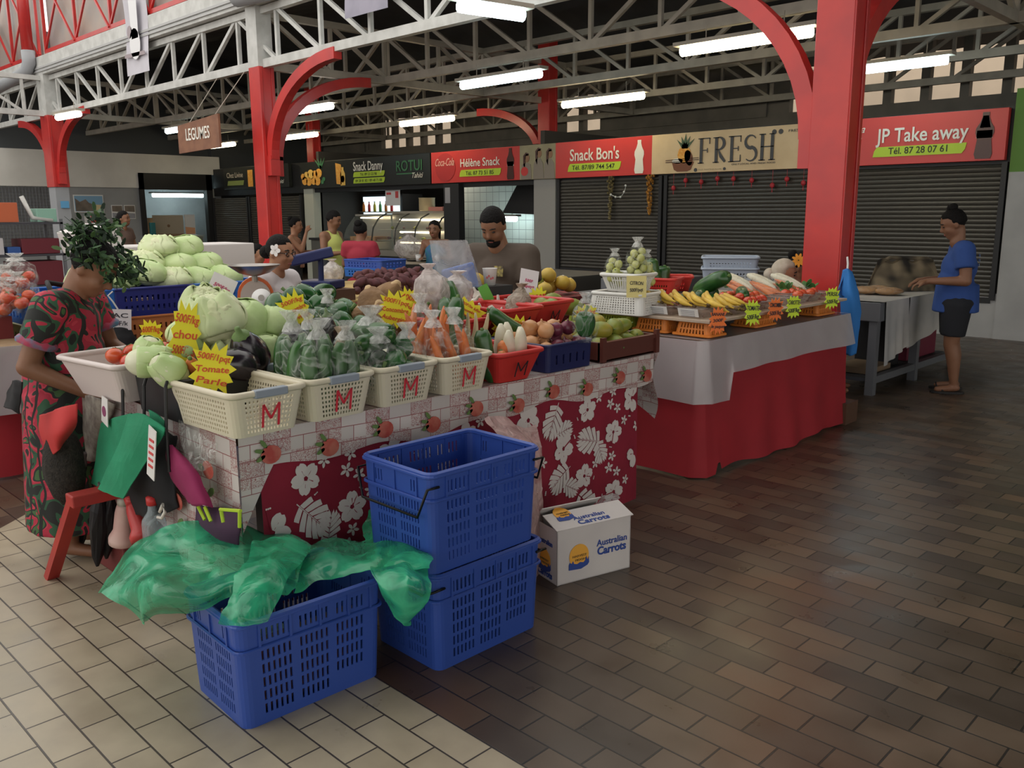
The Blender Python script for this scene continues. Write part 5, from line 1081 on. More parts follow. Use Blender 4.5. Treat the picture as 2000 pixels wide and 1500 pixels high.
text('Australian', 'lettering', BLU, Ts @ TR((Dp*.5, Hc*.66, .0015)), .024, bx, width=Dp*.62, bold=.012); text('Carrots', 'lettering', BLU, Ts @ TR((Dp*.5, Hc*.06, .0015)), .03, bx, width=Dp*.6, bold=.03); logo(Ts @ TR((Dp*.5, Hc*.36, .0015)), .095)
Tt = Tf @ TR((0, 0, .003)); text('Australian', 'lettering', BLU, Tt @ TR((Wd*.5, .045, 0)), .024, bx, width=Wd*.42, bold=.01); text('Carrots', 'lettering', BLU, Tt @ TR((Wd*.52, .012, 0)), .028, bx, width=Wd*.42, bold=.02); logo(Tt @ TR((Wd*.22, .1, 0)), .085)
t = ruled([[A_(1160, 985, -2.5), A_(1180, 970, -2.45), A_(1205, 968, -2.42)], [A_(1155, 998, -2.38), A_(1185, 985, -2.36), A_(1212, 975, -2.36)]], .012, 5); sheet('plastic_bag', 'crumpled clear film sticking out of the white carton', t, 10, 6, film('clear_film2', (.6, .6, .6), .5, .2, 1, 20, .2))
# ---------------------------------------------------------------- things hanging and standing at the end of the front stall
YE = 1.30
def B_(u, v, y=YE): return tuple(at(u, v, y=y))
def hung(name, label, rows, m, cat='bag', wr=.006, seed=0, nu=14, nv=16, th=.006):
    mb = MB().grid(ruled(rows, wr, seed), nu, nv); o = mb.build(name, m, None, True); solid(o, th); return tag(o, label, cat)
GRB = mat('green_fabric', (.02, .26, .13), .85, (.018, .22, .11), 6, bump=.15, bscale=300)
t = thing('shopping_bag', 'folded bright green cloth bag hanging from the black straps', 'bag', B_(255, 810))
for nm, rows in (('front_panel', [[B_(250, 808, 1.25), B_(285, 812, 1.25), B_(322, 836, 1.27)], [B_(240, 850, 1.24), B_(270, 852, 1.23), B_(312, 862, 1.26)], [B_(192, 955, 1.23), B_(215, 966, 1.22), B_(240, 974, 1.23)]]), ('back_panel', [[B_(196, 826, 1.3), B_(225, 815, 1.29), B_(256, 806, 1.28)], [B_(190, 880, 1.3), B_(215, 880, 1.29), B_(240, 880, 1.28)], [B_(178, 945, 1.29), B_(192, 951, 1.28), B_(208, 957, 1.27)]]), ('side_fold', [[B_(290, 800, 1.3), B_(310, 812, 1.3), B_(327, 830, 1.3)], [B_(300, 835, 1.29), B_(312, 845, 1.29), B_(325, 852, 1.3)]])):
    o = MB().grid(ruled(rows, .003, 2), 10, 14).build(nm, GRB, t); solid(o, .005)
t = thing('paper_tag', 'long white paper tag with reddish marks on the green cloth bag', 'tag', B_(297, 885, 1.24)); p = V(B_(297, 885, 1.24))
TT = frame(p, (1, 0, 0), (0, 0, 1)) @ Mx.Rotation(-.28, 4, 'Z'); MB().prism([(-.03, -.1), (.03, -.1), (.03, .1), (-.03, .1)], .003, 0, TT).build('paper', PW, t); q = MB()
for k in range(5): q.prism([(-.018, -.06+.026*k), (.018, -.055+.026*k), (.018, -.045+.026*k), (-.018, -.05+.026*k)], .002, 0, TT @ TR((0, 0, .003)))
q.build('print', PR, t)
hung('shopping_bag', 'black cloth bag hanging behind the green bag', [[B_(255, 840, 1.34), B_(300, 835, 1.34), B_(345, 850, 1.34)], [B_(240, 920, 1.33), B_(300, 920, 1.3), B_(340, 930, 1.34)], [B_(245, 1000, 1.33), B_(300, 1010, 1.3), B_(350, 990, 1.34)]], mat('black_fabric', (.012, .012, .014), .85), 'bag', .01, 4)
hung('shopping_bag', 'magenta folded bag hanging against the oilcloth', [[B_(325, 872, 1.3), B_(338, 868, 1.3), B_(350, 880, 1.31)], [B_(335, 930, 1.3), B_(360, 920, 1.28), B_(385, 925, 1.31)], [B_(370, 985, 1.3), B_(395, 985, 1.28), B_(415, 990, 1.31)]], mat('magenta_fabric', (.24, .015, .08), .8), 'bag', .008, 6)
hung('clear_sleeve', 'clear plastic sleeve hanging on the oilcloth beside the magenta bag', [[B_(350, 820, 1.33), B_(400, 850, 1.33), B_(425, 860, 1.33)], [B_(360, 880, 1.32), B_(400, 890, 1.3), B_(430, 880, 1.32)], [B_(375, 915, 1.32), B_(400, 920, 1.3), B_(420, 905, 1.32)]], FILM, 'plastic', .012, 9)
hung('printed_bag', 'pale printed bag hanging below the milky tub', [[B_(152, 770, 1.36), B_(185, 775, 1.33), B_(225, 790, 1.36)], [B_(150, 830, 1.36), B_(185, 835, 1.33), B_(205, 850, 1.36)], [B_(148, 895, 1.36), B_(175, 900, 1.33), B_(192, 898, 1.36)]], mat('printed_bag', (.36, .33, .28), .6, (.2, .17, .15), 25), 'bag', .004, 3)
t = thing('paper_tag', 'white flower printed tag hanging under the milky tub', 'tag', B_(205, 803, 1.28)); p = V(B_(205, 803, 1.28)); TT = frame(p, (1, 0, 0), (0, 0, 1)) @ Mx.Rotation(-.15, 4, 'Z'); MB().prism([(-.035, -.05), (.03, -.06), (.035, .06), (-.02, .06)], .003, 0, TT).build('paper', PW, t); MB().prism(ellp(0, 0, .018, .022), .003, 0, TT @ TR((0, 0, .002))).build('print', mat('print_plum', (.25, .06, .14), .6), t)
# umbrellas, bottles, crate below
UMB = mat('umbrella_black', (.01, .01, .013), .5)
for i, (u0, v0, u1, v1, y, lab) in enumerate(((165, 910, 158, 1085, 1.33, 'closed black umbrella standing nearest the red trestle'), (195, 965, 190, 1105, 1.28, 'closed black umbrella standing in the middle of the three'), (215, 970, 208, 1090, 1.32, 'closed black umbrella standing under the green bag'))):
    a = V(B_(u0, v0, y)); b = V(B_(u1, v1, y)); b.z = max(b.z, .02); t = thing('umbrella', lab, 'umbrella', b)
    pr = MB(); m_, L = align(b, a); pr.lathe([(.006, 0), (.02, .06), (.034, L*.55), (.03, L*.8), (.012, L)], 12, T=m_, fx=lambda p, a_, t_: V((p.x*(1+.25*abs(sin(4*a_+t_*5))), p.y*(1+.25*abs(sin(4*a_+t_*5))), p.z))); pr.build('canopy', UMB, t); MB().tube([b-V((0, 0, .0)), b+V((0, 0, .03))], .005, 6).build('tip', M_STEEL, t)
    MB().tube([a, a+(a-b)*.15], .011, 8).build('handle', mat('umbrella_handle', (.12, .1, .1), .4), t)
def bottle_thing(label, u0, v0, u1, v1, y, r, m, capm, bell=False):
    a = V(B_(u0, v0, y)); b = V(B_(u1, v1, y)); m_, L = align(b, a); t = thing('bottle', label, 'bottle', b)
    pr = [(r*.2, 0), (r*1.25, .004), (r*1.25, .03), (r*.85, L*.35), (r*.7, L*.8), (r*.6, L*.92), (r*.5, L)] if bell else [(r*.6, 0), (r, .01), (r, L*.6), (r*.95, L*.68), (r*.45, L*.86), (r*.4, L)]
    MB(m_).lathe(pr, 18).build('bottle_body', m, t, True); MB(m_).lathe([(r*.5, L), (r*.52, L+.03), (r*.1, L+.032)], 14).build('cap', capm, t, True); return t
PK = mat('vase_pink', (.62, .36, .33), .4, (.7, .5, .46), 5); RDB = mat('vase_red', (.5, .05, .05), .35)
bottle_thing('pale pink bottle shaped container under the table end', 240, 985, 240, 1060, 1.32, .045, PK, mat('cap_grey', (.5, .48, .42), .5), True); bottle_thing('red flared container beside the pale pink one', 256, 985, 282, 1055, 1.32, .04, RDB, RDB, True)
bottle_thing('clear water bottle with a red cap under the table end', 298, 985, 305, 1075, 1.30, .045, film('bottle_clear', (.7, .8, .85), .3, .1, .3, 10, .1), mat('cap_red', (.5, .03, .03), .4))
MB_ = MB().tube([B_(312, 1000, 1.29), B_(318, 985, 1.29), B_(322, 1000, 1.29), B_(316, 1012, 1.29), B_(308, 1010, 1.29)], .006, 6); tag(MB_.build('wall_hook', mat('hook_white', (.7, .66, .6), .5), None, True), 'white plastic hook hanging beside the water bottle', 'hook')
tag(bevel(MB().box((-3.75, 1.45, 0), (-3.2, 1.85, .16)).build('storage_box', mat('cardboard_brown', (.14, .08, .05), .8)), .006), 'low brown carton pushed under the end of the front table', 'box')
hung('mesh_bag', 'dark bag with lime green edging under the oilcloth', [[B_(385, 985, 1.34), B_(420, 990, 1.34), B_(470, 995, 1.36)], [B_(380, 1020, 1.32), B_(420, 1025, 1.3), B_(470, 1030, 1.34)], [B_(385, 1060, 1.32), B_(420, 1065, 1.3), B_(465, 1070, 1.34)]], mat('bag_dark', (.05, .02, .05), .8), 'bag')
e = MB()
for a, b in (((385, 985), (400, 1015)), ((400, 990), (412, 1018)), ((430, 995), (470, 998)), ((468, 998), (468, 1030)), ((432, 998), (436, 1020))): e.tube([B_(*a, 1.29), B_(*b, 1.29)], .006, 6)
o = e.build('lime_ribbon', mat('lime_edge', (.4, .55, .03), .6)); tag(o, 'lime green ribbon ends sticking out above the green plastic bag', 'ribbon')
# slanting red stool
RW = mat('red_wood', (.42, .04, .03), .5, (.36, .035, .03), 6)
t = thing('wooden_trestle', 'red painted trestle with a slanting leg in front of the flowered dress', 'trestle', (-4.0, 1.2, 0))
a = at(100, 1128, z=0); q = at(148, 972, y=a.y+.02)
MB().bar(a, q, .05, .035).build('leg', RW, t); MB().bar(a+V((.05, .5, 0)), q+V((-.0, .34, 0)), .05, .035).build('leg', RW, t)
bevel(MB().box((q.x-.03, q.y-.03, q.z-.03), (q.x+.05, q.y+.4, q.z+.02)).build('seat', RW, t), .006)
tag(bevel(MB().box((-3.98, 1.34, 0), (-3.68, 1.72, .3)).build('storage_crate', mat('red_crate_dark', (.16, .03, .03), .6)), .008), 'dark red crate standing behind the red trestle', 'crate')
hung('folded_cloth', 'folded red bag lying over the dark handbag beside the dress', [[tuple(at(78, 812, y=1.18)), tuple(at(110, 800, y=1.15)), tuple(at(150, 788, y=1.2))], [tuple(at(80, 850, y=1.17)), tuple(at(110, 850, y=1.12)), tuple(at(150, 830, y=1.19))], [tuple(at(100, 893, y=1.18)), tuple(at(112, 880, y=1.14)), tuple(at(125, 860, y=1.19))]], mat('red_fabric', (.5, .035, .035), .7), 'bag', .004, 5)
bt = MB(); bc = at(125, 910, y=1.2); bt.ell(bc, (.1, .08, .17), 18, 12, fx=lambda p, d: V(p)*(1+.1*nz(d, 3, 2))); o = bt.build('handbag', mat('fur_black', (.02, .018, .016), .95, (.035, .03, .025), 60, bump=.6), None, True); tag(o, 'dark fluffy handbag hanging under the folded red bag', 'handbag')
hung('black_cloth', 'small black cloth hanging at the back of the flowered dress', [[tuple(at(25, 742, y=1.05)), tuple(at(36, 740, y=1.05)), tuple(at(44, 745, y=1.05))], [tuple(at(8, 795, y=1.05)), tuple(at(24, 800, y=1.03)), tuple(at(40, 808, y=1.05))]], mat('black_fabric', (0, 0, 0)), 'cloth', .006, 3)
hung('black_plastic_bag', 'black plastic bag hanging below the row of blue crates', [[tuple(at(225, 640, x=-6.05)), tuple(at(240, 637, x=-6.03)), tuple(at(255, 642, x=-6.05))], [tuple(at(212, 665, x=-6.05)), tuple(at(240, 668, x=-6.0)), tuple(at(268, 668, x=-6.05))], [tuple(at(212, 690, x=-6.05)), tuple(at(240, 692, x=-6.0)), tuple(at(278, 684, x=-6.05))]], mat('black_fabric', (0, 0, 0)), 'bag', .01, 7)
# ---------------------------------------------------------------- aisle stall with red skirt and clear sheet
XB, YC, YD, ZR = -2.73, 4.33, 6.25, .82
t = thing('market_table', 'trestle table of the aisle stall hidden under red cloth and clear plastic', 'table', (-3.2, 5.3, 0))
MB().box((-3.85, YC+.02, ZR-.05), (XB-.02, YD-.02, ZR-.008)).build('tabletop', mat('raw_wood', (0, 0, 0)), t)
for x in (-3.75, -2.85):
    for y in (4.45, 6.15): MB().box((x-.03, y-.03, 0), (x+.03, y+.03, ZR-.05)).build('leg', M_GREYM, t)
RCL = mat('red_skirt', (.36, .016, .026), .7, (.31, .014, .023), 3)
sk = MB()
def perim(u):
    L1, L2 = YD-YC, 1.1; s = u*(L1+L2)
    if s < L2: return V((XB-1.1+s, YC, 0)), V((0, -1, 0))
    return V((XB, YC+s-L2, 0)), V((1, 0, 0))
def skf(u, v):
    p, n = perim(u); q = (1-v); f = .016*sin(u*38+sin(u*9)*2)+.02*sin(u*11); low = .012+.02*max(0, sin(u*17))+(.05 if .36 < u < .42 else 0)
    return p+n*(.012+(f+.05)*q*q)+V((0, 0, (low if u > .4 else .01)*(1-v)+ZR*v))
sk.grid(skf, 120, 14); tag(sk.build('table_skirt', RCL, None, True), 'plain bright red cloth hanging to the floor around the aisle stall', 'cloth')
CLR = film('clear_sheet', (.56, .52, .54), .66, .18, .12, 2.5, .03)
cs = MB()
def csf(u, v):
    p, n = perim(u); zb_ = .44+.02*sin(u*6) if u < .44 else .62-.02*(u-.44)+.004*sin(u*25)
    q = 1-v; return p+n*(.03+(.04+.012*sin(u*15)+.006*sin(u*40))*q)+V((0, 0, zb_*q+(ZR+.006)*v))
cs.grid(csf, 110, 10)
cs.grid(lambda u, v: (XB-1.08+1.1*u, YC+(YD-YC)*v, ZR+.006), 8, 8)
tag(cs.build('plastic_sheet', CLR, None, True), 'clear plastic sheet over the top and upper skirt of the aisle stall', 'sheet')
# small slotted baskets that carry the plank
def slant_basket(label, loc, rz, m, group, L=.24, W=.17, H=.085):
    t = thing('small_basket', label, 'basket', loc, rz, group); mb = MB()
    ring, _ = shell(mb, L, W, L-.03, W-.03, H, .02, holes(8, .5, .7, .7), holes(5, .5, .7, .7), [(1.2, 0), (2.2, 1), (.8, 0), (2.2, 1), (1.2, 0)], floor=False); solid(mb.build('body', m, t, world=False), .005)
    r = MB(); a = rrect(L+.02, W+.02, .02, [(1, 0)], [(1, 0)]); r.tube([(p[0], p[1], .008) for p in a], .009, 6, closed=True); r.build('rim', m, t, world=False); q = MB().prism([(p[0], p[1]) for p in rrect(L-.03, W-.03, .02, [(1, 0)], [(1, 0)])], .004, 0, TR((0, 0, H-.004))); q.build('base', m, t, world=False); return t
LMP = mat('lime_plastic', (.45, .55, .05), .42)
for i, (x, y, rz, m, lab) in enumerate(((-2.86, 4.50, 0, ORANGEP, 'upturned orange basket under the plank at the near corner of the aisle stall'), (-3.16, 4.5, 0, ORANGEP, 'upturned orange basket under the plank edge behind the mango tray'), (-3.45, 4.5, 0, LMP, 'upturned lime green basket under the plank'), (-3.72, 4.5, 0, LMP, 'upturned pale green basket at the inner end of the plank'), (-2.85, 5.12, pi/2, ORANGEP, 'upturned orange basket under the second orange card'), (-2.85, 5.98, pi/2, ORANGEP, 'upturned orange basket at the far end of the plank'))):
    slant_basket(lab, (x, y, ZR+.012), rz, m, None)
PLK = mat('plank_board', (.5, .4, .31), .5, (.42, .33, .26), 7)
tag(bevel(MB().box((-3.85, 4.37, ZR+.1), (-2.71, 6.2, ZR+.118)).build('display_board', PLK), .003), 'pale display board raised on upturned baskets on the aisle stall', 'board')
ZP = ZR+.122
# clear punnets
PUN = film('punnet_film', (.5, .42, .38), .3, .12, .3, 20, .08)
def punnet(label, loc, rz, L, W, H, group):
    t = thing('punnet', label, 'punnet', loc, rz, group); mb = MB(); ring, _ = shell(mb, L-.05, W-.05, L, W, H, .02, [(1, 0)], [(1, 0)], [(1, 0)]); mb.build('tray', PUN, t, world=False); r = MB(); r.tube(ring, .004, 5, closed=True); r.build('rim', PUN, t, world=False)
    return t
for i, x in enumerate((-2.88, -3.1, -3.32)):
    punnet('clear punnet of ripe bananas along the near edge of the board', (x, 4.56, ZP), 0, .21, .3, .055, 'banana punnets'); q = MB(); T = frame((x, 4.405, ZP+.03), (1, 0, 0), (0, -.35, 1)); q.prism([(-.07, -.025), (.07, -.025), (.07, .025), (-.07, .025)], .002, 0, T)
    t = thing('paper_slip', 'white paper slip with grey print leaning on a banana punnet', 'slip', (x, 4.405, ZP), group='paper slips before the bananas'); q.build('paper', PW, t); q = MB()
    for k in range(4): q.prism([(-.05, .012-.011*k), (.045, .012-.011*k), (.045, .015-.011*k), (-.05, .015-.011*k)], .002, 0, T @ TR((0, 0, .002)))
    q.build('print', mat('print_grey', (0, 0, 0)), t)
GBN = 'bananas in the near punnets'
for i in range(16):
    x = -2.80-.037*i; put('banana', (x, 4.52+.035*(i % 3), ZP+.085+.02*(i % 2)), 'ripe spotted banana lying in the near punnets', GBN, (1.85+rr(.12), 0, 1.15+rr(.2)), 1.15)
for i in range(6): put('banana', (-2.84+.0*i, 4.66+.035*i, ZP+.06+.02*(i % 2)), 'banana in the punnet at the aisle corner of the board', 'bananas at the board corner', (1.85+rr(.12), 0, 1.2+rr(.2)), 1.15)
punnet('clear punnet of bananas at the aisle corner of the board', (-2.85, 4.82, ZP), 0, .24, .22, .05, None)
for i in range(16): put('tomato', (-2.82-.055*(i % 4), 4.98+.06*(i//4), ZP+.06+.02*((i*3) % 2)), 'tomato in the punnets behind the lime tomato card', 'tomatoes on the aisle stall', (rr(.6), rr(.6), rr(3)), .95)
for i, y in enumerate((5.0, 5.2)): punnet('clear punnet of tomatoes on the aisle stall', (-2.86, y, ZP), 0, .26, .17, .05, 'tomato punnets')
for i in range(8): put('tomato', (-3.24-.055*(i % 4), 4.78+.06*(i//4), ZP+.03), 'tomato in the row behind the bananas', 'tomatoes behind the bananas', (rr(.6), rr(.6), rr(3)), .95)
for i, (x, y, dz, rz) in enumerate(((-3.1, 5.0, .04, .5), (-3.2, 5.05, .07, .4), (-3.05, 5.15, .04, .6), (-3.0, 5.25, .05, .5), (-3.3, 4.95, .035, .3), (-2.95, 5.12, .08, .55))): put('cucumber', (x, y, ZP+dz), 'long cucumber lying across the aisle stall', 'cucumbers on the aisle stall', (pi/2, 0, rz), (1.3, 1.3, 1.35))
put('cucumber', at(1385, 555, z=1.08), 'large cucumber resting against the grey blue crate', None, (1.15, .2, 1.2), (1.8, 1.8, 1.35)); put('cucumber', at(1370, 575, z=1.0), 'dark cucumber below the large resting one', None, (1.4, .1, 1.1), (1.5, 1.5, 1.2))
# carrot and radish packs: film, white and orange sticks
for i, (u, v, z) in enumerate(((1462, 556, 1.03), (1510, 556, 1.03), (1560, 556, 1.03))):
    c = at(u, v, z=z)+V((-.06, .0, -.02))
    for k in range(5): put('carrot', c+V((.06-.01*k, -.08+.036*k, -.03+.02*(k % 2))), 'orange carrot in the three film packs on the aisle stall', 'carrots in film packs on the aisle stall', (0, 1.95+rr(.08), rr(.12)), (1.15, 1.15, 1.75))
    for k in range(2): put('daikon', c+V((-.03, .01+.05*k, .035)), 'white radish in the three film packs on the aisle stall', 'white radishes in film packs on the aisle stall', (0, 1.95, rr(.1)), (.95, .95, 1.4))
    pk = thing('film_pack', 'clear film pack of carrots and radish on the aisle stall', 'pack', c-V((0, 0, .07)), 0, 'film packs of carrots and radish'); MB(TR(c, ry=.38)).ell((0, 0, 0), (.2, .12, .065), 20, 12).build('film', FILM, pk, True)
for i, (x, y) in enumerate(((-2.84, 5.7), (-2.86, 5.79), (-2.84, 5.88), (-2.95, 5.74), (-2.95, 5.84), (-2.87, 5.98), (-2.96, 5.94))): put('tomato', (x, y, ZP+.045), 'red vegetable at the column end of the aisle stall', 'red vegetables by the column', (rr(.5), rr(.5), 0), 1.15)
for i, (x, y) in enumerate(((-3.05, 5.92), (-3.6, 6.0), (-2.98, 6.13), (-3.55, 5.75))):
    lf = MB(); c = V((x, y, ZP+.05))
    for k in range(9):
        a = k*.7; lf.prism(ellp(0, .03, .022, .04, 10), .003, 0, TR(c+V((rr(.03), rr(.03), rr(.02))), rz=a, rx=.9+rr(.4)))
    tag(lf.build('leaf_bunch', mat('leaf_green', (.04, .12, .03), .6, (.07, .2, .05), 8)), 'bunch of dark green leaves among the produce near the red column', 'greens', 'green leaf bunches on the aisle stall')
for y, lab in ((5.45, 'clear punnet under the salmon orange card'), (5.62, 'clear punnet beside the lime carrot card'), (5.8, 'clear punnet near the far lime card'), (5.98, 'clear punnet at the far end of the board')):
    punnet(lab, (-2.86, y, ZP), 0, .24, .15, .05, None)
# inner side: white crate, lime basket with limes, red baskets, grey blue crates
t = basket('plastic_basket', 'upturned white grid basket carrying the basket of bagged limes', at(1220, 612, z=ZP)+V((-.05, .1, 0)), .1, .36, .3, .12, WHITEP, False, None, None, nl=16, nw=13, nr=7, dL=-.04); lc = t.location.copy()
t2 = basket('plastic_basket', 'white slotted basket of bagged limes with a handwritten lemon card', (lc.x, lc.y, lc.z+.135), .1, .27, .25, .1, WHITEP, False, None, None, nl=9, nw=8, dL=.06, rows=[(1.2, 0), (5, 1), (.6, 0), (1.6, 1), (1.2, 0)])
for i, (dx, dy, h, n) in enumerate(((-.06, -.07, .18, 10), (.04, .03, .25, 17), (.06, .1, .17, 8))):
    c = lc+V((dx, dy, .155)); 
    for k in range(n): a = k*2.4; z = .03+.17*(k/n)*(h/.22); r = .036*(1-.55*k/n)+.006; put('lime', c+V((r*cos(a), r*sin(a), z)), 'small green yellow lime inside the tied bags', 'limes in tied bags', (rr(1), rr(1), 0), 1.05)
    bag('plastic_bag', 'tied clear bag of limes standing in the white slotted basket', c, .062+.012*(i == 1), h+.06, FILM, 'bags of limes', seed=50+i)
p = lc+V((.15, .05, .155)); card('pale yellow card reading citron fixed to the white basket', at(1243, 560, x=lc.x+.17), .12, .13, ['CITRON', '500F/pqt'], mat('card_pale', (.72, .62, .25), .6), PENK, k=.8, shape='rect', lean=.05, stick=False, hs=.75)
for i, (u, v, lab) in enumerate(((1300, 575, 'red slotted basket behind the bananas beside the lime bags'), (1325, 570, 'second red slotted basket behind the bananas'))): basket('plastic_basket', lab, at(u, v, z=ZP)+V((-.12, .1, 0)), .3+.3*i, .3, .24, .11, REDP, False, None, None, nl=10, nw=8, nr=2, dL=.06)
for i, (u, v) in enumerate(((1275, 535), (1290, 545), (1280, 550))): put('cucumber', at(u, v, x=-4.0), 'dark green gourd standing behind the lime basket', 'dark gourds behind the lime basket', (rr(.3), rr(.3), 0), (1.9, 1.9, .75))
gb = mat('grey_blue_plastic', (.4, .46, .56), .45)
gc = at(1450, 545, z=ZP+.02)+V((-.25, .2, -.02))
for i in range(2): basket('plastic_crate', ('lower' if i == 0 else 'upper')+' pale grey blue crate in the stack of two on the aisle stall', (gc.x, gc.y, ZP+.1*i), .55, .5, .36, .1, gb, False, None, None, nl=14, nw=10, nr=2, dL=.03, cat='crate')
# star cards along the board edge
XC = -2.66
card('orange star card for bananas at the near corner of the aisle stall', at(1402, 626, x=XC), .13, .17, ['BANANE', '300F', 'le paquet'], ORAC, PENK, k=.45, seed=21, lean=.05, stick=False, hs=.8); card('lime yellow star card reading tomate on the aisle stall', at(1470, 611, x=XC), .135, .17, ['TOMATE', '500F/kg'], LIMC, PENK, k=.35, seed=22, lean=.05, stick=False, hs=.8)
card('salmon orange star card between the two lime yellow cards', at(1514, 604, x=XC), .135, .16, ['CONCOMBRE', '500F/kg'], ORAC, PENK, k=.35, seed=23, lean=.05, stick=False, hs=.8); card('lime yellow star card reading carotte on the aisle stall', at(1550, 599, x=XC), .135, .165, ['CAROTTE', '500F/kg'], LIMC, PENK, k=.35, seed=24, lean=.05, stick=False, hs=.8)
card('lime yellow star card alone at the column end of the board', at(1625, 582, x=XC), .145, .165, ['PERSIL', '500F/kg'], LIMC, PENK, k=.35, seed=25, lean=.05, stick=False, hs=.8)
# blue cloth bag on the column
t = thing('hanging_bag', 'bright blue cloth bag hung on the side of the red column', 'bag', (-2.8, 6.45, .9)); X_ = lambda u, v, y=6.42: tuple(at(u, v, y=y))
o = MB().grid(ruled([[X_(1648, 528), X_(1655, 525, 6.38), X_(1664, 530)], [X_(1640, 575), X_(1660, 570, 6.34), X_(1680, 590)], [X_(1646, 640), X_(1662, 640, 6.36), X_(1678, 640)], [X_(1645, 688), X_(1660, 694, 6.38), X_(1672, 690)]], .006, 2), 14, 22).build('cloth', mat('blue_fabric', (.025, .17, .5), .75), t, True); solid(o, .006)
o = MB().grid(ruled([[X_(1650, 530, 6.4), X_(1645, 545, 6.38)], [X_(1636, 565, 6.4), X_(1637, 572, 6.36)], [X_(1640, 585, 6.4), X_(1655, 580, 6.36)]], .004, 4), 6, 10).build('loop', mat('blue_fabric', (0, 0, 0)), t, True); MB().tube([X_(1655, 502, 6.46), X_(1656, 515, 6.44), X_(1655, 530, 6.4)], .008, 6).build('white_tie', M_WHT, t)
tag(MB().box((-2.79, 6.2, 0), (-2.66, 6.4, .16)).build('storage_box', mat('box_brown', (0, 0, 0))), 'small dark box on the floor behind the red skirt', 'box')
# ---------------------------------------------------------------- steel bench of the woman in blue
GM = M_GREYM; t = thing('steel_bench', 'grey steel bench with a low shelf behind the red column', 'bench', (-3.0, 8.3, 0))
x0, x1, y0, y1, zt = -3.42, -2.98, 7.40, 9.4, .80
for x in (x0, x1):
    for y in (y0, 8.35, y1): MB().box((x-.035, y-.035, 0), (x+.035, y+.035, zt-.16)).build('leg', GM, t)
bevel(MB().box((x0-.05, y0-.06, zt-.16), (x1+.06, y1+.05, zt)).build('top_frame', GM, t), .006); MB().bar((x1, y0, .13), (x1, y1, .13), .06, .06).bar((x0, y0, .13), (x0, y1, .13), .06, .06).build('side_rail', GM, t); MB().box((x0, y0, .11), (x1, y1, .14)).build('low_shelf', mat('shelf_grey', (.07, .075, .09), .6), t)
WC = mat('cloth_white', (.55, .53, .5), .7, (.38, .38, .38), 2.2)
cl_ = MB().grid(lambda u, v: V((x1+.075+.012*sin(u*20)*(1-v), 7.42+.5*u+(.05*(1-v)), (.25+.12*u)*(1-v)+(zt+.008)*v)), 20, 10); cl_.grid(lambda u, v: V((x1+.075+.01*sin(u*15), 7.95+1.0*u, (.35+.13*u)*(1-v)+(zt+.008)*v)), 24, 8); cl_.grid(lambda u, v: V((x0+.1+(x1-x0-.02)*u, 7.36+1.9*v, zt+.008)), 6, 6)
tag(cl_.build('white_cloth', WC, None, True), 'stained white cloth draped over the grey steel bench', 'tablecloth')
BRD = mat('pastry_tan', (.5, .29, .13), .7, (.4, .2, .08), 14); 
for i, (u, v, lab) in enumerate(((1690, 568, 'flat tan bread pack nearest the blue cloth bag'), (1715, 566, 'flat tan bread pack on the bench behind the dark bag'), (1735, 570, 'flat tan bread pack on the corner of the bench'), (1765, 555, 'tan bread pack being handled by the woman in blue'), (1785, 560, 'tan bread pack nearest the woman in blue'))):
    t = thing('bread_pack', lab, 'bread', at(u, v, z=zt+.02)); c = at(u, v+6, z=zt+.012)
    MB(TR(c, rz=.4*i)).ell((0, 0, .035+.02*(i > 2)), (.13, .1, .035+.025*(i > 2)), 18, 10, fx=lambda p, d: V(p)*(1+.1*nz(d, 4, 1))).build('bread', BRD, t, True); MB(TR(c, rz=.4*i)).ell((0, 0, .036+.02*(i > 2)), (.138, .108, .042+.025*(i > 2)), 18, 10).build('film', FILM, t, True)
t = thing('camouflage_bag', 'brown and black patterned bag slumped on the bench', 'bag', at(1750, 540, z=zt+.1)); c = at(1748, 570, z=zt+.01)
CAMO = mat('camo_cloth', (.025, .022, .018), .8, (.24, .19, .12), 6, detail=1)
MB(TR(c+V((0, .2, 0)), rz=.75)).grid(lambda u, v: V(((.36-.1*v)*(u-.5)*2, .12*sin(pi*u)*cos(pi*v*.5)-.02, .3*v*(1-.1*abs(u-.5))-.0+.02*sin(u*18)*v)), 30, 10).grid(lambda u, v: V(((.36-.1*v)*(u-.5)*2, -.12*sin(pi*u)*cos(pi*v*.5), .3*v*(1-.1*abs(u-.5))+.02*sin(u*18)*v)), 30, 10).build('body', CAMO, t, True); MB(TR(c+V((0, .2, 0)), rz=.75)).tube([(-.2, 0, .28), (-.15, 0, .31), (.2, 0, .3), (.25, 0, .27)], .02, 7).build('handle', CAMO, t, True)
tag(bevel(MB().box((-3.38, 7.55, .145), (-3.05, 8.0, .2)).build('cardboard_stack', mat('cardboard_tan', (.2, .14, .09), .8)), .004), 'flattened brown cardboard on the low shelf of the bench', 'cardboard'); tag(MB().box((-3.38, 8.5, .145), (-3.1, 9.25, .6)).build('storage_tub', mat('tub_wine', (.16, .02, .04), .6)), 'dark wine red tub on the low shelf of the bench', 'tub'); tag(MB().box((-3.4, 8.03, .145), (-3.1, 8.3, .6)).build('storage_box', BLACKP), 'black box on the low shelf of the bench', 'box')
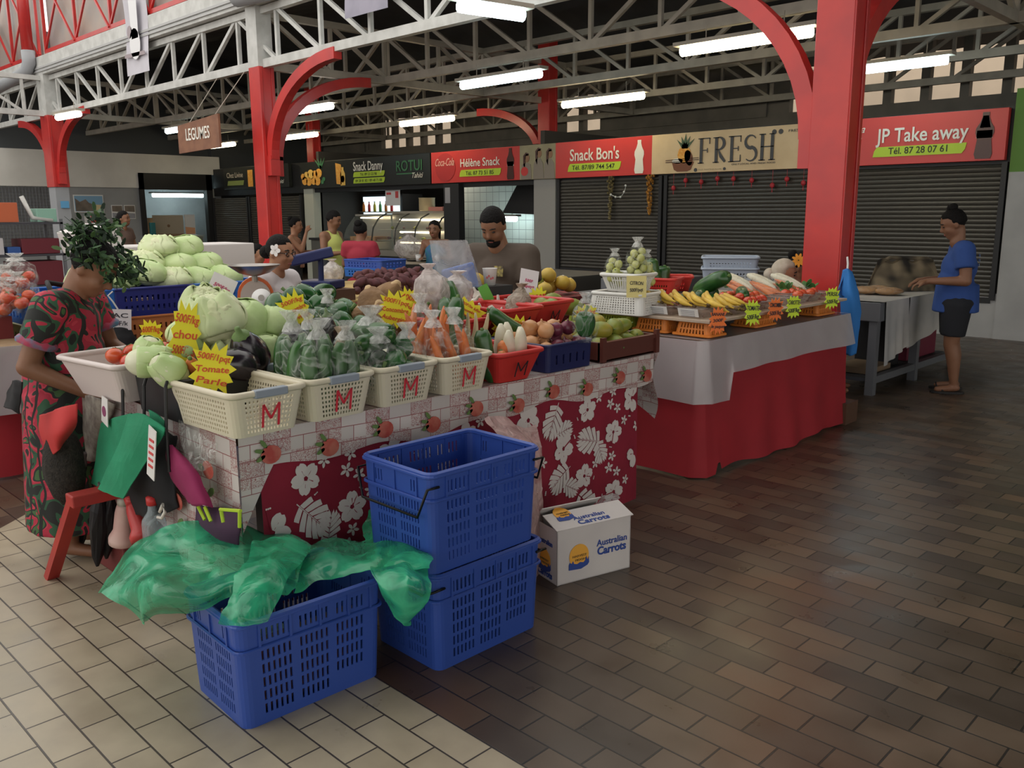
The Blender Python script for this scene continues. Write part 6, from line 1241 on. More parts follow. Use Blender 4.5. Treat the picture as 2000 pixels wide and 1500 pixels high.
# ---------------------------------------------------------------- cabbage stall with blue crates
XCB = -6.1
t = thing('market_bench', 'low bench carrying orange and blue crates behind the woman in the flowered dress', 'bench', (-6.6, 2.6, 0))
MB().box((-7.3, 1.76, .6), (XCB+.02, 3.95, .66)).build('top', mat('raw_wood', (0, 0, 0)), t)
for x in (-7.2, -6.2):
    for y in (1.85, 3.85): MB().box((x-.03, y-.03, 0), (x+.03, y+.03, .6)).build('leg', M_GREYM, t)
MB().box((-6.4, 1.75, .1), (-6.35, 3.95, .6)).build('dark_panel', BLACKP, t)
BLUE2 = mat('crate_blue_light', (.02, .12, .42), .4)
def wall_crate(label, loc, L, W, H, m, group, slats=6, name='plastic_crate'):
    t = thing(name, label, 'crate', loc, pi/2, group); mb = MB(); ring, _ = shell(mb, L, W, L+.01, W+.01, H, .02, holes(slats*2, .4, .6, 1.2), holes(slats, .4, .6, 1.2), [(1.2, 0), (1.2, 1), (1, 0), (1.2, 1), (1.6, 0)]); solid(mb.build('body', m, t, world=False), .006); r = MB(); r.tube(ring, .01, 6, closed=True); r.build('rim', m, t, world=False); return t
NV2 = mat('crate_navy', (.015, .02, .16), .4)
for i, (y, m, lab) in enumerate(((2.06, BLUE2, 'bright blue crate nearest the woman in the flowered dress under the cabbages'), (2.62, NV2, 'navy blue crate in the middle under the cabbages'), (3.2, BLUE2, 'bright blue crate under the cabbages beside the orange dial scale'))): wall_crate(lab, (XCB-.3, y, .865), .56, .55, .19, m, None)
OR2 = mat('crate_orange', (.5, .17, .05), .45); OL2 = mat('crate_olive', (.3, .28, .06), .45)
for i, (y, m, lab) in enumerate(((2.05, OL2, 'olive crate below the bright blue crate by the woman'), (2.55, OR2, 'orange crate with bottles below the navy crate'), (3.15, OR2, 'orange crate below the bright blue crate by the scale'))): wall_crate(lab, (XCB-.28, y, .665), .55, .5, .19, m, None)
for i, (u, v, x) in enumerate(((187, 548, -6.3), (228, 544, -6.3), (276, 540, -6.3), (326, 545, -6.3), (378, 542, -6.3), (427, 538, -6.3), (285, 512, -6.5), (340, 518, -6.4), (393, 515, -6.4), (312, 492, -6.5), (362, 490, -6.5), (250, 530, -6.6), (352, 500, -6.8))): put('cabbage' if i % 3 else 'lettuce', at(u, v, x=x), 'light green cabbage stacked on the blue crates', 'cabbages stacked on the blue crates', (rr(.25), rr(.25), R(45)+rr(.4)), (1.45, 1.12, 1.05))
tag(bevel(MB().box((-7.9, 2.85, .86), (-7.36, 4.1, 1.3)).build('foam_box', mat('foam_white', (.62, .58, .57), .7)), .01), 'large white foam box behind the stacked cabbages', 'box'); tag(bevel(MB(TR((-7.6, 2.75, 1.36), rz=.3, rx=.25)).box((-.2, -.14, -.08), (.2, .14, .1)).build('foam_box', mat('foam_white', (0, 0, 0))), .01), 'tilted white foam box leaning over the cabbages', 'box')
tag(bevel(MB().box((-7.95, 2.3, 0), (-7.33, 3.95, .86)).build('storage_box', mat('box_brown', (0, 0, 0))), .01), 'dark box carrying the white foam boxes', 'box')
def hang_card(label, p, w, h, lines, rot=0):
    t = thing('price_card', label, 'price card', p); T = frame(p, face(V(p), .8), (0, 0, 1)) @ Mx.Rotation(rot, 4, 'Z'); MB().prism([(-w/2, -h/2), (w/2, -h/2), (w/2, h/2), (-w/2, h/2)], .004, 0, T).build('card', WHTC, t)
    for i, s in enumerate(lines): text(s, 'handwriting', PENK, T @ TR((0, h*.1-h*.38*i, .005)), h*.22, t, width=w*.75, bold=.01)
    MB().tube([T @ V((0, h/2, 0)), T @ V((-.03, h/2+.05, 0)), T @ V((-.06, h/2+.09, 0)), T @ V((-.03, h/2+.12, .0))], .006, 5).build('hook', M_WHT, t)
hang_card('white price card hooked on the blue crates with black writing', at(230, 624, x=-6.06), .17, .14, ['SAC', '200F/k'], -.08)
# weighing scale with steel pan and orange dial
t = thing('dial_scale', 'orange dial scale with a round steel pan beside the cabbages', 'scale', at(500, 600, x=-5.4)); c = at(500, 585, x=-5.4); Tz = TR(V((c.x, c.y, 0)))
ORD = mat('scale_orange', (.7, .14, .03), .4); d = face(c, 1.0); n = V((d.y, -d.x, 0))
MB(frame(c, d, (0, 0, 1))).prism(ellp(0, .02, .12, .13, 24), .09, 0, TR((0, 0, -.09))).build('housing', ORD, t); MB(frame(c, d, (0, 0, 1))).prism(ellp(0, .02, .1, .11, 24), .006).build('dial', mat('dial_cream', (.55, .45, .38), .4), t)
MB(TR((c.x, c.y, c.z+.2))).lathe([(.03, -.04), (.1, -.02), (.17, .03), (.175, .035), (.165, .035), (.1, -.01), (.02, -.025)], 26).build('pan', mat('steel_pan', (.42, .4, .38), .3, metal=.9), t, True); MB().tube([(c.x, c.y, c.z+.12), (c.x, c.y, c.z+.18)], .02, 8).build('neck', M_STEEL, t)
tag(MB().box((c.x-.1, c.y-.2, 0), (c.x+.12, c.y+.12, c.z-.1)).build('display_crate', mat('crate_blue_light', (0, 0, 0))), 'blue crate carrying the orange dial scale', 'crate')
r0 = at(515, 590, x=-5.0); t = thing('paper_roll', 'white paper roll in front of the orange dial scale', 'roll', r0); q = frame(r0, (0, 1, 0), (0, 0, 1)); MB(TR(r0, rx=pi/2-.4, rz=.9)).lathe([(.06, -.09), (.06, .09)], 20).build('paper', PW, t, True); MB(TR(r0, rx=pi/2-.4, rz=.9)).lathe([(.02, -.093), (.02, .093)], 10).build('core', mat('core_grey', (.3, .28, .25), .7), t)
tag(MB().box((r0.x-.12, r0.y-.12, 0), (r0.x+.08, r0.y+.12, r0.z-.07)).build('storage_box', BLACKP), 'black box under the white paper roll', 'box')
# ---------------------------------------------------------------- inner table of the stall
t = thing('market_table', 'inner stall table with a yellow board and red patterned skirt', 'table', (-7.0, 5.0, 0))
MB().box((-8.3, 4.35, .77), (-6.35, 6.6, .81)).build('tabletop', mat('board_yellow', (.5, .36, .14), .5, (.44, .3, .11), 5), t); MB().grid(lambda u, v: V((-6.33+.015*sin(u*40), 4.36+2.2*u, .25+.55*v)), 50, 4).build('skirt', mat('skirt_pattern', (.24, .025, .03), .75, (.38, .12, .11), 9, detail=1), t)
for x in (-8.2, -6.45):
    for y in (4.45, 6.5): MB().box((x-.03, y-.03, 0), (x+.03, y+.03, .77)).build('leg', M_GREYM, t)
n = 0
for i in range(70):
    q = i/70; u = 700+150*((i*37) % 70)/70; lay = i % 3; v = 565-lay*9-((i*53) % 30)*.55; 
    put('sweet', at(u, v, x=-6.55-.25*lay-.1*((i*7) % 3)), 'purple brown taro in the heap on the inner table', 'purple brown taro heap', (1.2+rr(.6), rr(.6), rr(3)), 1.15)
for i, (dz, lab) in enumerate(((0, 'lower folded blue crate on the yellow board'), (.1, 'upper folded blue crate on the yellow board'))): 
    p = at(735, 540, z=.82); t = wall_crate(lab, (p.x-.15, p.y+.1, .815+dz), .62, .42, .095, BLUEP if i else BLUE2, None, 5); t.rotation_euler = (0, 0, .15)
# tall electronic scale
t = thing('column_scale', 'navy electronic scale with a tilted display on a post', 'scale', at(628, 560, x=-6.6)); p = at(628, 558, x=-6.6); NVM = mat('scale_navy', (.015, .022, .1), .4)
bevel(MB(TR(p, rz=.5)).box((-.16, -.14, -.02), (.16, .14, .05)).build('base', NVM, t), .01); MB().tube([p+V((0, 0, .04)), at(626, 505, x=-6.6)], .025, 10).build('post', NVM, t); h = at(612, 500, x=-6.6)
bevel(MB(frame(h, face(h, 1), (.0, 0, 1)) @ Mx.Rotation(.22, 4, 'Z')).box((-.2, -.045, -.06), (.17, .045, .06)).build('display_head', NVM, t), .015)
tag(MB().box((-6.85, p.y-.22, .812), (-6.38, p.y+.2, p.z-.025)).build('storage_box', mat('box_brown', (0, 0, 0))), 'brown box carrying the navy electronic scale', 'box') if p.z > .9 else None
# clutter on the inner table: bags, bowl, ream of paper
bag('plastic_bag', 'small knotted clear bag on the yellow board near the navy scale', at(650, 553, z=.815), .12, .26, MILK, seed=61); bag('plastic_bag', 'white bag top behind the folded blue crates', at(715, 510, z=.86), .15, .3, FILMW, seed=62)
t = thing('round_table', 'round pale table behind the folded blue crates', 'table', at(825, 525, z=.8)); p = at(825, 508, z=.86); MB(TR((p.x, p.y, .82))).lathe([(.02, 0), (.42, 0), (.42, .035), (.02, .036)], 30).build('top', mat('table_pale', (.45, .38, .28), .5, (.36, .3, .22), 4), t); MB().tube([(p.x, p.y, 0), (p.x, p.y, .82)], .05, 10).build('post', M_GREYM, t); MB(TR((p.x+.1, p.y-.15, .86))).lathe([(.18, 0), (.2, .02), (.02, .025)], 16).build('dark_plate', BLACKP, t)
bag('clear_tub', 'clear plastic jar of pale sweets at the end of the display counter', at(800, 505, z=.86), .22, .4, MILK, seed=66, cat='jar')
# benches and boards near the lavender person
t = thing('cafe_table', 'brown wooden table in front of the person in lavender', 'table', (-9.6, 4.9, 0)); p = at(440, 508, z=.8); bevel(MB(TR((p.x, p.y, 0), rz=.5)).box((-.5, -.75, .76), (.5, .75, .8)).build('top', mat('table_brown', (.2, .11, .055), .6, (.15, .08, .04), 5), t), .006); MB(TR((p.x, p.y, 0), rz=.5)).box((-.05, -.05, 0), (.05, .05, .76)).build('leg', M_GREYM, t)
# grey tables behind the man
DKT = mat('table_dark', (.05, .048, .045), .5); 
for i, (u0, v0, u1, v1, lab) in enumerate(((1045, 545, 1145, 530, 'dark topped steel table behind the man with the melon'), (1155, 548, 1200, 545, 'grey steel table in front of the closed shutter'))):
    a = at(u0, v0, z=.9); b = at(u1, v1, z=.9); t = thing('steel_table', lab, 'table', ((a.x+b.x)/2, (a.y+b.y)/2, 0)); c = (a+b)/2; Tm = TR((c.x-.3+.45*i, c.y+.2+.45*i, 0)); w2 = .55-.25*i
    bevel(MB(Tm).box((-w2, -.5, .74), (w2, .5, .9)).build('top', DKT if i == 0 else M_GREYM, t), .006)
    for x in (-w2+.05, w2-.05):
        for y in (-.45, .45): MB(Tm).box((x-.03, y-.03, 0), (x+.03, y+.03, .74)).build('leg', M_GREYM, t)
# ---------------------------------------------------------------- tomato stall at the edge of the picture
t = thing('market_table', 'tomato stall table with a red cloth and clear sheet at the picture edge', 'table', (-6.4, .9, 0))
MB().box((-7.2, -.2, .74), (-5.75, 1.70, .79)).build('tabletop', mat('raw_wood', (0, 0, 0)), t); MB().grid(lambda u, v: V((-5.74+.02*sin(u*30)+.03*(1-v), -.2+1.9*u, .02+.74*v)), 40, 6).grid(lambda u, v: V((-5.74-1.4*u, 1.705+.01*sin(u*24)+.01*(1-v), .02+.74*v)), 30, 6).build('red_cloth', RCL, t, True); MB().grid(lambda u, v: V((-5.7+.02*sin(u*20)+.05*(1-v), -.2+1.91*u, .4+.4*v)), 30, 6).grid(lambda u, v: V((-5.7-1.4*u, 1.715+.008*sin(u*15)+.01*(1-v), .4+.4*v)), 20, 6).build('clear_cover', CLR, t, True)
for x in (-7.1, -5.85):
    for y in (-.1, 1.4): MB().box((x-.03, y-.03, 0), (x+.03, y+.03, .74)).build('leg', M_GREYM, t)
basket('plastic_basket', 'cream basket of tomatoes on the edge stall', (-6.0, 1.2, .795), .2, .42, .32, .17, CREAMP, False, None, None, nl=18, nw=14)
for i in range(12): put('tomato', (-6.12+.09*(i % 4), 1.08+.09*(i//4), .97), 'tomato in the cream basket on the edge stall', 'tomatoes in the edge basket', (rr(.6), rr(.6), 0), 1.35)
for i, (u, v, x) in enumerate(((15, 575, -6.3), (35, 560, -6.4), (36, 552, -6.3), (8, 600, -6.2), (36, 590, -6.1))):
    c = at(u, v, x=x); 
    for k in range(4): put('tomato', c+V((.05*cos(k*1.6), .05*sin(k*1.6), .03*(k % 2))), 'tomato inside the tied bags on the edge stall', 'bagged tomatoes on the edge stall', (rr(.6), rr(.6), 0), 1.3)
    bag('plastic_bag', 'tied bag of tomatoes on the edge stall', c-V((0, 0, .06)), .12, .25, FILM, 'bags of tomatoes on the edge stall', seed=80+i)
tag(MB().box((-6.75, .9, .79), (-6.15, 1.7, .93)).build('produce_box', mat('box_maroon', (0, 0, 0))), 'dark red box under the bagged tomatoes on the edge stall', 'box')
t = poster('price_slip', 'pale price slip on the cream tomato basket', 1.12, 1.26, .82, .96, [([(.2, .2), (.8, .2), (.8, .8), (.2, .8)], 1)], [PW, mat('print_grey', (0, 0, 0))], x=-5.79, cat='price card')
# ---------------------------------------------------------------- metal shelf with boxes at the picture edge
t = thing('metal_shelf', 'grey metal shelf loaded with boxes at the picture edge', 'shelf', (-15.2, 4.3, 0))
for z in (.45, .93, 1.42): MB().box((-15.7, 2.6, z), (-14.9, 5.0, z+.03)).build('shelf_board', mat('shelf_dark', (.05, .05, .06), .6), t)
for x in (-15.68, -14.92):
    for y in (2.62, 4.98): MB().box((x-.02, y-.02, 0), (x+.02, y+.02, 1.5)).build('post', M_GREYM, t)
def bx_(label, lo, hi, m, cat='box', name='storage_box'): return tag(bevel(MB().box(lo, hi).build(name, m), .006), label, cat)
bx_('orange red box with a tan lid on the top shelf', (-15.4, 3.7, 1.455), (-15.0, 4.4, 1.75), mat('box_orange', (.5, .12, .05), .6)); bx_('mint green box on the top shelf', (-15.4, 4.68, 1.455), (-15.05, 4.97, 1.66), mat('box_mint', (.25, .45, .36), .5)); bx_('dark red box on the middle shelf', (-15.5, 4.4, .965), (-15.0, 4.95, 1.2), mat('box_wine', (.14, .02, .03), .6)); bx_('white box on the middle shelf', (-15.4, 3.6, .965), (-15.0, 4.15, 1.22), mat('box_white2', (.5, .48, .5), .6)); bx_('dark maroon crate on the lower shelf', (-15.5, 4.25, .485), (-14.95, 4.95, .85), mat('box_wine', (0, 0, 0))); bx_('grey box on the lower shelf', (-15.5, 3.4, .485), (-15.0, 4.1, .8), mat('box_grey', (.2, .2, .21), .6))
bx_('blue folded tarp on the middle shelf beside the dark red box', (-15.35, 4.2, .965), (-15.0, 4.38, 1.08), mat('tarp_blue', (.03, .09, .3), .6), 'tarp', 'folded_tarp'); tag(MB().tube([(-15.1, 4.5, 1.85), (-15.08, 4.62, 1.52), (-15.05, 4.9, 1.47)], .035, 8).build('white_strip', M_WHT, None, True), 'white bent strip standing on the top shelf', 'strip')
# mesh window of the kiosk behind the shelf
t = thing('window_grille', 'grey wire grille in the wall behind the metal shelf', 'grille', (XL, 7.1, 1.2)); 
for i in range(22): MB().box((XL-.02, 6.3+.0727*i, .7), (XL, 6.31+.0727*i, 2.24)).build('bar', M_GREYM, t)
for i in range(20): MB().box((XL-.02, 6.3, .7+.077*i), (XL, 7.9, .71+.077*i)).build('cross_bar', M_GREYM, t)
struct(MB().box((XL-.15, 6.3, 0), (XL, 7.9, .7)).build('wall_left_sill', M_WALLD)); struct(MB().box((XL-2.2, 5.5, 0), (XL-2.1, 9.2, 2.5)).build('wall_kiosk', M_WALL))
# ---------------------------------------------------------------- room behind the black frame
t = thing('service_counter', 'pale counter inside the black framed opening', 'counter', (XL-.6, 10.6, 0)); MB().box((XL-1.0, 9.86, 0), (XL-.3, 11.53, .95)).build('body', mat('counter_olive', (.3, .27, .2), .6), t); MB().box((XL-1.02, 9.86, .95), (XL-.22, 11.53, .99)).build('top', mat('counter_pale', (.4, .38, .33), .5), t)
def carton(label, lo, hi, m): 
    t = thing('carton', label, 'carton', ((lo[0]+hi[0])/2, (lo[1]+hi[1])/2, lo[2])); bevel(MB().box(lo, hi).build('box_body', m, t), .005); MB().box((hi[0]-.02, lo[1], hi[2]), (hi[0]+.0, hi[1], hi[2]+.07)).build('flap', m, t); MB(frame((hi[0]+.001, (lo[1]+hi[1])/2, (lo[2]+hi[2])/2), (0, 1, 0), (0, 0, 1))).prism(ellp(0, .02, .04, .04), .003).build('print', mat('print_brownish', (.2, .12, .07), .6), t)
CB2 = mat('carton_tan', (.42, .36, .28), .7)
carton('open cream carton with a round dark print on the counter in the opening', (XL-.8, 10.15, 1.0), (XL-.3, 11.0, 1.47), CB2); carton('brown carton under the open cream carton', (XL-.2, 10.05, .5), (XL+.15, 10.8, .98), mat('carton_brown', (.25, .16, .09), .7)); tag(MB().box((XL-.18, 10.0, 0), (XL+.15, 10.85, .5)).build('storage_box', mat('box_brown', (0, 0, 0))), 'dark box under the brown carton by the opening', 'box')
poster('paper_sheet', 'orange and white leaflet standing on the counter in the opening', 11.05, 11.35, 1.0, 1.55, [([(.05, .05), (.95, .05), (.95, .35), (.05, .4)], 1)], [PW, mat('print_peach', (.7, .36, .2), .6)], x=XL-.35); tag(bevel(MB().box((XL+.02, 9.9, 0), (XL+.15, 10.02, 1.35)).build('narrow_cabinet', mat('teal_panel', (.03, .16, .17), .5)), .005), 'narrow teal cabinet in the black framed opening', 'cabinet')
tag(MB().lathe([(.02, 0), (.055, .0), (.065, .22), (.03, .24), (.028, .4), (.045, .42), (.01, .43)], 14, T=TR((XL-.35, 9.95, 1.0))).build('lamp_bottle', mat('amber', (.8, .5, .15), .4, emit=(1, .6, .2), es=.6), None, True), 'amber glowing bottle lamp at the edge of the opening', 'lamp')
shutter_in = shutter(XL-2.88, XL-2.87, .9, 1.0, 'x') if False else None
# ---------------------------------------------------------------- snack counter: display case, fridge, lamps, pots
STL = mat('steel_shelf', (.45, .42, .36), .3, metal=.8); GLS = film('case_glass', (.8, .85, .8), .1, .05, .05, 3, .02); GLOW = mat('case_glow', (1, .95, .8), emit=(1, .86, .6), es=5)
t = thing('display_case', 'curved glass food display case lit from inside on the snack counter', 'display case', (-14.6, 11.95, .75)); X0, X1, Y0 = -15.65, -13.55, 11.55
prof = [(Y0, .78), (Y0-.02, 1.0), (Y0+.03, 1.25), (Y0+.18, 1.45), (Y0+.4, 1.55)]
MB().box((X0, Y0, .66), (X1, Y0+.6, .78)).box((X0, Y0+.56, .78), (X1, Y0+.6, 1.58)).box((X0, Y0+.36, 1.55), (X1, Y0+.6, 1.6)).build('cabinet', STL, t); MB().grid(lambda u, v: V((X0+(X1-X0)*u, *spl([(y, z, 0) for y, z in prof], v).xy)), 2, 12).build('curved_glass', GLS, t, True)
for x in (X0, (X0+X1)/2-.25, (X0+X1)/2+.4, X1): MB().tube([(x, y, z) for y, z in prof], .016, 6).build('glass_rib', M_DARK, t)
for z in (.98, 1.2): MB().box((X0+.03, Y0+.1, z), (X1-.03, Y0+.55, z+.012)).build('inner_shelf', STL, t)
for z in (1.16, 1.42, .94): MB().tube([(X0+.6, Y0+.3, z), (X1-.2, Y0+.3, z)], .018, 8).build('light_tube', GLOW, t)
MB().box((X0-.02, Y0-.02, 0), (X1+.02, Y0+.62, .66)).build('counter_base', mat('counter_black', (.02, .02, .02), .4), t)
for i in range(14): put('papaya' if i % 2 else 'sweet', (X0+.2+.13*i, Y0+.3, (1.03, 1.25, .82)[i % 3]), 'pastry on a shelf of the lit display case', 'pastries in the display case', (1.57, rr(.3), rr(3)), .8)
t = thing('display_case', 'smaller lit glass case with baked food left of the curved case', 'display case', (-16.2, 11.9, .75)); MB().box((-16.75, 11.55, .66), (-15.7, 12.15, .95)).box((-16.75, 12.1, .95), (-15.7, 12.15, 1.5)).box((-16.75, 11.9, 1.5), (-15.7, 12.15, 1.54)).build('cabinet', STL, t); MB().grid(lambda u, v: V((-16.75+1.05*u, 11.56+.34*v*v, .95+.55*v)), 2, 8).build('curved_glass', GLS, t, True); MB().tube([(-16.6, 11.95, 1.46), (-15.8, 11.95, 1.46)], .015, 8).build('light_tube', GLOW, t); MB().box((-16.77, 11.53, 0), (-15.68, 12.17, .66)).build('counter_base', mat('counter_black', (0, 0, 0)), t); MB().box((-16.7, 11.7, .96), (-15.75, 12.08, 1.05)).build('baked_food', mat('baked', (.5, .25, .08), .6, (.35, .12, .04), 12), t)
t = thing('drink_fridge', 'lit drinks fridge with a glass front at the back of the snack counter', 'fridge', (-17.3, 13.2, 0)); MB().box((-18.0, 13.0, 0), (-16.4, 13.6, 2.0)).build('cabinet', M_DARK, t); MB().box((-17.9, 12.97, .9), (-16.5, 13.0, 1.95)).build('lit_back', mat('fridge_glow', (.7, .85, .85), emit=(.75, .95, 1), es=.8), t)
for i in range(3): MB().box((-17.9, 12.85, .98+.3*i), (-16.5, 12.97, 1.0+.3*i)).build('shelf', STL, t)
for i in range(18):
    z = 1.0+.3*(i//6); x = -17.8+.22*(i % 6); tt = thing('drink_bottle', 'small drink bottle standing in the lit fridge', 'bottle', (x, 12.91, z), group='drink bottles in the fridge'); MB(TR((x, 12.91, z))).lathe([(.035, 0), (.035, .14), (.015, .19), (.015, .22)], 8).build('bottle_body', mat('drink_%d' % (i % 4), ((.6, .2, .03), (.5, .04, .04), (.55, .45, .05), (.1, .3, .1))[i % 4], .3), tt, True); MB(TR((x, 12.91, z))).lathe([(.018, .22), (.018, .24)], 8).build('cap', M_WHT, tt)
t = poster('menu_sheet', 'small white menu sheet hanging over the display case', 0, 0, 0, 0, [], [PW]) if False else thing('menu_sheet', 'small white menu sheet hanging over the display case', 'sign', (-15.35, 11.9, 1.75)); MB().box((-15.6, 11.9, 1.72), (-15.1, 11.91, 2.05)).build('sheet', PW, t); MB().box((-15.56, 11.895, 1.95), (-15.4, 11.9, 2.0)).box((-15.25, 11.895, 1.88), (-15.15, 11.9, 2.02)).build('print', PR, t)
t = thing('cooking_pot', 'tall cream cooking pot on top of the display case', 'pot', (-14.3, 11.95, 1.6)); MB(TR((-14.3, 11.98, 1.6))).lathe([(.02, 0), (.16, 0), (.17, .02), (.17, .26), (.18, .27), (.15, .27), (.02, .25)], 18).build('pot_body', mat('pot_cream', (.5, .4, .24), .4), t, True); MB().tube([(-14.48, 11.98, 1.8), (-14.53, 11.98, 1.78), (-14.48, 11.98, 1.75)], .012, 6).build('handle', M_STEEL, t)
tag(bevel(MB().box((-14.05, 11.8, 1.6), (-13.6, 12.15, 1.68)).build('food_tray', mat('tray_pink', (.5, .2, .16), .5)), .006), 'pinkish food tray beside the cream pot', 'tray')
t = thing('snack_counter', 'dark counter top running along the snack kitchen', 'counter', (-17.4, 11.75, 0)); MB().box((-18.15, 11.6, 0), (-16.8, 12.1, .95)).build('body', mat('counter_grey', (.12, .115, .1), .6), t); MB().box((-18.17, 11.55, .95), (-16.78, 12.15, 1.0)).build('top', BLACKP, t); t = thing('snack_counter', 'dark counter below the tiled wall', 'counter', (-12.3, 11.75, 0)); MB().box((-12.98, 11.75, 0), (-11.1, 12.2, .8)).build('body', mat('counter_grey', (0, 0, 0)), t); MB().box((-12.99, 11.72, .8), (-11.08, 12.22, .85)).build('top', M_GREYM, t)
for x0, x1, y, z, c, s, lab in ((-16.2, -14.8, 13.0, 2.22, NEUT, 5, 'lamp at the ceiling of the snack kitchen over the case'), (-13.4, -12.8, 13.1, 1.45, COOL, 9, 'greenish white lamp in the fryer hood of the tiled kitchen'), (-13.9, -13.4, 12.6, 2.2, COOL, 8, 'lamp near the person in black in the kitchen')): lamp((x0, y), (x1, y), c, s, lab, z=z, ztop=z+.12)
t = thing('range_hood', 'black extractor hood hanging in the tiled kitchen', 'hood', (-12.0, 12.9, 1.6)); MB().prism([(-12.7, 1.55), (-11.2, 1.5), (-11.3, 2.0), (-11.9, 2.25), (-12.2, 2.2)], .7, 0, frame((0, 13.3, 0), (1, 0, 0), (0, 0, 1))).build('hood_body', M_BLK, t)
t = thing('door_post', 'black post between the kitchen openings with a small sticker', 'post', (-13.1, 11.7, 0)); MB().box((-13.45, 11.7, 0), (-13.0, 11.85, 2.12)).build('post_body', M_DARK, t); MB().box((-13.4, 11.695, 1.75), (-13.25, 11.7, 2.05)).build('sticker', mat('print_grey', (0, 0, 0)), t)
# ---------------------------------------------------------------- people
SKIN = mat('skin_tan', (.36, .18, .105), .5, (.33, .16, .09), 5); SKIND = mat('skin_brown', (.24, .115, .065), .5, (.22, .1, .055), 5); HAIR = mat('hair_black', (.008, .007, .007), .75, spec=.15, bump=.5, bscale=90); EYE = mat('eye_dark', (.02, .014, .012), .3); EYEW = mat('eye_white', (.6, .56, .52), .3); BROW = mat('brow_black', (.012, .01, .009), .8); LIP = mat('lip', (.36, .12, .1), .5)
def cone(mb, a, ra, b, rb, n=16):
    m, L = align(a, b); mb.lathe([(ra, 0), (rb, L)], n, T=m)
def hand(mb, w, d, n, s=1.0, curl=.5, side=1):
    """palm, four bent fingers of unequal length and a thumb off the side; d = pointing direction, n = palm normal"""
    d = V(d).normalized(); n = V(n); n = (n-d*n.dot(d)).normalized(); x = d.cross(n)*side; w = V(w)
    mb.cap(w, .026*s, w+d*.05*s, .03*s, 8)
    for k in (-1, 1): mb.cap(w+d*.02*s+x*.018*k*s, .016*s, w+d*.075*s+x*.024*k*s, .015*s, 8)
    for k, ln in enumerate((.062, .072, .067, .052)):
        o = x*(.032-.021*k)*s; b = w+d*.082*s+o; c1 = b+(d*cos(curl*.6)+n*sin(curl*.6))*ln*.5*s; c2 = c1+(d*cos(curl*1.7)+n*sin(curl*1.7))*ln*.5*s
        mb.cap(b-d*.012*s, .0105*s, c1, .009*s, 7); mb.cap(c1, .009*s, c2, .0078*s, 7)
    b = w+d*.03*s+x*.03*s; c1 = b+(d*.55+x*.75+n*.3).normalized()*.035*s; c2 = c1+(d*.8+x*.2+n*.45).normalized()*.032*s
    mb.cap(b, .0135*s, c1, .0115*s, 7); mb.cap(c1, .0115*s, c2, .009*s, 7)
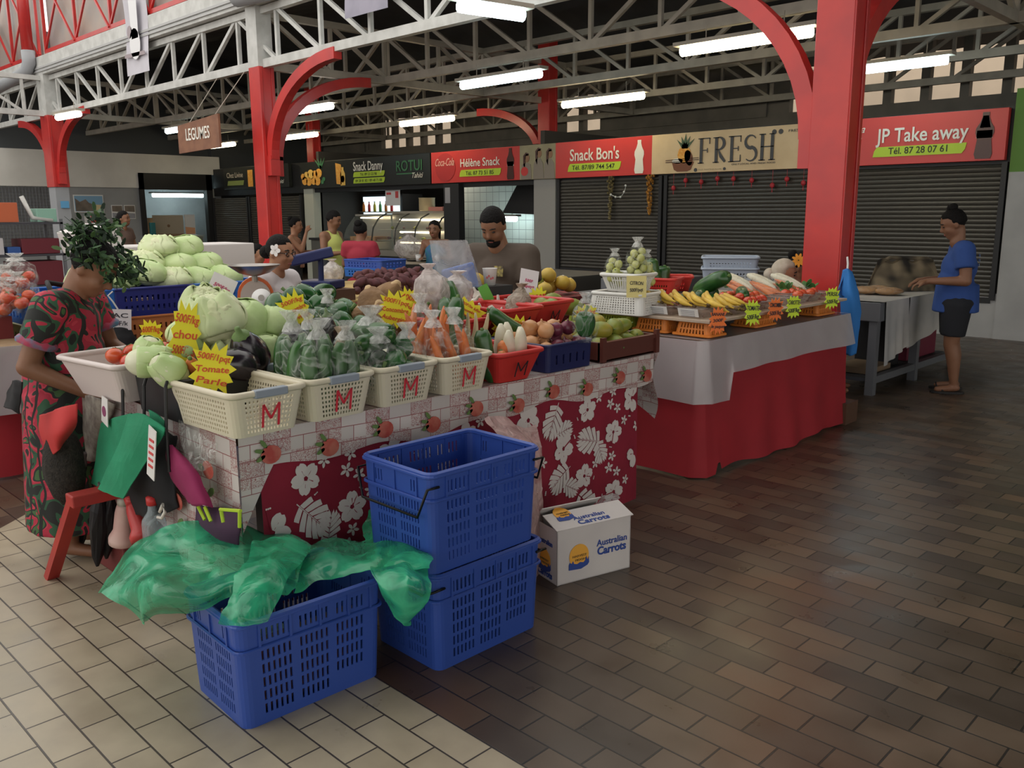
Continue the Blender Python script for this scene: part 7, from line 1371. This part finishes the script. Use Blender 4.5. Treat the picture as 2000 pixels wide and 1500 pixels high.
def person(label, loc, rz, J, skin=None, k=1.0, w=1.0, vox=.009, face_parts=True, hair='bun', hairm=None, hs=1.0, feet=True, group=None, belly=.0):
    """local frame: x forward, y to the person's left side, z up. J gives the joints."""
    skin = skin or SKIN; T = TR(loc, rz); t = thing('person', label, 'person', loc, 0, group); mb = MB(T)
    g = lambda n: V(J[n])
    pel, ch, nk, hd = g('pelvis'), g('chest'), g('neck'), g('head'); sp = (ch-pel); mid = pel.lerp(ch, .5)
    mb.ell(pel, (.125*w*k, .165*w*k, .12*k)); mb.ell(mid+V((.02+belly, 0, 0)), (.115*w*k+belly, .15*w*k, .16*k)); mb.ell(ch, (.11*w*k, .155*w*k, .16*k))
    sl, sr = g('sl'), g('sr'); mb.cap(sl, .06*w*k, sr, .06*w*k); mb.cap(ch+V((0, .07, .05)), .08*w*k, sl, .058*w*k); mb.cap(ch+V((0, -.07, .05)), .08*w*k, sr, .058*w*k)
    f = V(J.get('look', (1, 0, 0))).normalized(); l = V((0, 0, 1)).cross(f).normalized(); u = f.cross(l); Hm = Mx((f, l, u)).transposed().to_4x4(); Hm.translation = hd
    H = lambda x, y, z: Hm @ V((x*hs, y*hs, z*hs))
    mb.cap(nk, .058*w*k, H(-.025, 0, -.06), .05*k)
    S = lambda c, r, fx=None: mb.ell((0, 0, 0), tuple(q*hs for q in r), 18, 12, T=Hm @ TR(tuple(q*hs for q in c)), fx=fx)
    S((0, 0, .025), (.098, .077, .1)); S((.018, 0, -.035), (.078, .066, .085)); S((.045, 0, -.085), (.042, .042, .03)); S((.055, .035, -.03), (.035, .03, .035)); S((.055, -.035, -.03), (.035, .03, .035)); S((.078, 0, .028), (.02, .055, .014))
    mb.cap(H(.09, 0, .018), .01*hs, H(.108, 0, -.022), .0145*hs, 8); S((.095, 0, -.03), (.014, .02, .009)); S((.083, 0, -.058), (.014, .026, .009)); S((.082, 0, -.07), (.013, .021, .008))
    for q in (1, -1): S((-.008, .078*q, -.005), (.02, .011, .032))
    for q, s_, e_, w_ in ((1, 'sl', 'el', 'wl'), (-1, 'sr', 'er', 'wr')):
        a, b, c = g(s_), g(e_), g(w_); mb.cap(a, .054*w*k, b, .041*w*k); mb.cap(b, .042*w*k, c, .027*k*(.6+.4*w))
        hd_ = V(J.get('h'+s_[1], tuple((c-b).normalized()))); hand(mb, c+hd_.normalized()*.012, hd_, J.get('p'+s_[1], (0, 0, -1)), k*1.02, J.get('curl', .6), q if J.get('flip') is None else -q)
    for q, h_, n_, a_ in ((1, 'hl', 'kl', 'al'), (-1, 'hr', 'kr', 'ar')):
        a, b, c = (V(J.get(h_+'j', (pel.x, pel.y+.085*q*w, pel.z-.04)))), V(J.get(n_)), V(J.get(a_)); mb.cap(a, .088*w*k, b, .056*w*k); mb.cap(b, .056*w*k, b.lerp(c, .35)-V((.012, 0, 0)), .055*w*k); mb.cap(b.lerp(c, .35)-V((.012, 0, 0)), .055*w*k, c, .034*k)
        if feet: mb.cap(c-V((.02, 0, .03)), .033*k, c+V((.13, .02*q, -.045)), .026*k, 10)
    body = blend(mb, 'body', skin, t, vox, 4)
    if face_parts:
        for q in (1, -1):
            e = MB(T @ Hm); e.ell((.083*hs, .031*hs*q, .008*hs), (.009*hs, .014*hs, .0065*hs), 10, 6); e.build('eye', EYEW if J.get('open') else EYE, t, True)
            if J.get('open'): e = MB(T @ Hm); e.ell((.0905*hs, .031*hs*q, .008*hs), (.003*hs, .006*hs, .006*hs), 8, 5); e.build('iris', EYE, t, True)
            e = MB(T @ Hm); e.tube([(.094*hs, .014*hs*q, .03*hs), (.094*hs, .032*hs*q, .036*hs), (.08*hs, .052*hs*q, .03*hs)], [.003*hs, .005*hs, .003*hs], 6); e.build('eyebrow', BROW, t, True)
        e = MB(T @ Hm); e.ell((.0925*hs, 0, -.063*hs), (.006*hs, .022*hs, .008*hs), 10, 6); e.build('lips', LIP, t, True)
    hm = hairm or HAIR
    if hair:
        hb = MB(T @ Hm)
        def fx(p, d):
            q = V(p); face_ = d.x > .25 and d.z < (.52 if hair != 'short' else .45)-.25*abs(d.y)
            if face_: q *= .86
            if d.z < -.45 and hair != 'long': q *= .9
            return q*(1+.02*nz(d, 6, 1))
        hb.ell((-.008*hs, 0, .03*hs), (.103*hs, .086*hs, .107*hs), 30, 20, fx=fx)
        if hair == 'bun': hb.ell((-.085*hs, 0, .095*hs), (.045*hs, .05*hs, .045*hs), 16, 10)
        if hair == 'lowbun': hb.ell((-.115*hs, 0, -.005*hs), (.05*hs, .055*hs, .05*hs), 16, 10)
        if hair == 'topbun': hb.ell((-.03*hs, 0, .14*hs), (.045*hs, .045*hs, .035*hs), 16, 10)
        if hair == 'long': hb.cap((-.06*hs, 0, .0), .075*hs, (-.075*hs, 0, -.25*hs), .05*hs)
        hb.build('hair', hm, t, True)
    return t, T, Hm, H
def arms(**k): return k
STAND = dict(kl=(.01, .09, .46), kr=(.01, -.09, .46), al=(-.01, .09, .08), ar=(-.01, -.09, .08))
SIT = dict(kl=(.38, .1, .48), kr=(.38, -.1, .48), al=(.36, .1, .08), ar=(.36, -.1, .08))
def garment(name, T, t, shapes, m, vox=.012, sm=4):
    mb = MB(T)
    for s in shapes:
        if s[0] == 'e': mb.ell(s[1], s[2], 18, 12)
        elif s[0] == 'c': cone(mb, s[1], s[2], s[3], s[4])
        else: mb.cap(s[1], s[2], s[3], s[4])
    return blend(mb, name, m, t, vox, sm)
def lerp(a, b, q): return tuple(V(a).lerp(V(b), q))
def torso_shapes(J, w, k, hem, e=.014, sleeve=.62, belly=0, flare=1.0):
    pel, ch = V(J['pelvis']), V(J['chest']); mid = pel.lerp(ch, .5); sl, sr = J['sl'], J['sr']; r = []
    r += [('e', tuple(mid+V((.02+belly, 0, 0))), (.115*w*k+e+belly, .15*w*k+e, .17*k)), ('e', tuple(ch), (.11*w*k+e, .155*w*k+e, .165*k)), ]+([('k', tuple(V(sl)), .06*w*k+e*.8, tuple(V(sr)), .06*w*k+e*.8), ('k', tuple(ch+V((0, .07, .05))), .08*w*k+e*.6, sl, .058*w*k+e), ('k', tuple(ch+V((0, -.07, .05))), .08*w*k+e*.6, sr, .058*w*k+e)] if sleeve else [('k', tuple(ch+V((0, .07, .03))), .085*w*k+e, lerp(sl, sr, .26), .05*w*k+e), ('k', tuple(ch+V((0, -.07, .03))), .085*w*k+e, lerp(sr, sl, .26), .05*w*k+e)])
    if hem is not None: h = V((pel.x, pel.y, hem)); r.append(('c', tuple(mid), .135*w*k+e, tuple(h), (.15*w*k+e)*flare))
    if sleeve:
        for s_, e_ in (('sl', 'el'), ('sr', 'er')): a, b = J[s_], J[e_]; r.append(('c', a, .056*w*k+e, lerp(a, b, sleeve), .05*w*k+e*1.2))
    return r
# 1 woman in the flowered dress bending over the table end
J = dict(pelvis=(0, 0, .82), chest=(.03, 0, 1.07), neck=(.085, 0, 1.225), head=(.165, 0, 1.325), look=(.78, 0, -.62), sl=(.06, .17, 1.17), sr=(.05, -.18, 1.17), el=(.12, .2, .95), wl=(.32, .14, .86), er=(-.05, -.22, .92), wr=(.16, -.17, .80), hr=(.9, .1, -.3), hl=(.9, -.1, -.2), **STAND)
t, T, Hm, H = person('person in a red and green flowered dress with a leafy wreath, head bowed', (-4.19, 1.352, 0), R(45), J, SKIND, 1.0, 1.05, .008)
def dress_mat():
    m = bpy.data.materials.new('flowered_dress'); m.use_nodes = True; nt = m.node_tree; N = nt.nodes; L = nt.links.new; b = N['Principled BSDF']; b.inputs['Roughness'].default_value = .75; tc = N.new('ShaderNodeTexCoord')
    n = N.new('ShaderNodeTexNoise'); n.inputs['Scale'].default_value = 6.5; n.inputs['Distortion'].default_value = 1.6; n.inputs['Detail'].default_value = 1; L(tc.outputs['Object'], n.inputs[0])
    r = N.new('ShaderNodeValToRGB'); r.color_ramp.interpolation = 'CONSTANT'; e = r.color_ramp.elements; e[0].position = 0; e[0].color = (.012, .014, .013, 1); e[1].position = .40; e[1].color = (.025, .09, .045, 1)
    for p, c in ((.47, (.40, .02, .05, 1)), (.54, (.5, .04, .07, 1)), (.575, (.015, .018, .016, 1)), (.63, (.05, .12, .04, 1)), (.7, (.42, .03, .06, 1))): q = e.new(p); q.color = c
    w_ = N.new('ShaderNodeTexWave'); w_.inputs['Scale'].default_value = 5; w_.inputs['Distortion'].default_value = 7; w_.inputs['Detail'].default_value = 1; L(tc.outputs['Object'], w_.inputs[0]); k = N.new('ShaderNodeMath'); k.operation = 'GREATER_THAN'; k.inputs[1].default_value = .9; L(w_.outputs['Fac'], k.inputs[0])
    mx = N.new('ShaderNodeMixRGB'); mx.inputs[2].default_value = (.012, .014, .013, 1); L(k.outputs[0], mx.inputs[0]); L(n.outputs['Fac'], r.inputs[0]); L(r.outputs[0], mx.inputs[1]); L(mx.outputs[0], b.inputs[0]); return m
DRS = dress_mat(); sh = torso_shapes(J, 1.05, 1, None, .018, .58)+[('c', (0, 0, 1.0), .16, (.0, 0, .75), .19), ('c', (0, 0, .78), .19, (-.02, 0, .14), .215), ('e', (0, 0, .82), (.16, .19, .13))]
garment('dress', T, t, sh, DRS, .012)
MB(T).tube([(.04, .1, 1.235), (.11, .06, 1.2), (.145, 0, 1.12), (.11, -.06, 1.2), (.03, -.11, 1.235), (-.04, 0, 1.265)], .012, 8, closed=True).build('neck_trim', mat('trim_black', (.015, .014, .015), .8), t, True)
for s_ in (('sl', 'el'), ('sr', 'er')): c = V(lerp(J[s_[0]], J[s_[1]], .58)); a, b = V(J[s_[0]]), V(J[s_[1]]); d = (b-a).normalized(); q = MB(T); m_, L_ = align(c-d*.02, c+d*.015); q.lathe([(.07, 0), (.084, .02), (.078, .035)], 20, T=m_, cap=False, fx=lambda p, a_, t_: V((p.x*(1+.06*sin(7*a_)), p.y*(1+.06*sin(7*a_)), p.z))); q.build('sleeve_cuff', mat('cuff_blue', (.08, .2, .3), .7, (.4, .05, .1), 18), t, True)
LF = [mat('wreath_dark', (.012, .03, .014), .6), mat('wreath_green', (.04, .095, .035), .6), mat('wreath_light', (.09, .17, .06), .6)]
wr = MB(T @ Hm); q = random.Random(5)
for i in range(520):
    a = q.uniform(0, 6.283); fr_ = cos(a); z = .055+q.uniform(-.035, .085); rr_ = (.105+q.uniform(0, .05)); p = V((fr_*rr_*1.05-.01, sin(a)*rr_*.92, z))
    if i > 400: p = V((q.uniform(-.14, .0), q.uniform(-.07, .07), .13+q.uniform(0, .1)))
    if 330 < i <= 400: p = V((.11+q.uniform(0, .08), q.uniform(-.08, .08), .085+q.uniform(-.045, .06)))
    wr.prism(ellp(0, .016, .009, .022, 7), .0015, q.choice((0, 0, 1, 1, 2)), TR(p, rz=q.uniform(0, 6.28), rx=q.uniform(-1.2, 1.2), ry=q.uniform(-1.2, 1.2)))
o = wr.build('leafy_wreath', LF, t); o['kind'] = 'thing'; o['label'] = 'thick wreath of dark green leaves'
# 2 seated woman in white with glasses and a white flower
P2 = at(556, 600, x=-5.55); J = dict(pelvis=(-.02, 0, .68), chest=(.0, 0, .95), neck=(.02, 0, 1.13), head=(.06, 0, 1.28), look=(1, 0, -.12), sl=(0, .18, 1.08), sr=(0, -.18, 1.08), el=(.08, .24, .84), er=(.06, -.25, .84), wl=(.27, .1, .86), wr=(.26, -.08, .88), curl=.8, open=1, kl=(.4, .1, .6), kr=(.4, -.1, .6), al=(.38, .1, .1), ar=(.38, -.1, .1))
t, T, Hm, H = person('seated person in a white top with dark glasses and a white flower', (-5.72, 3.33, 0), R(22), J, SKIN, 1.0, 1.12, .009, hair='lowbun')
WHT2 = mat('blouse_white', (.62, .58, .6), .8, (.56, .52, .54), 8); garment('blouse', T, t, torso_shapes(J, 1.12, 1, .58, .016, .22), WHT2)
fl = MB(T @ Hm)
for i in range(5): fl.prism([(x, y) for x, y in petal(2*pi*i/5, .003, .045, .016)], .004, 0, frame((.03, -.092, .03), (1, 0, 0), (0, .0, 1)) @ Mx.Rotation(0, 4, 'X'))
fl.build('white_flower', mat('flower_white', (.75, .72, .7), .6), t)
gl = MB(T @ Hm)
for q_ in (1, -1): gl.tube([(.103-.012*abs(cos(a)*1)*(1 if q_*cos(a) > 0 else 0), (.036+.024*cos(a))*1*q_, .008+.019*sin(a)) for a in [2*pi*i/14 for i in range(14)]], .0035, 5, closed=True); gl.tube([(.092, .06*q_, .012), (.0, .088*q_, .012)], .003, 5)
gl.tube([(.106, .012, .012), (.106, -.012, .012)], .003, 5); gl.build('glasses', mat('frame_black', (.02, .012, .01), .3), t, True)
tag(MB(TR((-5.75, 3.32, 0))).lathe([(.16, 0), (.16, .03), (.03, .05), (.03, .52), (.17, .54), (.17, .57)], 18).build('stool', M_GREYM, None, True), 'grey stool under the seated person in white', 'stool')
# 3 man holding a melon
J = dict(pelvis=(-.02, 0, .88), chest=(.03, 0, 1.16), neck=(.06, 0, 1.36), head=(.13, .0, 1.50), look=(.84, .1, -.52), sl=(.03, .205, 1.3), sr=(.03, -.205, 1.3), el=(.1, .27, 1.03), er=(.08, -.28, 1.04), wl=(.31, .08, 1.06), wr=(.30, -.09, 1.10), hl=(.45, -.8, .1), hr=(.5, .8, .1), pl=(.3, -.1, 1), pr=(.2, .3, .9), curl=1.0, **STAND)
t, T, Hm, H = person('bearded person in a dark brown T-shirt holding a yellow melon behind the stall', (-4.30, 4.27, -.03), R(-74), J, SKIND, 1.04, 1.2, .009, hair='short', belly=.02)
TS = mat('tshirt_brown', (.085, .062, .048), .85, (.075, .055, .042), 6); garment('tshirt', T, t, torso_shapes(J, 1.2, 1.04, .82, .018, .62, .02), TS)
bd = MB(T @ Hm); bd.ell((.055, 0, -.09), (.048, .05, .035), 16, 10); bd.tube([(.095, .028, -.055), (.103, 0, -.047), (.095, -.028, -.055)], .007, 6); bd.build('beard', HAIR, t, True)
lg = MB(T); lg.prism([(-.035, -.03), (.035, -.03), (.035, .04), (-.035, .04)], .004, 0, frame((.188, .07, 1.2), (0, 1, 0), (-.1, 0, 1))); lg.build('chest_print', mat('print_mustard', (.42, .34, .1), .7, (.08, .06, .04), 40), t); garment('trousers', T, t, [('e', (-.02, 0, .88), (.17, .21, .14)), ('c', (0, .1, .88), .12, (0, .1, .12), .08), ('c', (0, -.1, .88), .12, (0, -.1, .12), .08)], mat('trouser_dark', (.03, .03, .035), .8))
mp = T @ V((.36, -.005, 1.14)); put('melon', mp, 'yellow melon held in the hands of the bearded person', None, (.4, 1.2, 0), 1.12)
# 4 woman in blue at the bench
J = dict(pelvis=(0, 0, .80), chest=(.0, 0, 1.08), neck=(.03, 0, 1.29), head=(.07, 0, 1.44), look=(.92, 0, -.36), sl=(-.01, .17, 1.23), sr=(-.01, -.17, 1.23), el=(-.03, .23, .98), er=(-.04, -.23, .96), wl=(.24, .17, .97), wr=(.24, -.14, .96), hl=(.9, -.1, -.25), hr=(.9, .1, -.2), kl=(.02, .09, .43), kr=(-.01, -.09, .43), al=(-.03, .09, .08), ar=(-.05, -.09, .08))
t, T, Hm, H = person('person in a blue T-shirt and black shorts standing at the steel bench', (-2.55, 8.02, 0), R(205), J, SKIND, .98, 1.12, .009, hair='topbun')
TB = mat('tshirt_blue', (.035, .085, .30), .85, (.03, .075, .27), 6); garment('tshirt', T, t, torso_shapes(J, 1.12, .98, .70, .022, .6), TB)
SHO = mat('shorts_black', (.014, .015, .02), .85); garment('shorts', T, t, [('e', (0, 0, .78), (.17, .195, .13)), ('c', (0, .085, .78), .125, (.015, .09, .5), .1), ('c', (0, -.085, .78), .125, (-.0, -.09, .5), .1)], SHO)
for q_ in (1, -1):
    sn = MB(T); sn.prism([(x, y) for x, y in ellp(.05, .1*q_, .135, .05, 18)], .018, 0, TR((-.03-.01*(q_ < 0), 0, .002))); sn.build('sandal', mat('sandal_black', (.015, .014, .014), .6), t); st_ = MB(T); st_.tube([(.08, .075*q_, .02), (.09, .1*q_, .055), (.05, .135*q_, .02)], .008, 6); st_.build('sandal_strap', mat('sandal_black', (0, 0, 0)), t)
bk = MB(T)
for z, ww in ((1.17, .07), (1.13, .09), (1.09, .06)): bk.prism([(-ww/2, 0), (ww/2, 0), (ww/2, .022), (-ww/2, .022)], .003, 0, frame((-.15, -.03, z), (0, -1, 0), (0, 0, 1)))
bk.build('back_print', mat('print_skyblue', (.35, .45, .65), .7), t)
# 5 to 11 people further back
def far(label, loc, rz, ztop, top=None, bottom=None, hair='bun', skin=None, w=1.0, sit=False, arm=None, hem=None, sleeve=.55, look=(1, 0, -.1), mats=None, hairm=None, garments=True):
    s = ztop/1.62; z = lambda q: q*s
    if sit: b = ztop-1.22; J = dict(pelvis=(0, 0, b+.40), chest=(.02, 0, b+.68), neck=(.04, 0, b+.88), head=(.07, 0, b+1.04), sl=(0, .17, b+.83), sr=(0, -.17, b+.83), el=(.1, .22, b+.6), er=(.1, -.22, b+.6), wl=(.32, .13, b+.6), wr=(.32, -.13, b+.6), kl=(.4, .1, max(.3, b+.4)), kr=(.4, -.1, max(.3, b+.4)), al=(.38, .1, .08), ar=(.38, -.1, .08)); k = 1
    else: J = dict(pelvis=(0, 0, z(.88)), chest=(.02, 0, z(1.15)), neck=(.03, 0, z(1.34)), head=(.05, 0, z(1.49)), sl=(0, .17, z(1.28)), sr=(0, -.17, z(1.28)), el=(.04, .23, z(1.03)), er=(.04, -.23, z(1.03)), wl=(.26, .14, z(1.05)), wr=(.26, -.14, z(1.05)), kl=(.01, .09, z(.46)), kr=(.01, -.09, z(.46)), al=(-.01, .09, .08), ar=(-.01, -.09, .08)); k = s**.5
    J['look'] = look
    if arm: J.update({a: (b_[0], b_[1], J['sl'][2]+b_[2]) for a, b_ in arm.items()})
    t, T, Hm, H = person(label, loc, rz, J, skin or SKIN, k, w, .013, hair=hair, hairm=hairm)
    if top: garment('top' if hem is None else 'tunic', T, t, torso_shapes(J, w, k, hem if hem is not None else J['pelvis'][2]-.08, .016, sleeve), top, .015, 3)
    if bottom: garment('trousers', T, t, [('e', J['pelvis'], (.15*w, .19*w, .13)), ('c', (J['pelvis'][0], .09, J['pelvis'][2]), .115*w, lerp(J['kl'], J['al'], .0), .085*w), ('c', (J['pelvis'][0], -.09, J['pelvis'][2]), .115*w, lerp(J['kr'], J['ar'], .0), .085*w), ('c', J['kl'], .085*w, J['al'], .065*w), ('c', J['kr'], .085*w, J['ar'], .065*w)], bottom, .015, 3)
    return t, T, Hm, J
DK = mat('cloth_dark', (.02, .02, .024), .85)
def g_at(u, v, Y): p = at(u, v, y=Y); return (p.x, p.y, 0)
far('person in a sleeveless pale yellow top standing before the snack counter', g_at(647, 470, 6.9), R(20), 1.60, mat('top_yellow', (.55, .58, .16), .8), DK, 'short', SKIND, 1.05, sleeve=0, look=(.9, .3, -.25))
far('person in a red T-shirt seen from behind near the display case', g_at(702, 470, 6.6), R(120), 1.45, mat('tshirt_red', (.32, .025, .045), .85), DK, 'bun', SKIND, 1.15)
far('person in a teal strapless dress carrying white cups', g_at(851, 460, 8.3), R(-60), 1.44, None, None, 'long', SKIND, .95)
t = bpy.data.objects[[o.name for o in COL.objects if o.get('label', '').startswith('person in a teal')][0]]; Tt = TR(t.location, R(-60)); garment('dress', Tt, t, [('e', (.02, 0, 1.0), (.125, .16, .15)), ('c', (.01, 0, 1.05), .125, (0, 0, .8), .16), ('c', (0, 0, .82), .16, (0, 0, .35), .21)], mat('dress_teal', (.03, .2, .25), .7, (.05, .12, .3), 14), .014, 3)
for q_, lab in ((.14, 'white paper cup in one hand of the person in teal'), (-.14, 'white paper cup in the other hand of the person in teal')):
    p = Tt @ V((.36, q_, .93)); c = thing('paper_cup', lab, 'cup', p); MB(TR(p)).lathe([(.03, -.04), (.04, .05), (.036, .05), (.028, -.03)], 14).build('cup', mat('cup_white', (0, 0, 0)), c, True); MB(TR(p)).lathe([(.041, .048), (.041, .056), (.02, .058)], 14).build('lid', M_WHT, c, True)
far('bare shouldered person with dark hair drinking beside the red column', g_at(572, 465, 7.4), R(50), 1.5, mat('top_peach', (.4, .2, .13), .8), DK, 'bun', SKIN, 1.0, sleeve=0, arm=dict(er=(.16, -.2, -.18), wr=(.22, -.1, .08)))
far('person in lavender leaning on the brown table beside the red column', g_at(492, 500, 5.6), R(40), 1.24, mat('top_lavender', (.42, .4, .58), .8), DK, 'long', SKIN, 1.0, sit=True)
far('person with long dark hair standing dim before the poster wall', g_at(240, 470, 5.9), R(30), 1.62, mat('top_brown', (.12, .075, .06), .85), DK, 'long', SKIND, 1.05, look=(.95, .2, 0))
far('person in black behind the snack counter beside the cream pot', g_at(846, 420, 12.5), R(-150), 1.84, DK, DK, 'short', SKIN, 1.0)
t, T, Hm, J = far('white haired person seated behind the aisle stall', (-3.56, 6.72, 0), R(25), 1.22, mat('top_print', (.25, .28, .22), .8, (.4, .4, .36), 20), DK, 'lowbun', SKIN, 1.0, sit=True, hairm=mat('hair_grey', (.5, .44, .36), .7, (.42, .36, .28), 20))
t, T, Hm, J = far('dark haired person with an orange flower seated beside the red column', (-3.66, 7.22, 0), R(20), 1.26, mat('top_maroon', (.2, .04, .05), .8), DK, 'bun', SKIND, 1.0, sit=True)
fl = MB(T @ Hm)
for i in range(9): fl.prism([(x, y) for x, y in petal(2*pi*i/9, .005, .06, .012)], .004, 0, frame((-.02, -.1, .06), (1, 0, 0), (0, 0, 1)))
fl.build('orange_flower', mat('flower_orange', (.8, .32, .03), .6), t)
for (x, y, lab, z) in ((-3.58, 6.71, 'small stool under the white haired person', .3), (-3.68, 7.24, 'small stool under the person with the orange flower', .33)): tag(MB(TR((x, y, 0))).lathe([(.15, 0), (.15, .02), (.03, .04), (.03, z-.04), (.16, z-.02), (.16, z)], 14).build('stool', M_GREYM, None, True), lab, 'stool')
p = g_at(492, 500, 5.6); tag(MB(TR((p[0], p[1], 0))).lathe([(.15, 0), (.15, .02), (.03, .04), (.03, .28), (.16, .3), (.16, .32)], 14).build('stool', M_GREYM, None, True), 'small stool under the person in lavender', 'stool')
# ---------------------------------------------------------------- settle heaped produce so that pieces touch instead of sharing space
RAD = dict(cabbage=.08, white_cabbage=.07, cauliflower_cabbage=.08, green_pepper=.046, yellow_onion=.04, red_onion=.04, green_mango=.044, taro_root=.085, purple_taro=.036, tomato=.032, lime=.024, yellow_melon=.058, garlic_bulb=.027, carrot=.018, cucumber=.028, eggplant=.058)
IT = []
for o in COL.objects:
    if o.parent is None and o.get('category'):
        k = o.name.split('.')[0]
        if k in RAD and o.name != 'person': IT.append([o, V(o.location), V(o.location), RAD[k]*sum(o.scale[:2])/2])
for it in range(30):
    cell = {}
    for q in IT: cell.setdefault((int(q[1].x//.25), int(q[1].y//.25)), []).append(q)
    for (cx, cy), L in list(cell.items()):
        N = [q for i in (0, 1) for j in (-1, 0, 1) if (i, j) != (0, -1) for q in cell.get((cx+i, cy+j), [])]
        for a in L:
            for b in N:
                if a is b or (b in L and id(a) > id(b)): continue
                d = b[1]-a[1]; m = a[3]+b[3]; l = d.length
                if l < m and l > 1e-6:
                    p = d*(.3*(m-l)/l); p.z *= .6; a[1] -= p; b[1] += p
    for q in IT:
        d = q[1]-q[2]; lim = q[3]*.4
        if d.length > lim: q[1] = q[2]+d*(lim/d.length)
        q[1].z = max(q[1].z, q[2].z-.01)
for q in IT: q[0].location = q[1]
